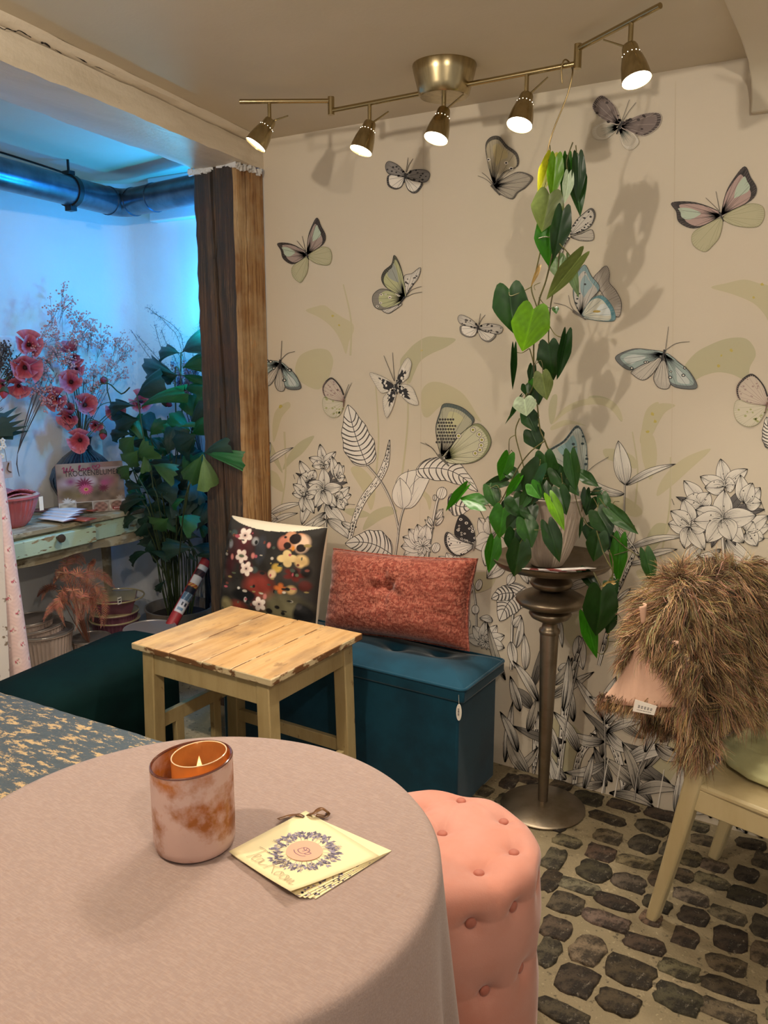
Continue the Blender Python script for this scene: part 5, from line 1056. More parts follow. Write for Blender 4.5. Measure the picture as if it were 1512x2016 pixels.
# ================================================================ SHEEPSKIN THROW OVER THE CHAIR BACK
M_fur = mat('brown_sheep_wool', rough=.55, attr=True, sheen=.2, spec=.3); M_hide = mat('suede_hide', hx('#d0a88e'), .8, layers=[dict(scale=14, col=hx('#c39c82'), lo=.4, hi=.65, amt=.6)], bump=(60, .2))
fu = thing('sheepskin_throw', 'shaggy brown sheepskin draped over the back of the cream chair', 'throw', CH_O, CH_R)
SEC = [  # height, cross-section in the chair's frame, from far front round the near post to the back
 (.575, [(.118,.19),(.128,.05),(.132,-.08),(.128,-.17),(.105,-.245),(.06,-.265),(.045,-.25),(.05,-.2),(.055,-.1),(.06,.15)]),
 (.625,  [(.112,.20),(.116,.05),(.124,-.08),(.12,-.18),(.09,-.25),(.04,-.27),(.02,-.255),(.03,-.2),(.04,-.1),(.045,.15)]),
 (.68,  [(.108,.205),(.11,.05),(.11,-.09),(.10,-.19),(.06,-.255),(.01,-.275),(-.04,-.25),(-.06,-.2),(-.05,-.08),(-.01,.15)]),
 (.76,  [(.098,.208),(.10,.05),(.098,-.09),(.085,-.19),(.05,-.25),(-.01,-.27),(-.08,-.235),(-.13,-.17),(-.13,-.05),(-.07,.14)]),
 (.85,  [(.085,.208),(.085,.05),(.08,-.09),(.065,-.19),(.03,-.24),(-.02,-.255),(-.09,-.215),(-.135,-.15),(-.12,-.03),(-.06,.14)]),
 (.925, [(.068,.205),(.066,.05),(.06,-.09),(.045,-.18),(.02,-.22),(-.02,-.225),(-.07,-.185),(-.095,-.12),(-.08,-.02),(-.03,.14)]),
 (.965, [(.035,.195),(.03,.05),(.025,-.08),(.015,-.15),(.0,-.175),(-.02,-.17),(-.04,-.13),(-.05,-.09),(-.04,-.01),(.0,.14)])]
RINGS = []
for z, P in SEC: RINGS.append([np.array([*q, z]) for q in catmull([np.array(p) for p in P], n=4)])
nr = len(RINGS[0]); fine = []
for j in range(nr): fine.append(catmull([r[j] for r in RINGS], n=4))
S = np.array(fine)                                       # [around][height]
def surf(u, v): return tuple(S[min(nr-1, int(u*(nr-1)+.5))][min(S.shape[1]-1, int(v*(S.shape[1]-1)+.5))])
core = MB(hx('#4a3624')); core.grid(surf, nr, S.shape[1]); core.c = [hx('#3a2a1b')]*len(core.v); core.build('hide_body', M_fur, fu, world=False, solid=.004, smooth=180)
FURC = [hx('#987654'), hx('#b59468'), hx('#7a5c3e'), hx('#cdae82'), hx('#624a32'), hx('#a5835e')]
def strands(mb, root, nrm, ln, k, spread, grav, w0=.0011):
    ip = proj(np.array(TM[fu] @ Vector(tuple(map(float, root)))))
    if ip[0] > 1400 and ip[1] > 1408: return
    nrm = np.array(nrm, float); nrm /= np.linalg.norm(nrm)+1e-9; sw = rng.normal(size=3)*.6
    cl = random.choice(FURC); d0 = nrm*.9+np.array([0, 0, -grav])+sw*.7
    cend = rng.normal(size=3)*.45; wv = rng.normal(size=3)
    for _ in range(k):
        p = np.array(root)+rng.normal(size=3)*spread; tipo = np.array(root); L_ = ln*random.uniform(.75, 1.15); n = 5; P = [p]; d = d0+rng.normal(size=3)*.12; d /= np.linalg.norm(d)
        for s in range(n):
            d = d+np.array([0, 0, -.32*grav-.08])+cend*.22+wv*math.cos(s*1.9)*.34; d /= np.linalg.norm(d); p = p+d*L_/n; c = tipo+d0/np.linalg.norm(d0)*L_*(s+1)/n*.0; P.append(p)
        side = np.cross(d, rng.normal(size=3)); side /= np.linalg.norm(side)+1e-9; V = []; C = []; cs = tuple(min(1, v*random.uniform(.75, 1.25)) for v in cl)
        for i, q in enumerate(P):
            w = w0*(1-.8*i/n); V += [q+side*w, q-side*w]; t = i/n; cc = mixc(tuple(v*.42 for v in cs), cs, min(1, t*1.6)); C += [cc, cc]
        mb.add(V, [(2*i, 2*i+1, 2*i+3, 2*i+2) for i in range(n)], 0, C)
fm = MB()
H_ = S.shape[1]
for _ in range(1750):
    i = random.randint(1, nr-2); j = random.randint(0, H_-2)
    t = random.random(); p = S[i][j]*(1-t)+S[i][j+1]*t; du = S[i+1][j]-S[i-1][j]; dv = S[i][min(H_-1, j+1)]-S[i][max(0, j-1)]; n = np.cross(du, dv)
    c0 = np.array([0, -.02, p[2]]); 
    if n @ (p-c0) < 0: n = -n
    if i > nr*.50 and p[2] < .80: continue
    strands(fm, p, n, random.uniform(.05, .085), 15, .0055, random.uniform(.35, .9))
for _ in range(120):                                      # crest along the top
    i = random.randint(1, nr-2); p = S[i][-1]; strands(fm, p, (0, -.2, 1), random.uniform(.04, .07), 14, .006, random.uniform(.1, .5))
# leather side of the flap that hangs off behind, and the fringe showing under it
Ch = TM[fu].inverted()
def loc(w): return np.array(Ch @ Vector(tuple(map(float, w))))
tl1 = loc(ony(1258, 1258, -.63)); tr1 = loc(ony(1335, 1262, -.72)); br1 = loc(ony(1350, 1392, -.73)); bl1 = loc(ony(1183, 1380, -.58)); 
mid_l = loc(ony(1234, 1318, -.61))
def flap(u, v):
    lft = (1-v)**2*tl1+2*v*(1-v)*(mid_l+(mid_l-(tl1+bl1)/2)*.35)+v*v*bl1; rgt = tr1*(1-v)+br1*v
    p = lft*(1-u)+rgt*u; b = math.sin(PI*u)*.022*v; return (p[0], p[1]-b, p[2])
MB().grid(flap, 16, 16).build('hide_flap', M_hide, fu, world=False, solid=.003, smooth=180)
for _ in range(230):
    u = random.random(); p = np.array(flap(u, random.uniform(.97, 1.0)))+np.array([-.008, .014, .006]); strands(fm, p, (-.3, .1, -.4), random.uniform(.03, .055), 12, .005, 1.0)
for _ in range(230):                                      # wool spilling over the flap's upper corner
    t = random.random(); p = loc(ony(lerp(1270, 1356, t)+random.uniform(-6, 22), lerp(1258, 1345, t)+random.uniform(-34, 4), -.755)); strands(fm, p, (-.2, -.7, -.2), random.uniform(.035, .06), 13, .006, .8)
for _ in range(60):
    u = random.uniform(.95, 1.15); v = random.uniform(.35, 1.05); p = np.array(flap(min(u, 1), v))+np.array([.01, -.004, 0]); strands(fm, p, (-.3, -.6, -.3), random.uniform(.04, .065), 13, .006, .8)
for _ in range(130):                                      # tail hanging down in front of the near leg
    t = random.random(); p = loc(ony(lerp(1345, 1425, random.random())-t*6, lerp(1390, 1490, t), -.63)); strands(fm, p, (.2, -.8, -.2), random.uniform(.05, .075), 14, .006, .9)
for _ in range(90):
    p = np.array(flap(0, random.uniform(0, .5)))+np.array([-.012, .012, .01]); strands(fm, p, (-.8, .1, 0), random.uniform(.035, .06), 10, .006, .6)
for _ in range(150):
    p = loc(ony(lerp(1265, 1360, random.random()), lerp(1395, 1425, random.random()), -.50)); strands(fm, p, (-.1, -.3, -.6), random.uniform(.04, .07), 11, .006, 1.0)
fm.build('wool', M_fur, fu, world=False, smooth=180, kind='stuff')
ea = loc(ony(1263, 1216, -.66)); er = [np.array([math.cos(a), 0, math.sin(a)]) for a in np.linspace(0, 2*PI, 13)[:-1]]
MB().grid(lambda u, v: tuple(ea+np.array([.012*math.sin(u*PI*.9)*(1-v*.4)-.004+.006*v, -.008*math.cos(u*PI*1.3)*(1-.5*v), .03-.045*v+.008*u])), 9, 8).build('hide_curl', M_hide, fu, world=False, solid=.002, smooth=180)
# care label stitched to the flap edge
l0, l1, l2, l3 = [loc(ony(x, y, -.70)) for x, y in ((1256, 1371), (1299, 1384), (1293, 1402), (1251, 1394))]
off = np.array([.004, -.022, 0]); l0, l1, l2, l3 = (q+off for q in (l0, l1, l2, l3))
lb = MB().add([l0, l1, l2, l3], [(0, 1, 2, 3)]).build('care_label', M_paper_w, fu, world=False, smooth=0, solid=.0006)
tag(lb, 'white care label')
m = MB(); nl = np.cross(l1-l0, l3-l0); nl /= np.linalg.norm(nl); nl = nl if nl[1] < 0 else -nl
def onl(u, v): return l0*(1-u)*(1-v)+l1*u*(1-v)+l2*u*v+l3*(1-u)*v+nl*.0006
def rect(u0, u1, v0, v1): m.add([onl(u0, v0), onl(u1, v0), onl(u1, v1), onl(u0, v1)], [(0, 1, 2, 3)])
for k in range(5):                                       # row of wash-care symbols: frames with a stroke
    u = .2+k*.14; rect(u, u+.08, .38, .42); rect(u, u+.08, .58, .62); rect(u, u+.012, .38, .62); rect(u+.068, u+.08, .38, .62); rect(u+.03, u+.05, .44, .56)
for k in range(16): rect(.18+k*.042, .18+k*.042+random.uniform(.015, .035), .76, .82)
m.build('care_symbols', M_ink, lb, world=False, smooth=0)
# ================================================================ CLIMBING PLANT IN A RIBBED POT ON THE PEDESTAL
M_pot = mat('ribbed_white_ceramic', hx('#c3b4a4'), .6, layers=[dict(scale=10, stretch=(1, 1, .5), col=hx('#a89888'), lo=.45, hi=.68, amt=.35)], bump=(40, .3))
M_soil = mat('potting_soil', hx('#1d140d'), .95, bump=(60, 1))
LEAFC = {'D': '#193a10', 'M': '#2c5220', 'G': '#30700f', 'L': '#669a16', 'Y': '#b3b326', 'O': '#66743a', 'S': '#74905f', 'P': '#bcd0ae', 'T': '#a88a50'}  # Y has backlight painted into its yellow
M_leaf = {k: mat('heart_leaf_'+n, hx(LEAFC[k]), .34, attr=True, subs=.28 if k in 'GLY' else .14, layers=[dict(scale=6, stretch=(1, 1, 1), col=tuple(v*.72 for v in hx(LEAFC[k])), lo=.4, hi=.7, amt=.45)]) for k, n in zip('DMGLYOSPT', ('dark', 'mid', 'fresh', 'lime', 'yellow', 'olive', 'silver', 'pale', 'tan'))}
M_vine = mat('vine_stem', hx('#4a4526'), .6, layers=[dict(scale=20, col=hx('#6d6a34'), lo=.4, hi=.65)]); M_hook = mat('bronze_wire', hx('#8d7a55'), .35, .9)
PXc, PYc = -.952, -.215
po = thing('potted_climbing_plant', 'heart-leaved climbing plant in a ribbed white pot on the pedestal, trained up to the lamp', 'plant', (PXc, PYc, .866))
m = MB(); hp = .232; n = 96; prof = [(.048, .866), (.053, .870), (.07, .90), (.094, .96), (.114, 1.03), (.124, 1.085), (.127, .866+hp-.008)]
m.lathe(prof+[(.131, .866+hp-.004), (.131, .866+hp), (.124, .866+hp), (.119, 1.06), (.09, .96)], 264, (PXc, PYc, 0), flute=(44, -.035, 1, 6)); m.build('ribbed_pot', M_pot, po, smooth=50)
MB().lathe([(.119, 1.058), (.06, 1.07), (0, 1.072)][::-1], 24, (PXc, PYc, 0)).build('soil', M_soil, po)
def leaf_mesh(col, cup, fold, tipb, seed, rgb):
    m = MB(); N_ = 12; TS = [-1, -.93, -.8, -.62, -.44, -.28, -.14, -.05, 0, .05, .14, .28, .44, .62, .8, .93, 1]; rows = []; CL = []
    for t in TS:
        u = abs(t); yt = -.17*math.sin(PI*min(1, u/.9))+.34*u**7; yb = .36+.64*(1-u)**.74 if u < 1 else .36
        for i in range(N_+1):
            s = i/N_; y = yt+(yb-yt)*s; x = t*.5
            z = -fold*abs(x)+cup*x*x*1.6-tipb*max(0, y)**2+.010*math.sin(9*y+2*t+seed)+.014*math.sin(u*5+y*15)*u
            rows.append((x, y, z-.02*math.exp(-(t/.09)**2))); f = 1+.55*math.exp(-(t/.04)**2)+.16*math.sin((y-.55*u)*26)**3; CL.append(tuple(min(1, v*f) for v in rgb))
    m.add(rows, [(k*(N_+1)+i, k*(N_+1)+i+1, (k+1)*(N_+1)+i+1, (k+1)*(N_+1)+i) for k in range(len(TS)-1) for i in range(N_)], 0, CL)
    me = m.mesh('leaf', col); me.polygons.foreach_set('use_smooth', [True]*len(me.polygons)); return me
LM = {k: [leaf_mesh(M_leaf[k], .25, -.16+.10*q, .10+.08*q, q+1, hx(LEAFC[k])) for q in range(3)] for k in LEAFC}
def ydep(py): return float(np.interp(py, [100, 300, 700, 950, 1400], [-.40, -.40, -.32, -.24, -.26]))
def pt(z, x, y, dy=0): px, py = z(x, y); return ony(px, py, ydep(py)+dy)
LV = [  # crop, attach, tip, width (crop px), tone, towards the room (m)
('A',(770,112),(690,352),105,'Y',0),('A',(803,118),(785,372),100,'L',-.01),('A',(955,112),(965,390),85,'D',0),('A',(915,150),(975,480),120,'M',.02),('A',(880,120),(858,400),70,'G',.015),('A',(892,222),(875,400),70,'P',-.02),('A',(760,362),(715,595),195,'O',-.02),
('A',(848,482),(800,785),125,'D',-.03),('A',(760,545),(758,832),170,'G',0),('A',(965,782),(742,1056),115,'O',-.03),('A',(815,785),(830,925),115,'S',.03),('A',(880,800),(960,1030),70,'S',.05),('A',(490,1005),(522,1285),205,'D',0),('A',(652,1140),(588,1410),232,'L',-.03),
('A',(757,1378),(778,1605),150,'D',0),('A',(872,1312),(820,1600),82,'D',-.01),('A',(522,1405),(515,1670),38,'D',0),('A',(690,850),(640,975),26,'T',0),('A',(712,1575),(742,1738),118,'O',-.03),('A',(645,1515),(630,1615),55,'D',.01),('A',(592,1740),(602,1848),138,'P',-.05),
('A',(690,1650),(690,1775),62,'D',.01),('A',(600,1645),(612,1712),65,'D',.01),('A',(565,1728),(478,1850),28,'D',0),('A',(655,1690),(600,1760),70,'D',.02),('A',(800,1120),(808,1155),40,'M',0),('A',(650,1600),(655,1690),60,'G',.03),
('B',(612,112),(668,235),105,'D',0),('B',(640,238),(692,355),125,'D',0),('B',(560,60),(450,188),22,'M',0),('B',(485,405),(428,572),98,'G',-.06),('B',(690,478),(575,690),165,'D',-.12),('B',(730,408),(762,625),148,'M',-.08),('B',(905,400),(938,640),98,'M',-.10),('B',(470,575),(325,590),78,'D',-.05),
('B',(978,528),(1086,602),72,'M',-.02),('B',(192,618),(58,772),58,'G',-.06),('B',(312,735),(160,680),112,'G',-.07),('B',(358,615),(412,755),98,'M',-.06),('B',(556,555),(462,685),52,'G',-.13),('B',(830,635),(868,795),115,'D',-.15),('B',(768,688),(864,890),80,'L',-.165),('B',(715,595),(762,725),78,'D',-.14),
('B',(448,768),(418,955),142,'G',-.09),('B',(500,720),(430,800),90,'D',-.04),('B',(520,690),(600,830),150,'D',-.11),('B',(610,740),(660,845),110,'D',-.12),('B',(595,842),(650,1010),132,'M',-.14),('B',(525,915),(520,1065),128,'D',-.13),('B',(560,1005),(530,1218),150,'D',-.16),('B',(755,875),(833,1108),112,'D',-.165),
('B',(385,975),(355,1188),98,'G',-.08),('B',(1105,635),(1032,668),46,'D',0),('B',(1120,672),(1148,800),85,'M',0),('B',(1045,695),(1010,802),95,'D',.01),('B',(1090,785),(1180,935),155,'D',-.05),('B',(1175,770),(1342,922),92,'M',-.06),('B',(1065,885),(1025,985),130,'D',-.03),('B',(1095,940),(1065,1115),140,'D',-.07),
('B',(1240,975),(1212,1262),112,'G',-.04),('B',(1170,950),(1195,1085),85,'D',-.02),('B',(1412,1062),(1468,1275),98,'M',-.05),('B',(1112,1325),(1092,1625),218,'D',-.14),('B',(1010,1495),(1078,1765),95,'G',-.09),('B',(985,1190),(1108,1330),80,'D',-.02),('B',(1192,1262),(1108,1285),36,'T',-.10),('B',(1165,1255),(1215,1345),95,'D',-.05),
('B',(1185,1475),(1155,1610),80,'D',-.09),('B',(1275,1578),(1270,1705),48,'G',-.03),('B',(800,500),(890,640),110,'D',-.08),('B',(700,610),(640,730),80,'D',-.12),('B',(560,720),(625,810),85,'D',-.10),('B',(630,640),(560,770),75,'M',-.12),('B',(860,560),(960,660),90,'D',-.06),('B',(480,500),(560,560),80,'D',-.05),('B',(600,560),(520,640),90,'D',-.09),('B',(1010,640),(1000,760),60,'D',-.02),('B',(980,840),(965,960),22,'D',-.06),('B',(640,600),(700,690),90,'G',-.15),('B',(540,820),(470,900),90,'D',-.1)]
ends = []
for i, (zz, a, b, w, c, dy) in enumerate(LV):
    z = zA if zz == 'A' else zB; A = pt(z, *a, dy); B_ = pt(z, *b, dy-.012); w *= 1.1; A = A-(B_-A)*.04; L_ = np.linalg.norm(B_-A)*1.05; px, py = z(*a)
    wpx = np.linalg.norm(pt(z, a[0]+w, a[1], dy)-A); tw = CAM-A; tw = tw/np.linalg.norm(tw)+np.array([random.uniform(-.35, .35), 0, random.uniform(-.1, .45)])
    Mw = frame(A, B_-A, tw, wpx/.98, L_, max(L_, wpx)*.8)
    place(LM[c][i % 3], 'leaf', po, Mw); ends.append((A, dy))
VN = [('A',[(765,20),(772,120)],0,.0013),('A',[(782,100),(770,190),(722,330),(708,480)],0,.0022),('A',[(920,0),(880,120),(885,200),(895,225)],0,.0018),('A',[(940,20),(948,112)],0,.0015),('A',[(822,370),(824,480),(795,690),(740,930),(690,1080),(662,1290),(655,1420),(662,1600),(688,1855)],.005,.0024),('B',[(688,150),(700,230),(730,300),(760,370),(850,520),(880,640)],0,.0024),
('A',[(700,740),(664,900),(640,990),(672,1100),(690,1150)],.01,.002),('A',[(832,700),(815,900),(772,1090),(756,1300),(760,1380)],.01,.002),('A',[(628,1395),(655,1510),(650,1650),(600,1740)],0,.0018),('A',[(690,650),(740,640),(800,660),(880,740),(920,800)],-.025,.0016),('A',[(640,978),(570,1015),(500,1040),(488,1015)],0,.0015),('A',[(525,1415),(575,1425),(625,1395)],0,.0013),('A',[(690,1050),(740,1110),(800,1125)],0,.0014),('A',[(755,1230),(800,1300),(850,1320),(870,1312)],0,.0014),('A',[(665,1000),(660,970),(700,950)],0,.001),('A',[(700,1030),(690,1100),(655,1140)],-.02,.0014),
('A',[(690,1365),(680,1450),(660,1510)],-.01,.0013),('A',[(672,1500),(700,1475),(715,1510),(715,1580)],-.02,.0012),
('B',[(560,150),(532,260),(590,490),(600,640)],-.03,.002),('B',[(532,262),(495,285),(488,330),(490,405)],-.04,.0013),('B',[(735,300),(640,370),(560,470),(490,600),(440,700),(360,825),(376,970)],-.08,.002),('B',[(440,700),(380,740),(312,735)],-.06,.0013),('B',[(310,725),(280,740),(330,850)],-.06,.0013),('B',[(360,625),(410,605),(440,690)],-.07,.0012),
('B',[(930,650),(985,830),(1080,910),(1180,940),(1250,1000),(1300,1040),(1360,1075),(1412,1062)],-.05,.0017),('B',[(1080,910),(1120,1040),(1150,1110),(1190,1200),(1130,1290),(1112,1330)],-.10,.0017),('B',[(1165,1040),(1190,1120),(1188,1260)],-.09,.002),('B',[(1200,1075),(1300,1045)],-.05,.0014),('B',[(1215,1460),(1165,1600),(1155,1690),(1120,1745),(1075,1725)],-.09,.0015),('B',[(1155,1660),(1220,1655),(1275,1620)],-.06,.0012),('B',[(1110,1290),(1060,1190)],-.08,.003),('B',[(840,520),(850,600),(830,640)],-.1,.0015),('B',[(880,560),(905,400)],-.09,.0012),('B',[(700,430),(690,480)],-.11,.0014),('B',[(660,905),(720,905)],-.15,.0012),('B',[(600,980),(590,1010)],-.14,.0012),('B',[(980,780),(1010,660),(1100,640)],-.01,.0015),('B',[(1060,690),(1085,740),(1090,785)],-.04,.0015),('B',[(1100,690),(1160,770),(1180,775)],-.05,.0014)]
for zz, P, dy, r in VN:
    z = zA if zz == 'A' else zB; MB().tube(catmull([pt(z, *p, dy+.004*math.sin(i*2.1)) for i, p in enumerate(P)], n=5), r, 6).build('vine', M_vine, po)
for A, dy in ends:                                        # petioles run back into the foliage
    if dy < -.03:
        t = A+np.array([random.uniform(-.015, .015), .05, random.uniform(-.03, .02)]); MB().tube([A, (A+t)/2+[0, 0, .012], t], .0011, 5).build('petiole', M_vine, po)
# wire hook on the lamp rail that holds the top shoots
hk = ony(1114, 124, yc); hz = rail_pt(1112, jL, jR)
W0 = [hz+np.array([-.004, -.006, -.045]), hz+np.array([-.006, -.0105, -.01]), hz+np.array([-.001, -.008, .011]), hz+np.array([.004, .004, .014]), hz+np.array([.012, .012, .002]), ony(1127, 145, yc), ony(1116, 190, yc), ony(1090, 255, yc), ony(1078, 300, yc), ony(1084, 325, yc)]
hko = MB().tube(catmull(W0, n=6), .0022, 8).build('wire_hook', M_hook, None); tag(hko, 'long bronze wire hook hung over the lamp bar, holding the plant shoots', 'hook')
# ================================================================ ALCOVE: CONSOLE TABLE AND WHAT STANDS ON AND UNDER IT
M_mint = mat('chipped_mint_paint', hx('#a9bfa8'), .55, layers=[dict(scale=9, stretch=(3, .8, 3), col=hx('#8d7a58'), lo=.60, hi=.63), dict(scale=24, stretch=(2, .7, 3), col=hx('#6d5a3d'), lo=.65, hi=.68)], bump=[(14, .5, (2, .8, 2))])
M_shab = mat('shabby_top_wood', hx('#8d8168'), .6, layers=[dict(scale=8, stretch=(2, .8, 2), col=hx('#b9b29a'), lo=.48, hi=.56, amt=.9), dict(scale=20, stretch=(2, .6, 2), col=hx('#4a3c2a'), lo=.6, hi=.68)], bump=[(14, .5, (2, .7, 2))])
M_knob = mat('worn_brown_knob', hx('#3f3226'), .5, layers=[dict(scale=30, col=hx('#6d5c45'), lo=.55, hi=.65)])
KX0, KX1, KY0, KY1, KZ = -3.515, -3.075, -1.55, .13, .805
co = thing('console_table', 'shabby mint green console table with one drawer along the alcove wall', 'table', ((KX0+KX1)/2, (KY0+KY1)/2, 0))
for i in range(3): MB().box(lerp(KX0, KX1, i/3)+.001, lerp(KX0, KX1, (i+1)/3)-.001, KY0, KY1, KZ-.022, KZ-random.uniform(0, .001)).build('plank', M_shab, co, bevel=.003)
DY0, DY1 = -.80, -.305
MB().box(KX0+.02, KX1-.025, KY0+.03, KY1-.025, KZ-.10, KZ-.022-.0005).build('carcass', M_shab, co)
MB().box(KX1-.028, KX1-.012, DY1+.006, KY1-.02, KZ-.108, KZ-.026).build('front_panel', M_mint, co, bevel=.003)
dr = MB().box(KX1-.03, KX1+.022, DY0, DY1, KZ-.105, KZ-.034).build('drawer', M_mint, co, bevel=.004)
kn = onx(121, 1060, KX1+.05); m = MB(); m.lathe([(0, 0), (.007, 0), (.006, .012), (.016, .02), (.019, .028), (.016, .036), (0, .038)], 20, (KX1+.022, kn[1], kn[2]), M=Matrix.Rotation(PI/2, 4, 'Y')); m.build('knob', M_knob, dr, smooth=60)
ap = [(DY0-.3, -.14)]
m = MB(); P = [(KY0+.04, KZ-.1)]; 
ys = np.linspace(KY0+.04, KY1-.03, 50)
def scal(y): t = (y+.30); return KZ-.135-.022*abs(math.sin((y+.33)*PI/.46))**.7*(1)-.014*math.exp(-((y+.33)/.03)**2)
prof = [(y, scal(y)) for y in ys]; m.prism(prof+[(KY1-.03, KZ-.102), (KY0+.04, KZ-.102)], KX1-.04, KX1-.018, M=Matrix(((0, 0, 1, 0), (1, 0, 0, 0), (0, 1, 0, 0), (0, 0, 0, 1)))); m.build('apron', M_shab, co, smooth=30)
for x in (KX0+.05, KX1-.05):
    for y in (KY0+.07, KY1-.06):
        if x > -3.2 and y > 0: continue
        MB().lathe([(0, 0), (.016, 0), (.02, .1), (.026, .5), (.03, KZ-.16), (.03, KZ-.101), (0, KZ-.101)], 12, (x, y, 0)).build('leg', M_shab, co)
# ---- ribbed mixing bowl with a waffle cloth
M_bowl = mat('pink_glaze', hx('#b9626a'), .22, coat=.4); M_bowl_in = mat('cream_glaze', hx('#d8b8a4'), .25)
def ribbed(name, c, R0, R1, h, mats, parent, ribs=40, amp=-.04, lip=.006, inner=.005, j0=1, n=None, M=None, cup=1.0):
    z = c[2]; pr = [(R0*.92, 0), (R0, .004)]+[(lerp(R0, R1, t**cup), lerp(.006, h-.012, t)) for t in (.1, .3, .5, .7, .9, 1.0)]+[(R1+lip, h-.008), (R1+lip, h), (R1, h)]
    pi = [(R1-inner, h-.004)]+[(lerp(R0, R1, t**cup)-inner, lerp(.01, h-.012, t)) for t in (1, .7, .4, .1)]+[(0, .01)]
    m = MB(); n = n or ribs*4
    m.lathe(pr, n, (0, 0, 0) if M else c, flute=(ribs, amp, j0+1, 7), M=M); k = len(m.f)
    m.f = m.f[:-2]; m.m = m.m[:-2]
    m.lathe([pr[0], (0, 0)][::-1], n, (0, 0, 0) if M else c, M=M); m.lathe([pr[-1]]+pi, n, (0, 0, 0) if M else c, mi=1, M=M)
    if pi[-1][0] == 0: pass
    return m.build(name, mats, parent, smooth=50)
bx_ = onz(36, 1033, KZ); bw = thing('mixing_bowl', 'ribbed pink mixing bowl holding a folded cloth on the console table', 'bowl', (-3.235, -.60, KZ))
BC = (-3.235, -.60, KZ); ribbed('bowl_body', BC, .062, .118, .135, [M_bowl, M_bowl_in], bw, 34, -.035, .006, .006, cup=.62)
M_waf = mat('pink_waffle_cloth', hx('#c0707a'), .9, bump=[(160, 1.0, (1, 1, 1), 'voronoi')])
m = MB()
for k in range(3): m.grid(lambda u, v, k=k: (BC[0]-.085+.16*u, BC[1]-.09+.17*v, KZ+.105+.012*k+.022*math.sin(PI*v)+.008*math.sin(5*u+k)+.01*u), 14, 14)
o = m.build('waffle_cloth', M_waf, None, solid=.006, smooth=60); tag(o, 'pink waffle cloth folded inside the ribbed pink bowl', 'cloth')
tgp = onx(84, 985, -3.10); m = MB(); m.box(-3.112, -3.1108, tgp[1]-.010, tgp[1]+.010, tgp[2]-.045, tgp[2]+.015); o = m.build('price_tag', M_paper_w, None, bevel=.0004); tag(o, 'narrow white price tag hanging from the ribbed pink bowl', 'tag')
# ---- folded leaflets
M_nap = mat('white_paper', hx('#dcd8dc'), .55); M_terra = mat('terracotta_paper', hx('#a04c34'), .55); M_mauve = mat('mauve_paper', hx('#8a6468'), .6)
ND = [('white folded leaflet with brown edge, ', 0)]
for i, (px, py, l, a_, mt, nm) in enumerate(((98, 1006, .17, 24, M_mauve, 'mauve folded card lying furthest back under the white leaflets'), (150, 1022, .16, 12, M_terra, 'terracotta folded card peeping out in front under the white leaflets'), (165, 1003, .15, 16, M_terra, 'reddish brown folded card lying to the right behind the white leaflets'), (112, 1022, .16, 6, M_nap, 'white folded leaflet at the front of the fan on the console'), (118, 1015, .16, 8, M_nap, 'white folded leaflet second from the front of the fan on the console'), (125, 1010, .16, 10, M_nap, 'white folded leaflet third from the front of the fan on the console'), (133, 1004, .16, 12, M_nap, 'white folded leaflet at the back of the fan on the console'))):
    z = KZ+.001+i*.0042; c = onz(px, py, z); t = thing('folded_leaflet', nm, 'leaflet', c, 0, 'leaflets on the console table')
    Mx = Matrix.Translation(Vector(tuple(c))) @ Matrix.Rotation(R(32.2+a_-32), 4, 'Z')
    MB().grid(lambda u, v: tuple(Mx @ Vector((l*(u-.5), .075*(v-.5), .001+.004*math.sin(PI*u)*.5))), 6, 3).build('lower_leaf', mt, t, solid=.0012)
    MB().grid(lambda u, v: tuple(Mx @ Vector((l*(u-.5), .075*(v-.5), .0035+.006*math.sin(PI*v)*.5))), 6, 5).build('upper_leaf', mt, t, solid=.0012)
    MB().tube([tuple(Mx @ Vector((l*.5, .0375-.075*v, .0022))) for v in (0, .5, 1)], .0022, 6).build('fold', M_mauve if mt is M_nap else mt, t)
# ---- vases
M_vase = mat('dark_blue_glass', hx('#12202c'), .12, coat=.6, spec=.7); M_bl = mat('black_glaze', hx('#08080c'), .08, coat=1)
v1 = thing('ribbed_blue_vase', 'bulbous dark blue ribbed glass vase behind the book on the console', 'vase', (-3.34, -.13, KZ))
MB().lathe([(0, 0), (.055, 0), (.065, .006), (.12, .05), (.15, .11), (.155, .145), (.14, .19), (.09, .245), (.05, .275), (.042, .30), (.048, .33), (.055, .34), (.048, .338), (.036, .30), (.04, .27), (0, .2)], 96, (-3.34, -.13, KZ), flute=(32, -.05, 2, 8)).build('body', M_vase, v1, smooth=60)
v2 = thing('black_bottle_vase', 'glossy black bottle vase behind the pink bowl at the left edge', 'vase', (-3.40, -.66, KZ))
MB().lathe([(0, 0), (.085, 0), (.095, .01), (.112, .05), (.115, .10), (.10, .155), (.06, .215), (.034, .26), (.026, .31), (.026, .36), (.034, .385), (.036, .39), (.028, .385), (.02, .36), (.02, .30), (0, .2)], 48, (-3.40, -.66, KZ)).build('body', M_bl, v2, smooth=60)
m = MB(); q = onx(14, 925, -3.27); m.box(-3.272, -3.2708, q[1]-.028, q[1]+.024, q[2]-.036, q[2]+.036); tgo = thing('gift_tag', 'pale card tag with brown ribbon hanging on the black bottle vase', 'tag', (-3.271, q[1], q[2]-.036)); m.build('card', mat('kraft_card', hx('#b7a6a0'), .7), tgo)
MB().tube(catmull([(-3.268, q[1]+.01, q[2]+.03), (-3.266, q[1]+.0, q[2]+.0), (-3.266, q[1]+.016, q[2]-.012)]), .0025, 6).build('ribbon', M_rib, tgo)
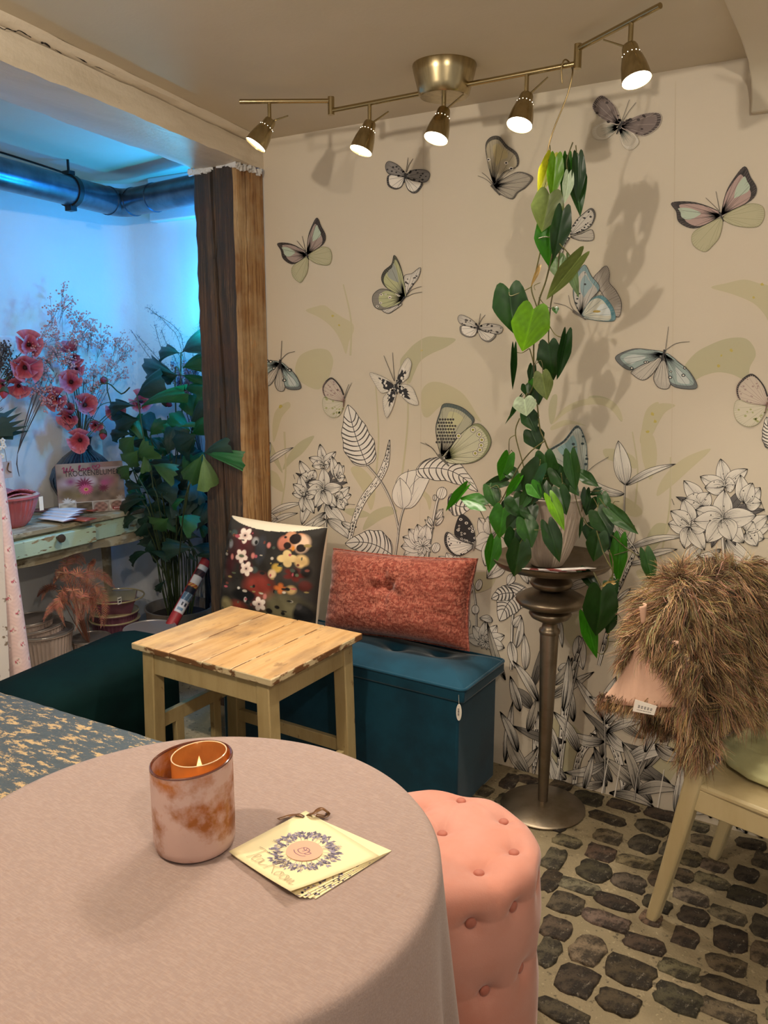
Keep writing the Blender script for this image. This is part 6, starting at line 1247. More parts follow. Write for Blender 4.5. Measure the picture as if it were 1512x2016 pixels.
MB().tube(catmull([(-3.268, q[1]+.0, q[2]+.034), (-3.33, q[1]+.02, q[2]+.10), (-3.37, -.64, KZ+.30)]), .001, 5).build('string', M_rib, tgo)
# small pale bottle at the far end
o = MB().lathe([(0, 0), (.028, 0), (.033, .01), (.035, .05), (.026, .08), (.014, .095), (.013, .115), (.016, .12), (0, .12)], 28, (-3.33, .0-.06, KZ)).build('small_vase', mat('pale_ceramic', hx('#c8c6c2'), .4), None, smooth=60); tag(o, 'small pale ceramic vase at the far end of the console behind the palm', 'vase')
# ---- book leaning on the vase
bkL, bkR = onz(117, 1003, KZ+.001), onz(233, 1007, KZ+.001); bkL = np.array([-3.245, -.325, KZ+.002]); bkR = np.array([-3.118, -.108, KZ+.002])
q1, q2 = onx(117, 1003, -3.22), None
xd = (bkR-bkL)/np.linalg.norm(bkR-bkL); nb = np.array([xd[1], -xd[0], 0]); BW_, BH_ = np.linalg.norm(bkR-bkL)+.045, .232; lean = .10
bkL = bkL-xd*.02
upv = np.array([-nb[0]*lean, -nb[1]*lean, 1.0]); upv /= np.linalg.norm(upv); nb2 = np.cross(xd, upv); 
if nb2 @ (CAM-bkL) < 0: nb2 = -nb2
bk = thing('flower_book', 'book with pink daisy cover and handwritten title leaning on the blue vase', 'book', (bkL+bkR)/2)
def bpt(u, v, w): return bkL+xd*BW_*u+upv*BH_*v+nb2*w
m = MB(); m.hexa([bpt(u, v, w) for w in (-.014, -.0015) for v in (.008, .992) for u in (.005, .99)]); m.build('pages', M_paper_w, bk)
m = MB(); m.hexa([bpt(u, v, w) for w in (-.017, -.014) for v in (0, 1) for u in (0, 1)]); m.build('back_cover', M_mauve, bk)
def bcol(u, v):
    x, y = u, 1-v; c = np.array(hx('#8a7464')); nz = math.sin(13*x+5*y)*math.sin(11*y-7*x+2)+.6*math.sin(37*x+3)*math.sin(31*y); c = c*(1+.3*nz)
    def bl(cx, cy, r, col, soft=.5, k=0, ry=None):
        nonlocal c
        dx, dy = (x-cx)/r, (y-cy)/(ry or r); q = math.hypot(dx, dy); lim = 1 if not k else .55+.45*abs(math.cos(math.atan2(dy, dx)*k/2)); t = (lim-q)/soft
        if t > 0: c = c+(np.array(col)-c)*min(1, t)
    for cx, cy, r, col in ((.25, .08, .3, '#a08c7c'), (.75, .1, .3, '#8d7068'), (.12, .4, .16, '#a8949a'), (.32, .3, .16, '#b09aa0'), (.15, .6, .2, '#6d5a3a'), (.3, .65, .14, '#7d6a44'), (.75, .4, .18, '#9a5a6d'), (.9, .55, .15, '#7d6a60'), (.6, .62, .2, '#5a4a3a'), (.48, .38, .14, '#c9b6bc'), (.2, .36, .1, '#8a4a6d')): bl(cx, cy, r, hx(col), .9)
    bl(.4, .42, .16, hx('#7a2440'), .4, 13); bl(.68, .52, .1, hx('#6d2a3a'), .4, 11); bl(.7, .42, .08, hx('#a8506d'), .5, 9)
    bl(.42, .53, .125, hx('#c8587d'), .25, 18); bl(.42, .53, .04, hx('#c9a05a'), .3); bl(.42, .53, .02, hx('#6d4420'), .4)
    bl(.13, .75, .09, hx('#c9c4bc'), .4, 9); bl(.22, .76, .05, hx('#d8d4cc'), .4, 7); bl(.92, .74, .07, hx('#b0a49c'), .5, 7)
    if y > .775:
        i = min(3, int(x*4)); f = x*4-i; 
        if f < .03 or f > .985 or y < .79: return hx('#b9b2a8')
        c = np.array(hx(('#a89c88', '#5d5040', '#9a8c80', '#b7a8a0')[i]))*(1+.35*math.sin(40*x+9*y)*math.sin(50*y))
        if i in (2, 3):
            d = math.hypot(f-.5, (y-.9)/.25*1); c = c if d > .4 else np.array(hx('#8d6a60'))*(1+.4*math.sin(60*x)*math.sin(70*y))
    return tuple(np.clip(c, .01, 1))
m = MB(); m.grid(lambda u, v: tuple(bpt(u, v, .0)), 150, 130, colfn=bcol); cv_ = m.build('front_cover', M_print_cloth, bk, solid=0, smooth=0)
m = MB(); Mb = Matrix((tuple(xd), tuple(upv), tuple(nb2))).transposed().to_4x4(); Mb.translation = Vector(tuple(bpt(.115, .745, .0009)))
text_mb(m, 'TROCKENBLUMEN', .037, Mb, hx('#241a1c'), sx=.80)
def bstroke(P, w, col):
    P = [np.array(p, float) for p in catmull(P, n=6)]; V = []
    for i in range(len(P)):
        d = P[min(i+1, len(P)-1)]-P[max(0, i-1)]; d /= np.linalg.norm(d)+1e-9; nn = np.array([-d[1], d[0]]); ww = w*(.6+.6*abs(d[1])); V += [bpt(*(P[i]+nn*ww/2)*1.0, .0008), bpt(*(P[i]-nn*ww/2), .0008)]
    m.add(V, [(2*i, 2*i+1, 2*i+3, 2*i+2) for i in range(len(P)-1)], 0, col)
MAG = hx('#8d1f45')
for P in ([(.09,.90),(.12,.93),(.115,.83),(.135,.83),(.165,.92),(.16,.84),(.19,.85),(.225,.95)], [(.22,.855),(.25,.875),(.245,.895),(.225,.875),(.235,.845),(.265,.86)], [(.33,.86),(.36,.94),(.355,.955),(.34,.93),(.345,.85),(.365,.86)], [(.395,.895),(.375,.88),(.38,.85),(.405,.86),(.405,.89),(.39,.895),(.43,.89)], [(.43,.89),(.44,.85),(.47,.90),(.475,.88)], [(.475,.865),(.50,.885),(.495,.905),(.475,.885),(.485,.85),(.52,.865)],
          [(.585,.845),(.545,.90),(.55,.935),(.575,.93),(.59,.90),(.605,.94),(.635,.955),(.65,.925),(.63,.89),(.575,.85)]):
    bstroke([(x, y) for x, y in P], .015, MAG)
for k in range(2):
    y = .875-.03*k; m.add([bpt(.66, y+.02, .0006), bpt(.66, y-.005, .0006), bpt(.96, y-.005, .0006), bpt(.96, y+.02, .0006)], [(0, 1, 2, 3)], 0, hx('#b9a8a4'))
    for i in range(14): m.add([bpt(.67+.02*i, y+.012, .0008), bpt(.67+.02*i, y+.003, .0008), bpt(.683+.02*i, y+.003, .0008), bpt(.683+.02*i, y+.012, .0008)], [(0, 1, 2, 3)], 0, hx('#4a3c3a'))
m.add([bpt(.80, .085, .0006), bpt(.80, .035, .0006), bpt(.95, .035, .0006), bpt(.95, .085, .0006)], [(0, 1, 2, 3)], 0, hx('#8d1f2d'))
for i in range(5): m.add([bpt(.82+.024*i, .072, .0009), bpt(.82+.024*i, .048, .0009), bpt(.835+.024*i, .048, .0009), bpt(.835+.024*i, .072, .0009)], [(0, 1, 2, 3)], 0, hx('#d8c8c4'))
m.build('cover_lettering', M_attr, cv_, smooth=0)
# ================================================================ FLOWERS
M_petal = mat('silk_poppy_petal', rough=.7, attr=True, subs=.25, bump=(90, .3)); M_stemg = mat('green_stem', hx('#4a5a34'), .6); M_budg = mat('bud_green', hx('#4d4a2c'), .7)
M_twig = mat('dry_twig', hx('#4d3d34'), .8); M_gyp = mat('dried_pink_blossom', hx('#d08c84'), .9); M_gyp2 = mat('dried_grey_blossom', hx('#8d8494'), .9)
def petal_mesh(seed, wd=1.0):
    r_ = random.Random(seed); m = MB(); a0 = r_.uniform(0, 6)
    def f(u, v):
        a = (u-.5)*1.55*wd; r = v; ruff = .09*math.sin(a*7+a0)*v**2+.045*math.sin(a*17+a0*2)*v**3
        x = r*math.sin(a)*(.9); y = r*math.cos(a); z = .62*v**1.5-.20*v**4+ruff+.12*a*a*v
        return (x, y*(1-.12*v), z)
    def c(u, v):
        b = mixc(hx('#480c18'), hx('#d05a6c'), min(1, v*2.3)); b = mixc(b, hx('#e89aa0'), max(0, v-.6)*1.6); return tuple(x*(1+.12*math.sin(u*40)) for x in b)
    m.grid(f, 12, 9, colfn=c); me = m.mesh('petal', M_petal); me.polygons.foreach_set('use_smooth', [True]*len(me.polygons)); return me
PETS = [petal_mesh(i) for i in range(3)]
M_core = mat('poppy_core', hx('#2b0a14'), .8)
VASE1 = np.array([-3.34, -.13, KZ+.30]); VASE2 = np.array([-3.40, -.66, KZ+.36])
PB = MB()
def poppy(px, py, x, size, face, vase, label, side=None, op=1.0):
    size *= 1.25; c = onx(px, py, x) if not hasattr(x, '__len__') else np.array(x); f = np.array(face, float); f /= np.linalg.norm(f)
    t = thing('poppy', label, 'flower', c, 0, 'silk poppies in the alcove vases')
    zz = Vector(tuple(f)); M0 = zz.to_track_quat('Z', 'Y').to_matrix().to_4x4(); M0.translation = Vector(tuple(c-f*size*.28))
    for k in range(6):
        inner = k % 2; s = size*(1.0 if not inner else .82)
        Mp = M0 @ Matrix.Rotation(2*PI*k/6+random.uniform(-.25, .25), 4, 'Z') @ Matrix.Rotation((.30 if not inner else .62)*1.0+random.uniform(-.28, .32)+(1-op)*.6, 4, 'X') @ Matrix.Diagonal((s*1.05, s, s*.8, 1))
        place(PETS[k % 3], 'petal', t, Mp)
    m = MB(); m.ball((0, 0, 0), (size*.13, size*.13, size*.13), 10); Mc = M0 @ Matrix.Translation((0, 0, size*.14)); m.v = [tuple(Mc @ Vector(p)) for p in m.v]; m.build('core', M_core, t)
    b = c-f*size*.3; mid = (b+vase)/2+np.array([0, 0, .06])-f*size*.7
    if vase is VASE1 and c[2] < vase[2]: mid = (b+vase)/2+np.array([0, 0, .12])
    P = catmull([b, b-f*size*.5+[0, 0, .01], mid, vase, vase-[0, 0, .12]], n=6); MB().tube(P, .0022, 6).build('stem', M_stemg, t)
def pbud(px, py, x, face, vase, label):
    c = onx(px, py, x); t = thing('poppy_bud', label, 'flower', c, 0, 'silk poppies in the alcove vases'); f = np.array(face, float); f /= np.linalg.norm(f)
    M0 = Vector(tuple(f)).to_track_quat('Z', 'Y').to_matrix().to_4x4(); M0.translation = Vector(tuple(c)); m = MB(); m.lathe([(0, -.026), (.012, -.022), (.018, -.008), (.019, .004), (.0, .006)], 12, M=M0); m.build('calyx', M_budg, t, smooth=60)
    m = MB(hx('#b8404c')); m.lathe([(0, 0), (.0165, .002), (.017, .014), (.011, .024), (.004, .03), (0, .026)], 14, M=M0, flute=(5, -.25, 1, 4)); m.build('petal', M_petal, t)
    mid = (c+vase)/2+np.array([0, 0, .09]); MB().tube(catmull([c-f*.024, c-f*.05, mid, vase, vase-[0, 0, .12]], n=6), .0018, 6).build('stem', M_stemg, t)
TOC = np.array([.78, -.58, .0])
PO = [(56,678,-3.36,.062,(.7,-.6,.1),VASE2,'large pink poppy at the top left of the black vase bunch'),(50,724,-3.33,.068,(.8,-.5,-.05),VASE2,'wide open pink poppy below the topmost one on the left'),(36,762,-3.36,.05,(.6,-.6,-.5),VASE2,'drooping pink poppy third from the top on the left'),(4,758,-3.34,.045,(.3,-.8,-.5),VASE2,'half cut off pink poppy at the left picture edge'),
 (138,688,-3.40,.05,(.5,-.3,.8),VASE1,'pink poppy facing up, highest above the blue vase'),(146,706,-3.37,.04,(.7,-.5,-.5),VASE1,'small red pink poppy hanging right below the highest one'),(140,752,-3.33,.062,(.75,-.6,.05),VASE1,'dark centred pink poppy in the middle above the blue vase'),(111,785,-3.33,.055,(.6,-.8,-.1),VASE1,'coral poppy with closed ruffled petals left of the middle one'),
 (168,797,-3.32,.062,(.85,-.5,.1),VASE1,'large coral pink poppy right above the book title'),(138,822,-3.34,.058,(.55,-.75,-.35),VASE1,'dusky pink poppy tilted down left above the book'),(157,868,-3.24,.058,(.7,-.7,-.2),VASE1,'coral pink poppy hanging in front of the vase neck over the book'),(228,806,-3.30,.055,(.7,-.5,-.4),VASE1,'pink poppy half hidden under a long palm leaflet'),(278,790,-3.24,.058,(.8,-.5,.25),VASE1,'pale pink poppy far right behind the palm stem'),(188,838,-3.33,.035,(.7,-.6,-.3),VASE1,'small red poppy opening behind the large coral one'),(150,726,-3.38,.036,(.6,-.6,.2),VASE1,'small crimson poppy between the two highest ones'),(136,806,-3.37,.03,(.5,-.7,.1),VASE1,'small half open poppy beside the coral ruffled one')]
for q in PO: poppy(*q)
for q in ((205,749,-3.30,(.5,-.7,.2),VASE1,'round red poppy bud right of the pink blossoms, above the palm'),(203,855,-3.22,(.4,-.5,-.7),VASE1,'green poppy bud showing red petals right of the hanging poppy'),(328,794,-3.16,(.7,.3,-.3),VASE1,'coral poppy bud far right among the palm leaves'),(8,772,-3.3,(.3,-.4,-.8),VASE2,'hanging poppy bud at the left picture edge')): pbud(*q)
def spray(tipp, vase, x, label, mtl, blobs, seed, twig=M_twig, grp='dried flower sprays in the alcove', br=.004):
    r_ = random.Random(seed); pts_ = [onx(px, py, x+.06+r_.uniform(-.03, .05)) for px, py in tipp]; t = thing('dried_spray', label, 'dried flowers', vase, 0, grp)
    m = MB(); q = MB(); 
    for e in pts_:
        s0 = vase+(e-vase)*.55+np.array([r_.uniform(-.02, .02), r_.uniform(-.02, .02), .02]); m.tube(catmull([vase-[0, 0, .1], vase, (vase+s0)/2+[0, 0, .01], s0], n=3), .0013, 5)
        for _ in range(blobs):
            a = e+np.array([r_.gauss(0, .016), r_.gauss(0, .02), r_.gauss(0, .022)]); k = s0+(e-s0)*r_.uniform(.6, .97); m.tube([k, (k+a)/2+[0, 0, .004], a], .0006, 4, cap=False)
            for _ in range(5):
                b = a+np.array([r_.gauss(0, .007), r_.gauss(0, .008), r_.gauss(0, .007)]); q.ball(b, br*r_.uniform(.6, 1.2), 5)
    m.build('stem', twig, t); q.build('blossom', mtl, t, kind='stuff')
spray([(130,578),(128,600),(110,608),(140,612),(165,625),(175,640),(150,640)], VASE2*.6+VASE1*.4+[0, .0, -.05], -3.44, 'tall dried pink gypsophila spray reaching highest on the blue wall', M_gyp, 9, 1)
spray([(160,655),(180,655),(175,670),(195,680),(150,665)], VASE1, -3.42, 'dried pink gypsophila spray right above the highest poppies', M_gyp, 12, 2)
spray([(205,660),(235,670),(240,695),(250,690),(225,710),(215,725),(235,740)], VASE1, -3.42, 'dried pink gypsophila spray leaning right towards the palm', M_gyp, 11, 3)
spray([(130,705),(118,700),(140,715),(110,690),(95,710),(90,740)], VASE1, -3.40, 'beige pink gypsophila clump among the central poppies', M_gyp, 12, 4)
spray([(190,730),(200,745),(180,755),(185,770),(170,740)], VASE1, -3.44, 'dusky gypsophila clump behind the dark centred poppy', M_gyp, 11, 5)
spray([(75,690),(85,665),(100,640),(110,660),(80,730),(65,765),(80,770)], VASE2, -3.43, 'dried beige gypsophila spray leaning right from the black vase', M_gyp, 9, 6)
spray([(4,690),(12,700),(20,715),(6,720),(28,735),(16,740)], VASE2, -3.45, 'dark brown dried flower heads behind the left poppies', M_twig, 14, 7)
spray([(100,775),(92,790),(85,770),(112,800)], VASE1, -3.38, 'pale gypsophila tip left of the coral ruffled poppy', M_gyp, 9, 8)
# pointed green foliage in the black vase
M_dkl = mat('dark_foliage', hx('#18301f'), .45)
fo = thing('foliage_stem', 'dark green pointed foliage at the mouth of the black bottle vase', 'foliage', VASE2, 0); 
for i, (px, py) in enumerate(((56,838),(50,826),(44,812),(30,845),(58,848),(20,830),(36,800))):
    e = onx(px, py, -3.33-.01*i); m = MB(); d = e-VASE2; mm = VASE2+d*.5; s = np.cross(d, TOC); s /= np.linalg.norm(s)
    m.add([VASE2, mm+s*.014, VASE2+d*.7+s*.026, VASE2+d*.72+s*.01, e, VASE2+d*.74-s*.012, VASE2+d*.68-s*.026, mm-s*.014], [(0, 1, 7), (1, 2, 3), (1, 3, 5, 7), (3, 4, 5), (5, 6, 7)]); m.build('leaf', M_dkl, fo, solid=.0008, smooth=0)
wf = thing('white_blossom_twig', 'white blossom twig hanging beside the black vase at the left edge', 'flower', onx(4, 880, -3.2)); M_wb = mat('white_blossom', hx('#d8d0c4'), .7); tw_ = catmull([VASE2, onx(-14, 850, -3.25), onx(-4, 880, -3.2), onx(-2, 905, -3.2)], n=4); MB().tube(tw_, .0015, 5).build('twig', M_twig, wf)
for px, py in ((4, 868), (-2, 882), (3, 898), (-6, 906), (6, 878)):
    c = onx(px, py, -3.19); m = MB()
    for k in range(5): a = 2*PI*k/5+px; m.ball((c[0]+.004, c[1]+.0075*math.cos(a), c[2]+.0075*math.sin(a)), (.004, .006, .006), 6)
    m.build('blossom', M_wb, wf)
# ================================================================ FISHTAIL PALM
M_palm = [mat('palm_leaf_'+n, hx(c), .33, subs=.10, layers=[dict(scale=14, stretch=(8, .6, 1), col=tuple(v*.7 for v in hx(c)), lo=.45, hi=.6, amt=.5)], bump=(30, .5, (6, .5, 1))) for n, c in (('dark', '#12372a'), ('green', '#135a26'), ('lit', '#335e2a'), ('light', '#5a7a45'))]  # lit and light greens have warm lamp light painted into them
M_pst = mat('palm_stem', hx('#33401f'), .55); M_zinc = mat('zinc_pot', hx('#9a948c'), .42, .55, layers=[dict(scale=10, col=hx('#6d675f'), lo=.45, hi=.66, amt=.6)], bump=(30, .3))
PCX, PCY = -2.985, .105
pl = thing('fishtail_palm', 'large fishtail palm in a zinc tub in the alcove corner beside the post', 'plant', (PCX, PCY, 0))
m = MB(); m.lathe([(.10, 0), (.115, .004), (.14, .10), (.150, .20), (.150, .215), (.158, .222), (.158, .232), (.160, .285), (.168, .293), (.168, .301), (.160, .301), (.155, .29), (.15, .24), (0, .24)], 96, (PCX, PCY, 0), flute=(44, -.02, 1, 8)); m.build('zinc_tub', M_zinc, pl, smooth=50)
MB().lathe([(.149, .252), (0, .262)], 24, (PCX, PCY, 0)).build('soil', M_soil, pl)
def fan_mesh(seed, mt, wide):
    r_ = random.Random(seed); m = MB(); n = 9; J = [r_.uniform(-.12, .04) for _ in range(n)]
    rows = 7; V = []
    for i in range(rows):
        s = i/(rows-1)
        for k in range(n):
            t = k/(n-1)*2-1; a = t*wide*(.9); L_ = (1+J[k]*(s**3)+.16*t*.6*s)*(1-.10*abs(t)*s)
            r = s*L_; V.append((r*math.sin(a)*(.35+.65*s**.5 if s < .3 else 1), r*math.cos(a*.9), .035*math.sin(k*PI*.8)*s+.10*s*(1-s)*2-.18*s*s-.12*abs(t)*s))
    m.add(V, [(i*n+k, i*n+k+1, (i+1)*n+k+1, (i+1)*n+k) for i in range(rows-1) for k in range(n-1)])
    me = m.mesh('leaflet', mt); me.polygons.foreach_set('use_smooth', [True]*len(me.polygons)); return me
FAN = {(c, w): [fan_mesh(i+c*7, M_palm[c], (.26, .42, .62)[w]) for i in range(2)] for c in range(4) for w in range(3)}
zC = Z(200, 620, 5.4); zD = Z(200, 880, 5.304)
def pdep(px, dy=0): return onx(px, 0, -3)[0]
def palm_pt(px, py, d):                                   # d: depth plane y
    return ony(px, py, d)
PL = [ # base px, tip px, width class, colour, y-plane, crop
('C',(845,410),(560,345),1,0,.12),('C',(850,405),(1080,160),2,0,.10),('C',(855,570),(1090,420),1,1,.10),('C',(860,560),(1085,520),0,1,.10),('C',(830,650),(320,485),0,0,.05),('C',(820,640),(600,700),1,0,.05),('C',(375,860),(600,670),2,0,-.02),('C',(400,1000),(795,700),0,1,-.06),('C',(370,970),(-10,930),0,0,-.08),('C',(845,640),(1080,680),0,1,.12),
('C',(865,780),(1060,740),1,1,.1),('C',(860,1300),(650,1110),1,1,.02),('C',(955,1250),(700,1000),1,1,.04),('C',(830,920),(660,850),0,1,.08),('C',(985,1110),(880,840),2,1,.08),('C',(985,1115),(1080,890),2,1,.08),('C',(960,1270),(1100,1140),2,1,.05),('C',(950,1250),(1090,960),1,0,.06),('C',(410,1100),(0,1090),0,0,-.05),('C',(470,1410),(350,1120),0,2,-.05),
('C',(400,1110),(60,1200),1,0,-.08),('C',(350,1270),(20,1230),0,0,-.08),('C',(360,1280),(170,1500),2,2,-.16),('C',(480,1415),(370,1560),1,2,-.16),('C',(1010,1270),(720,1440),2,0,-.1),('C',(1000,1280),(880,1480),1,0,-.1),('C',(470,1300),(330,1420),1,0,-.08),('C',(600,1290),(720,1380),0,0,-.02),('C',(770,1300),(640,1420),1,0,-.02),('C',(780,1290),(960,1270),0,1,.03),
('C',(500,1300),(620,1360),0,0,0),('C',(560,1400),(720,1340),0,0,0),('C',(600,1440),(480,1360),0,1,.03),('D',(300,180),(170,330),2,2,-.14),('D',(380,30),(240,210),2,2,-.20),('D',(370,110),(500,20),2,2,-.18),('D',(440,80),(480,255),1,2,-.18),('D',(530,185),(740,260),1,2,-.12),
('D',(1060,75),(1150,440),1,3,-.235),('D',(1065,65),(1430,80),0,1,-.245),('D',(1055,70),(880,410),1,2,-.235),('D',(1060,70),(1300,0),1,0,-.245),('D',(860,210),(720,330),1,0,-.05),('D',(780,330),(640,240),2,0,-.03),('D',(560,420),(760,420),2,0,-.05),('D',(540,360),(480,430),0,0,-.05),('D',(420,480),(700,440),0,0,-.05),('D',(260,310),(150,230),0,0,-.1),
('D',(480,540),(80,590),0,0,-.12),('D',(460,500),(190,500),0,0,-.1),('D',(450,430),(190,370),0,0,-.1),('D',(480,240),(300,230),0,0,-.08),('D',(460,640),(210,610),0,0,-.1),('D',(350,230),(170,350),0,0,-.1),('D',(900,500),(780,560),1,0,-.06),('D',(1000,420),(1080,560),1,0,-.02),('D',(880,540),(690,600),1,1,-.08),('D',(700,740),(520,880),2,2,-.14),
('D',(800,720),(970,820),2,1,-.12),('D',(500,720),(370,830),1,0,-.1),('D',(470,760),(400,960),1,0,-.1),('D',(380,740),(180,760),1,0,-.12),('D',(300,740),(220,860),0,0,-.12),('D',(520,960),(480,1110),1,0,-.08),('D',(500,1090),(215,1150),0,0,-.1),('D',(500,1095),(680,1090),0,0,-.08),('D',(670,1390),(530,1520),0,0,-.08),('D',(980,1140),(1095,1100),0,0,.02),('D',(990,870),(1095,700),0,1,.05),('D',(1010,780),(1095,900),1,1,.08),('D',(1000,1200),(900,1120),0,0,0),
('D',(600,520),(560,700),2,0,-.04),('D',(700,480),(860,640),2,0,-.02),('D',(800,440),(980,600),2,0,.0),('D',(650,620),(800,700),2,0,-.02),('D',(560,640),(440,720),2,0,-.05),('D',(900,600),(1060,640),2,0,.02),('D',(620,300),(560,480),2,0,-.02),('D',(900,330),(1040,480),2,0,0)]
pst_ends = []
for i, (cz, a, b, w, c, y) in enumerate(PL):
    z = zC if cz == 'C' else zD; A = palm_pt(*z(*a), y); B_ = palm_pt(*z(*b), y-.02); L_ = np.linalg.norm(B_-A); tw = CAM-A; tw = tw/np.linalg.norm(tw)+np.array([random.uniform(-.3, .3), 0, random.uniform(.0, .7)])
    place(FAN[(c, w)][i % 2], 'leaflet', pl, frame(A, B_-A, tw, L_*1.05, L_, L_)); pst_ends.append(A)
for i in range(46):
    px, py = random.uniform(262, 398), random.uniform(840, 1080); y = random.uniform(-.05, .12); A = palm_pt(px, py, y); a = random.uniform(-2.6, .5) if py < 980 else random.uniform(-3.3, .2); L_ = random.uniform(.10, .17); B_ = A+(RT*math.cos(a)+np.array([0, 0, -math.sin(a)*.8]))*L_
    tw = CAM-A; tw = tw/np.linalg.norm(tw)+np.array([random.uniform(-.4, .4), 0, random.uniform(-.1, .8)]); place(FAN[(random.choice((0, 0, 1)), random.choice((0, 1, 2)))][i % 2], 'leaflet', pl, frame(A, B_-A, tw, L_, L_, L_)); pst_ends.append(A)
PS = [('C',[(845,395),(842,700),(855,1300)],.09),('C',[(375,850),(405,1030),(470,1420)],-.05),('C',[(990,1110),(950,1270),(900,1480)],.06),('C',[(300,770),(210,840),(60,800)],-.06),('C',[(850,640),(780,640)],.06)]
for cz, P, y in PS:
    z = zC if cz == 'C' else zD; Q = [palm_pt(*z(*p), y) for p in P]; low = Q[-1]; base = np.array([PCX+random.uniform(-.05, .05), PCY+random.uniform(-.05, .05), .25]); MB().tube(catmull(Q+[low*.5+base*.5+[0, 0, .02], base], n=4), [.0032]*(4*(len(Q)+1)+1), 6).build('stem', M_pst, pl)
for i in range(34):                                       # the many canes rising from the tub
    a = random.uniform(0, 2*PI); r = random.uniform(.0, .075); base = np.array([PCX+r*math.cos(a), PCY+r*math.sin(a), .25]); e = random.choice(pst_ends)*.6+np.array([PCX+.02+random.uniform(-.12, .14), PCY-.05+random.uniform(-.1, .08), random.uniform(.75, 1.05)])*.4
    if e[2] < .6: e[2] = random.uniform(.7, 1.0)
    MB().tube(catmull([base, base+[(base[0]-PCX)*.8, (base[1]-PCY)*.8, .3], (base+e)/2+[0, 0, .12], e], n=3), .0028, 5).build('stem', random.choice((M_pst, M_stemg)), pl)
for cz, P, y in (('D',[(560,920),(620,1100),(690,1400),(700,1620)],-.03),('D',[(230,210),(340,420),(450,600),(520,760)],-.09),('D',[(290,180),(430,400),(520,640)],-.09),('D',[(520,1130),(620,1260),(680,1400)],-.04),('D',[(520,190),(540,420),(600,620)],-.1),('D',[(1055,75),(960,300),(860,640)],-.2)):
    MB().tube(catmull([palm_pt(*zD(*p), y) for p in P]+[np.array([PCX, PCY-.03, .26])], n=4), .003, 6).build('stem', M_pst, pl)
# dried silvery bunch behind the palm, in a slim floor vase
DV = np.array([-2.92, .262, 0]); dv_ = MB().lathe([(0, 0), (.03, 0), (.032, .01), (.028, .5), (.032, .88), (.028, .88), (.02, .5), (0, .3)], 24, tuple(DV)).build('slim_floor_vase', M_vase, None, smooth=60); tag(dv_, 'slim dark floor vase behind the palm against the alcove wall', 'vase')
DVt = DV+np.array([0, -.0, .87])
def spray2(tips, y, label, br, mtl, seed, k):
    r_ = random.Random(seed); t = thing('dried_grass', label, 'dried flowers', DVt, 0, 'silvery dried bunch behind the palm'); m = MB(); q = MB()
    for tp in tips:
        P = catmull([DVt-[0, 0, .2], DVt]+[ony(px, py, y+r_.uniform(-.03, .01)) for px, py in tp], n=6); m.tube(P, .0011, 5); L_ = len(P)
        for i in range(int(L_*.45), L_):
            for _ in range(k):
                b = P[i]+np.array([r_.gauss(0, .010), r_.gauss(0, .008), r_.gauss(0, .012)]); m.tube([P[i], b], .0004, 3, cap=False); q.ball(b, br*r_.uniform(.5, 1.1), 5)
    m.build('stem', M_twig, t); q.build('blossom', mtl, t, kind='stuff')
spray2([[(360,700),(330,640),(290,605)],[(350,720),(320,690),(305,640)],[(360,720),(330,680),(318,650)],[(380,700),(385,665),(395,635)],[(365,710),(350,650),(300,615)]], .22, 'wispy silvery grass plumes arching left behind the palm top', .0022, M_gyp2, 11, 5)
spray2([[(350,760),(300,710),(258,650)],[(350,760),(310,705),(270,660)]], .22, 'single wispy grass stem leaning far left on the blue wall', .002, M_gyp2, 12, 5)
spray2([[(360,760),(350,735),(340,715)],[(370,760),(370,735),(365,715)],[(380,760),(385,735),(388,712)],[(365,770),(350,755),(330,735)],[(380,780),(385,765),(390,745)],[(370,770),(372,755),(375,740)],[(370,790),(365,775),(352,760)]], .21, 'bushy grey lilac dried blossom cluster beside the post', .0042, M_gyp2, 13, 12)
# ================================================================ UNDER THE CONSOLE
M_ribw = mat('ribbed_cream_pot', hx('#b7a397'), .45, layers=[dict(scale=14, stretch=(1, 1, .4), col=hx('#96827a'), lo=.5, hi=.7, amt=.5)]); M_ribin = mat('dark_pot_inside', hx('#6d6460'), .5); M_lil = mat('lilac_enamel', hx('#7a4a5d'), .2, coat=.5); M_crm = mat('cream_enamel', hx('#c7b98e'), .22, coat=.4); M_silv = mat('worn_silver_rim', hx('#a39c96'), .3, .6)
def pot(name, label, c, R0, R1, h, mats, ribs, cat='pot', tilt=None, grp=None, cup=1.0):
    t = thing(name, label, cat, c, 0, grp); M = None
    if tilt: M = Matrix.Translation(Vector(c)) @ Matrix.Rotation(tilt[0], 4, 'X') @ Matrix.Rotation(tilt[1], 4, 'Y'); 
    c2 = (0, 0, 0) if M else c
    ribbed('pot_body', c2, R0, R1, h, mats, t, ribs, -.03, .006, .005, M=M, cup=cup)
    P = [((R1+.004)*math.cos(a), (R1+.004)*math.sin(a), h) for a in np.linspace(0, 2*PI, 49)[:-1]]; P = [tuple(M @ Vector(p)) for p in P] if M else [(p[0]+c[0], p[1]+c[1], p[2]+c[2]) for p in P]
    MB().tube(P, .004, 8, closed=True).build('rim', mats[2] if len(mats) > 2 else M_silv, t); return t
b1 = onz(88, 1300, .06); bp = (-3.31, -.44, 0)
pot('ribbed_pot', 'large cream ribbed pot under the console, left of the fern', bp, .10, .132, .275, [M_ribw, M_ribin], 46, grp='pots under the console')
pot('ribbed_pot', 'ribbed pot with a dark rim nested in the large cream one, lower of the two', (bp[0]-.005, bp[1], .085), .085, .120, .215, [M_ribw, M_ribin], 40, tilt=(R(4), R(-5)), grp='pots under the console')
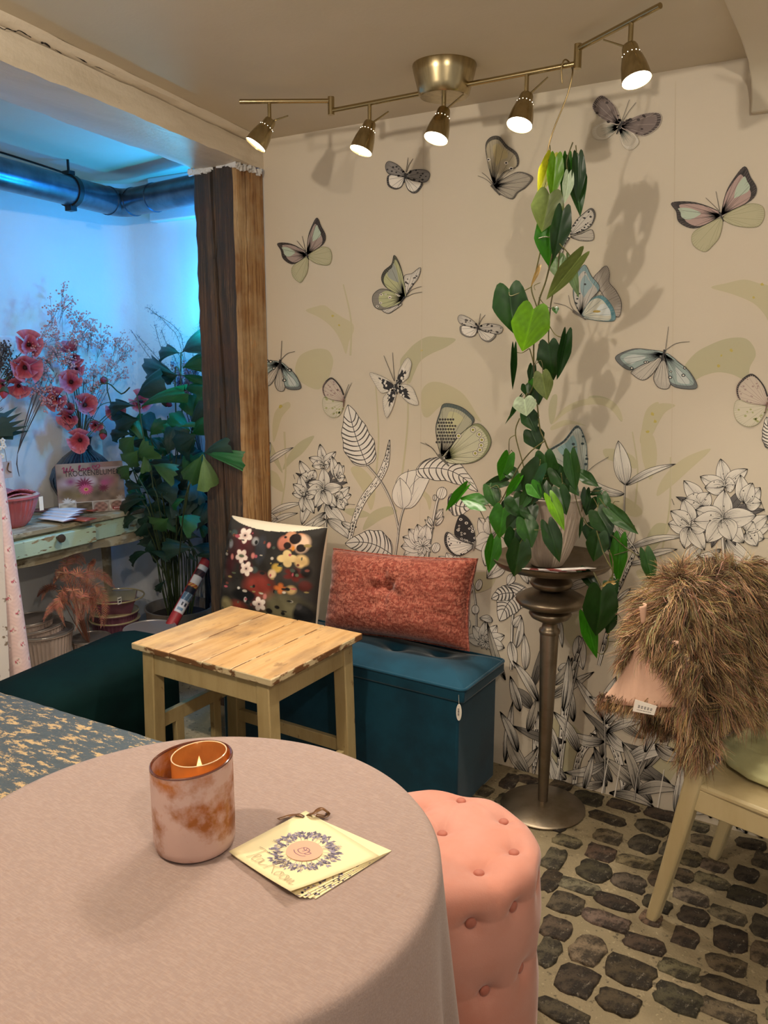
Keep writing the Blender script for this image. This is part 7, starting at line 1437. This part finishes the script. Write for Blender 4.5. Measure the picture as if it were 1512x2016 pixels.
pot('ribbed_pot', 'smallest ribbed pot nested on top in the large cream one', (bp[0]-.02, bp[1]-.035, .16), .075, .098, .175, [M_ribw, M_ribin], 36, tilt=(R(2), R(-2)), grp='pots under the console')
FP = (-3.235, -.235, 0)
pot('ribbed_pot', 'small cream ribbed pot holding the salmon dried fern', FP, .07, .088, .19, [M_ribw, M_ribin], 34, grp='pots under the console')
LP_ = (-3.34, .0, 0)
pot('ribbed_pot', 'lilac ribbed pot at the bottom of the stack under the cream lined bowl', LP_, .085, .118, .205, [M_lil, M_crm, M_crm], 44, grp='lilac stack under the console')
pot('ribbed_pot', 'lilac pot in the middle of the stack under the cream lined bowl', (LP_[0], LP_[1], .06), .085, .115, .185, [M_lil, M_crm, M_crm], 44, grp='lilac stack under the console')
tb_ = pot('enamel_bowl', 'lilac bowl with cream inside on top of the lilac pots', (LP_[0]+.01, LP_[1]+.01, .19), .055, .132, .13, [M_lil, M_crm, M_crm], 1, cat='bowl', grp='lilac stack under the console', cup=.6)
q = onx(233, 1182, LP_[0]+.125); m = MB(); m.box(q[0]+.008, q[0]+.0092, q[1]-.012, q[1]+.012, q[2]-.018, q[2]+.018); o = m.build('price_label', M_paper_w, None); tag(o, 'small white price label on the front of the lilac bowl', 'label')
m = MB(); m.box(q[0]+.0093, q[0]+.0096, q[1]-.007, q[1]+.007, q[2]-.010, q[2]-.002); m.box(q[0]+.0093, q[0]+.0096, q[1]-.009, q[1]+.009, q[2]+.005, q[2]+.010); m.build('label_print', M_ink, o)
o.parent = None
pot('glass_pot', 'pale ribbed glass pot in front of the zinc tub behind the green bench', (-2.745, -.30, 0), .085, .108, .345, [mat('smoky_ribbed_glass', hx('#a39a92'), .15, coat=.5), M_ribin], 50)
# dried fern
M_fern = mat('salmon_dried_fern', rough=.8, attr=True)
fe = thing('dried_fern', 'salmon pink dried fern bunch drooping out of the small ribbed pot', 'dried flowers', (FP[0], FP[1], .19))
z9 = Z(0, 900, 4.8)
FT = [([(760,1560),(650,1150),(640,960),(740,925),(815,1010)],.32,-3.2),([(760,1560),(640,1200),(560,1060),(535,1150)],.25,-3.22),([(770,1560),(700,1220),(740,1100),(860,1160),(980,1330)],.34,-3.12),([(780,1560),(760,1200),(870,1080),(1000,1130),(1090,1240)],.3,-3.14),([(780,1560),(700,1300),(640,1090),(780,1190),(900,1330),(960,1600)],.34,-3.1),([(770,1560),(650,1300),(590,1260),(640,1400)],.3,-3.16),([(770,1560),(700,1330),(690,1260),(740,1400),(720,1590)],.3,-3.1),([(780,1560),(840,1250),(930,1230),(990,1380),(950,1620)],.32,-3.1),([(760,1560),(620,1370),(520,1400),(400,1530)],.22,-3.16),([(770,1560),(560,1260),(420,1240),(350,1320)],.22,-3.25),([(790,1560),(830,1330),(870,1350),(880,1560)],.28,-3.12),([(770,1560),(600,1350),(560,1400),(600,1560)],.25,-3.13),([(780,1560),(830,1080),(880,1000),(860,980)],.14,-3.2),([(780,1560),(760,1350),(800,1300),(830,1480)],.3,-3.08)]
for P, wl, x in FT+[([(px+random.uniform(-45, 45), py+random.uniform(-30, 60)) for px, py in P], wl*.9, x-.03) for P, wl, x in FT]:
    Q = catmull([onx(*z9(*p), x+.0) for p in P], n=7); Q[0] = np.array([FP[0], FP[1], .12]); n = len(Q); m = MB(); cc = random.choice((hx('#c98a72'), hx('#b87862'), hx('#d69e86'), hx('#a56652')))
    if P[1][0] == 560: cc = hx('#5d3428')
    m.tube(Q, [lerp(.0018, .0006, i/n) for i in range(n)], 5, col=mixc(cc, (0, 0, 0), .4)); s0 = int(n*.38)
    for i in np.linspace(s0, n-1.01, 38):
        k = int(i); p = Q[k]+(Q[min(n-1, k+1)]-Q[k])*(i-k); d = Q[min(n-1, k+1)]-Q[max(0, k-1)]; d = d/(np.linalg.norm(d)+1e-9); u = (i-s0)/(n-1-s0); ln = .042*math.sin(PI*min(1, .25+u*.75))**.8*(wl/.3)*(1-.55*u)
        sd = np.cross(d, TOC); sd /= np.linalg.norm(sd)+1e-9
        for sg in (1, -1):
            ax = sd*sg*.86+d*.5+np.array([0, 0, -.25])+TOC*random.uniform(-.2, .2); ax /= np.linalg.norm(ax); w = d*.0016
            e = p+ax*ln; cl = tuple(min(1, v*random.uniform(.8, 1.25)) for v in cc); m.add([p+w*.6, p-w*.6, p+ax*ln*.45-w, e+np.array([0, 0, -.003]), p+ax*ln*.45+w], [(0, 1, 2, 3, 4)], 0, cl)
    m.build('frond', M_fern, fe, smooth=0)
# ---- rolls of paper
M_roll = mat('pale_pink_wrapping_paper', rough=.5, attr=True)
A = onx(38, 1330, -2.86); B_ = onx(-16, 950, -2.985); d = (A-B_)/np.linalg.norm(A-B_); A0 = A+d*(A[2]/-d[2]) if d[2] < 0 else A
wr = thing('wrapping_paper_roll', 'pale pink wrapping paper roll with rose print leaning at the left edge', 'paper roll', A0)
RR = .046; Lr = np.linalg.norm(A0-B_)+.08; axu = -d; s1 = np.cross(axu, [0, 0, 1.]); s1 /= np.linalg.norm(s1); s2 = np.cross(s1, axu); A0 = A0+np.array([0, 0, .022])
def rcol(u, v):
    c = np.array(hx('#d5b7b0')); L_ = v*Lr; a = u*2*PI*RR
    c = c*(1+.04*math.sin(L_*400+3*math.sin(a*120)))
    for r_ in range(int(L_/.062)-1, int(L_/.062)+3):
        for k in range(5):
            cx, cy = (k+.25*(r_ % 2)*2)*2*PI*RR/5, (r_+.5)*.062; dx = (a-cx+PI*RR) % (2*PI*RR)-PI*RR; dy = L_-cy; q = math.hypot(dx, dy)
            if q < .018: c = c*.5+np.array(hx('#e2cfc6'))*.5
            for ox, oy, rr_, col in ((.004, 0, .0062, '#b4505c'), (-.003, .003, .0045, '#c06a70'), (-.009, -.004, .003, '#a06058'), (.0, -.007, .003, '#6d8060'), (-.006, .009, .0028, '#7a8a6a')):
                if math.hypot(dx-ox, dy-oy) < rr_*(.8+.3*math.sin(9*math.atan2(dy-oy, dx-ox))): c = np.array(hx(col))
    return tuple(np.clip(c, 0, 1))
m = MB(); m.grid(lambda u, v: tuple(A0+axu*Lr*v+s1*RR*math.cos(2*PI*u)+s2*RR*math.sin(2*PI*u)), 100, 330, cu=True, colfn=rcol); m.build('paper', M_roll, wr)
MB().tube([A0+axu*.002, A0+axu*(Lr-.002)], RR*.97, 24).build('core', M_paper_w, wr)
wbd = thing('white_board', 'narrow chipped white board leaning at the left picture edge', 'board', onx(4, 1330, -2.80)); q0 = onx(8, 1330, -2.80); q1 = onx(-8, 1000, -2.93); dd = (q0-q1)/np.linalg.norm(q0-q1); q0 = q0+dd*(q0[2]/-dd[2]); sv = np.array([.25, .95, 0]); tv = np.array([.95, -.25, 0])
MB().hexa([p+sv*a*.019+tv*b*.008+[0, 0, .004] for p in (q0, q1) for b in (-1, 1) for a in (-1, 1)]).build('board', mat('chipped_white_paint', hx('#bdb4aa'), .6, layers=[dict(scale=30, col=hx('#6d5c4a'), lo=.62, hi=.66)]), wbd, bevel=.002)
A = onz(336, 1232, .33); B_ = ony(410, 1098, .06); d = (A-B_)/np.linalg.norm(A-B_); A = A+d*(A[2]-.012)/(-d[2]); axu = -d; B2 = B_+axu*((.28-B_[1])/axu[1]); Lr2 = np.linalg.norm(B2-A)
s1 = np.cross(axu, [0, 0, 1.]); s1 /= np.linalg.norm(s1); s2 = np.cross(s1, axu); R2 = .026
vt = (CAM-A) - axu*((CAM-A) @ axu); vt /= np.linalg.norm(vt); va = math.atan2(vt @ s2, vt @ s1)
rr2 = thing('red_paper_roll', 'red wrapping paper roll with a picture label leaning beside the post', 'paper roll', A)
v0 = [np.linalg.norm(onz(336, 1232, .33)-A)]
def at_v(px, py):                                         # length along the roll that appears at a pixel
    return min(np.linspace(0, 1, 600), key=lambda t: np.hypot(*(proj(A+axu*Lr2*t+vt*R2)-[px, py])))
LB = [at_v(*zD(*p)) for p in ((830,1740),(880,1600),(950,1540),(960,1490),(1000,1340),(1050,1290),(1070,1240))]
def rcol2(u, v):
    a = (2*PI*u-va+PI) % (2*PI)-PI; red = np.array(hx('#9a2a2c'))*(1+.1*math.sin(u*40))
    if -1.15 < a < .95 and LB[0] < v < LB[6]:
        if v < LB[1]:
            t = (v-LB[0])/(LB[1]-LB[0]); c = hx('#cfc9c2')
            if .15 < t < .4 and abs(a) < .5: c = hx('#6d8796')
            if abs(t-.68) < .12 and (abs(a+.5) < .2 or abs(a-.1) < .12): c = hx('#2a2a30')
            return c
        if v < LB[2]: return hx('#55707f') if math.sin(60*v+8*a) < .8 else hx('#a8b8bd')
        if v < LB[3]: return hx('#1a1c28')
        if v < LB[4]:
            t = (v-LB[3])/(LB[4]-LB[3]); c = hx('#cfcac4')
            if t < .38: c = hx('#a83a28') if math.sin(9*a+20*t) > -.1 else hx('#c9a040')
            if t < .15: c = hx('#1f2024')
            return c
        if v < LB[5]: return hx('#4a2626') if math.sin(10*a+200*v) > 0 else hx('#2a1c20')
        return hx('#cfcac4')
    return tuple(np.clip(red, 0, 1))
m = MB(); m.grid(lambda u, v: tuple(A+axu*Lr2*v+s1*R2*math.cos(2*PI*u)+s2*R2*math.sin(2*PI*u)), 64, 320, cu=True, colfn=rcol2); m.build('paper', M_roll, rr2); MB().tube([A+axu*.002, A+axu*(Lr2-.002)], R2*.97, 20).build('core', M_paper_w, rr2)
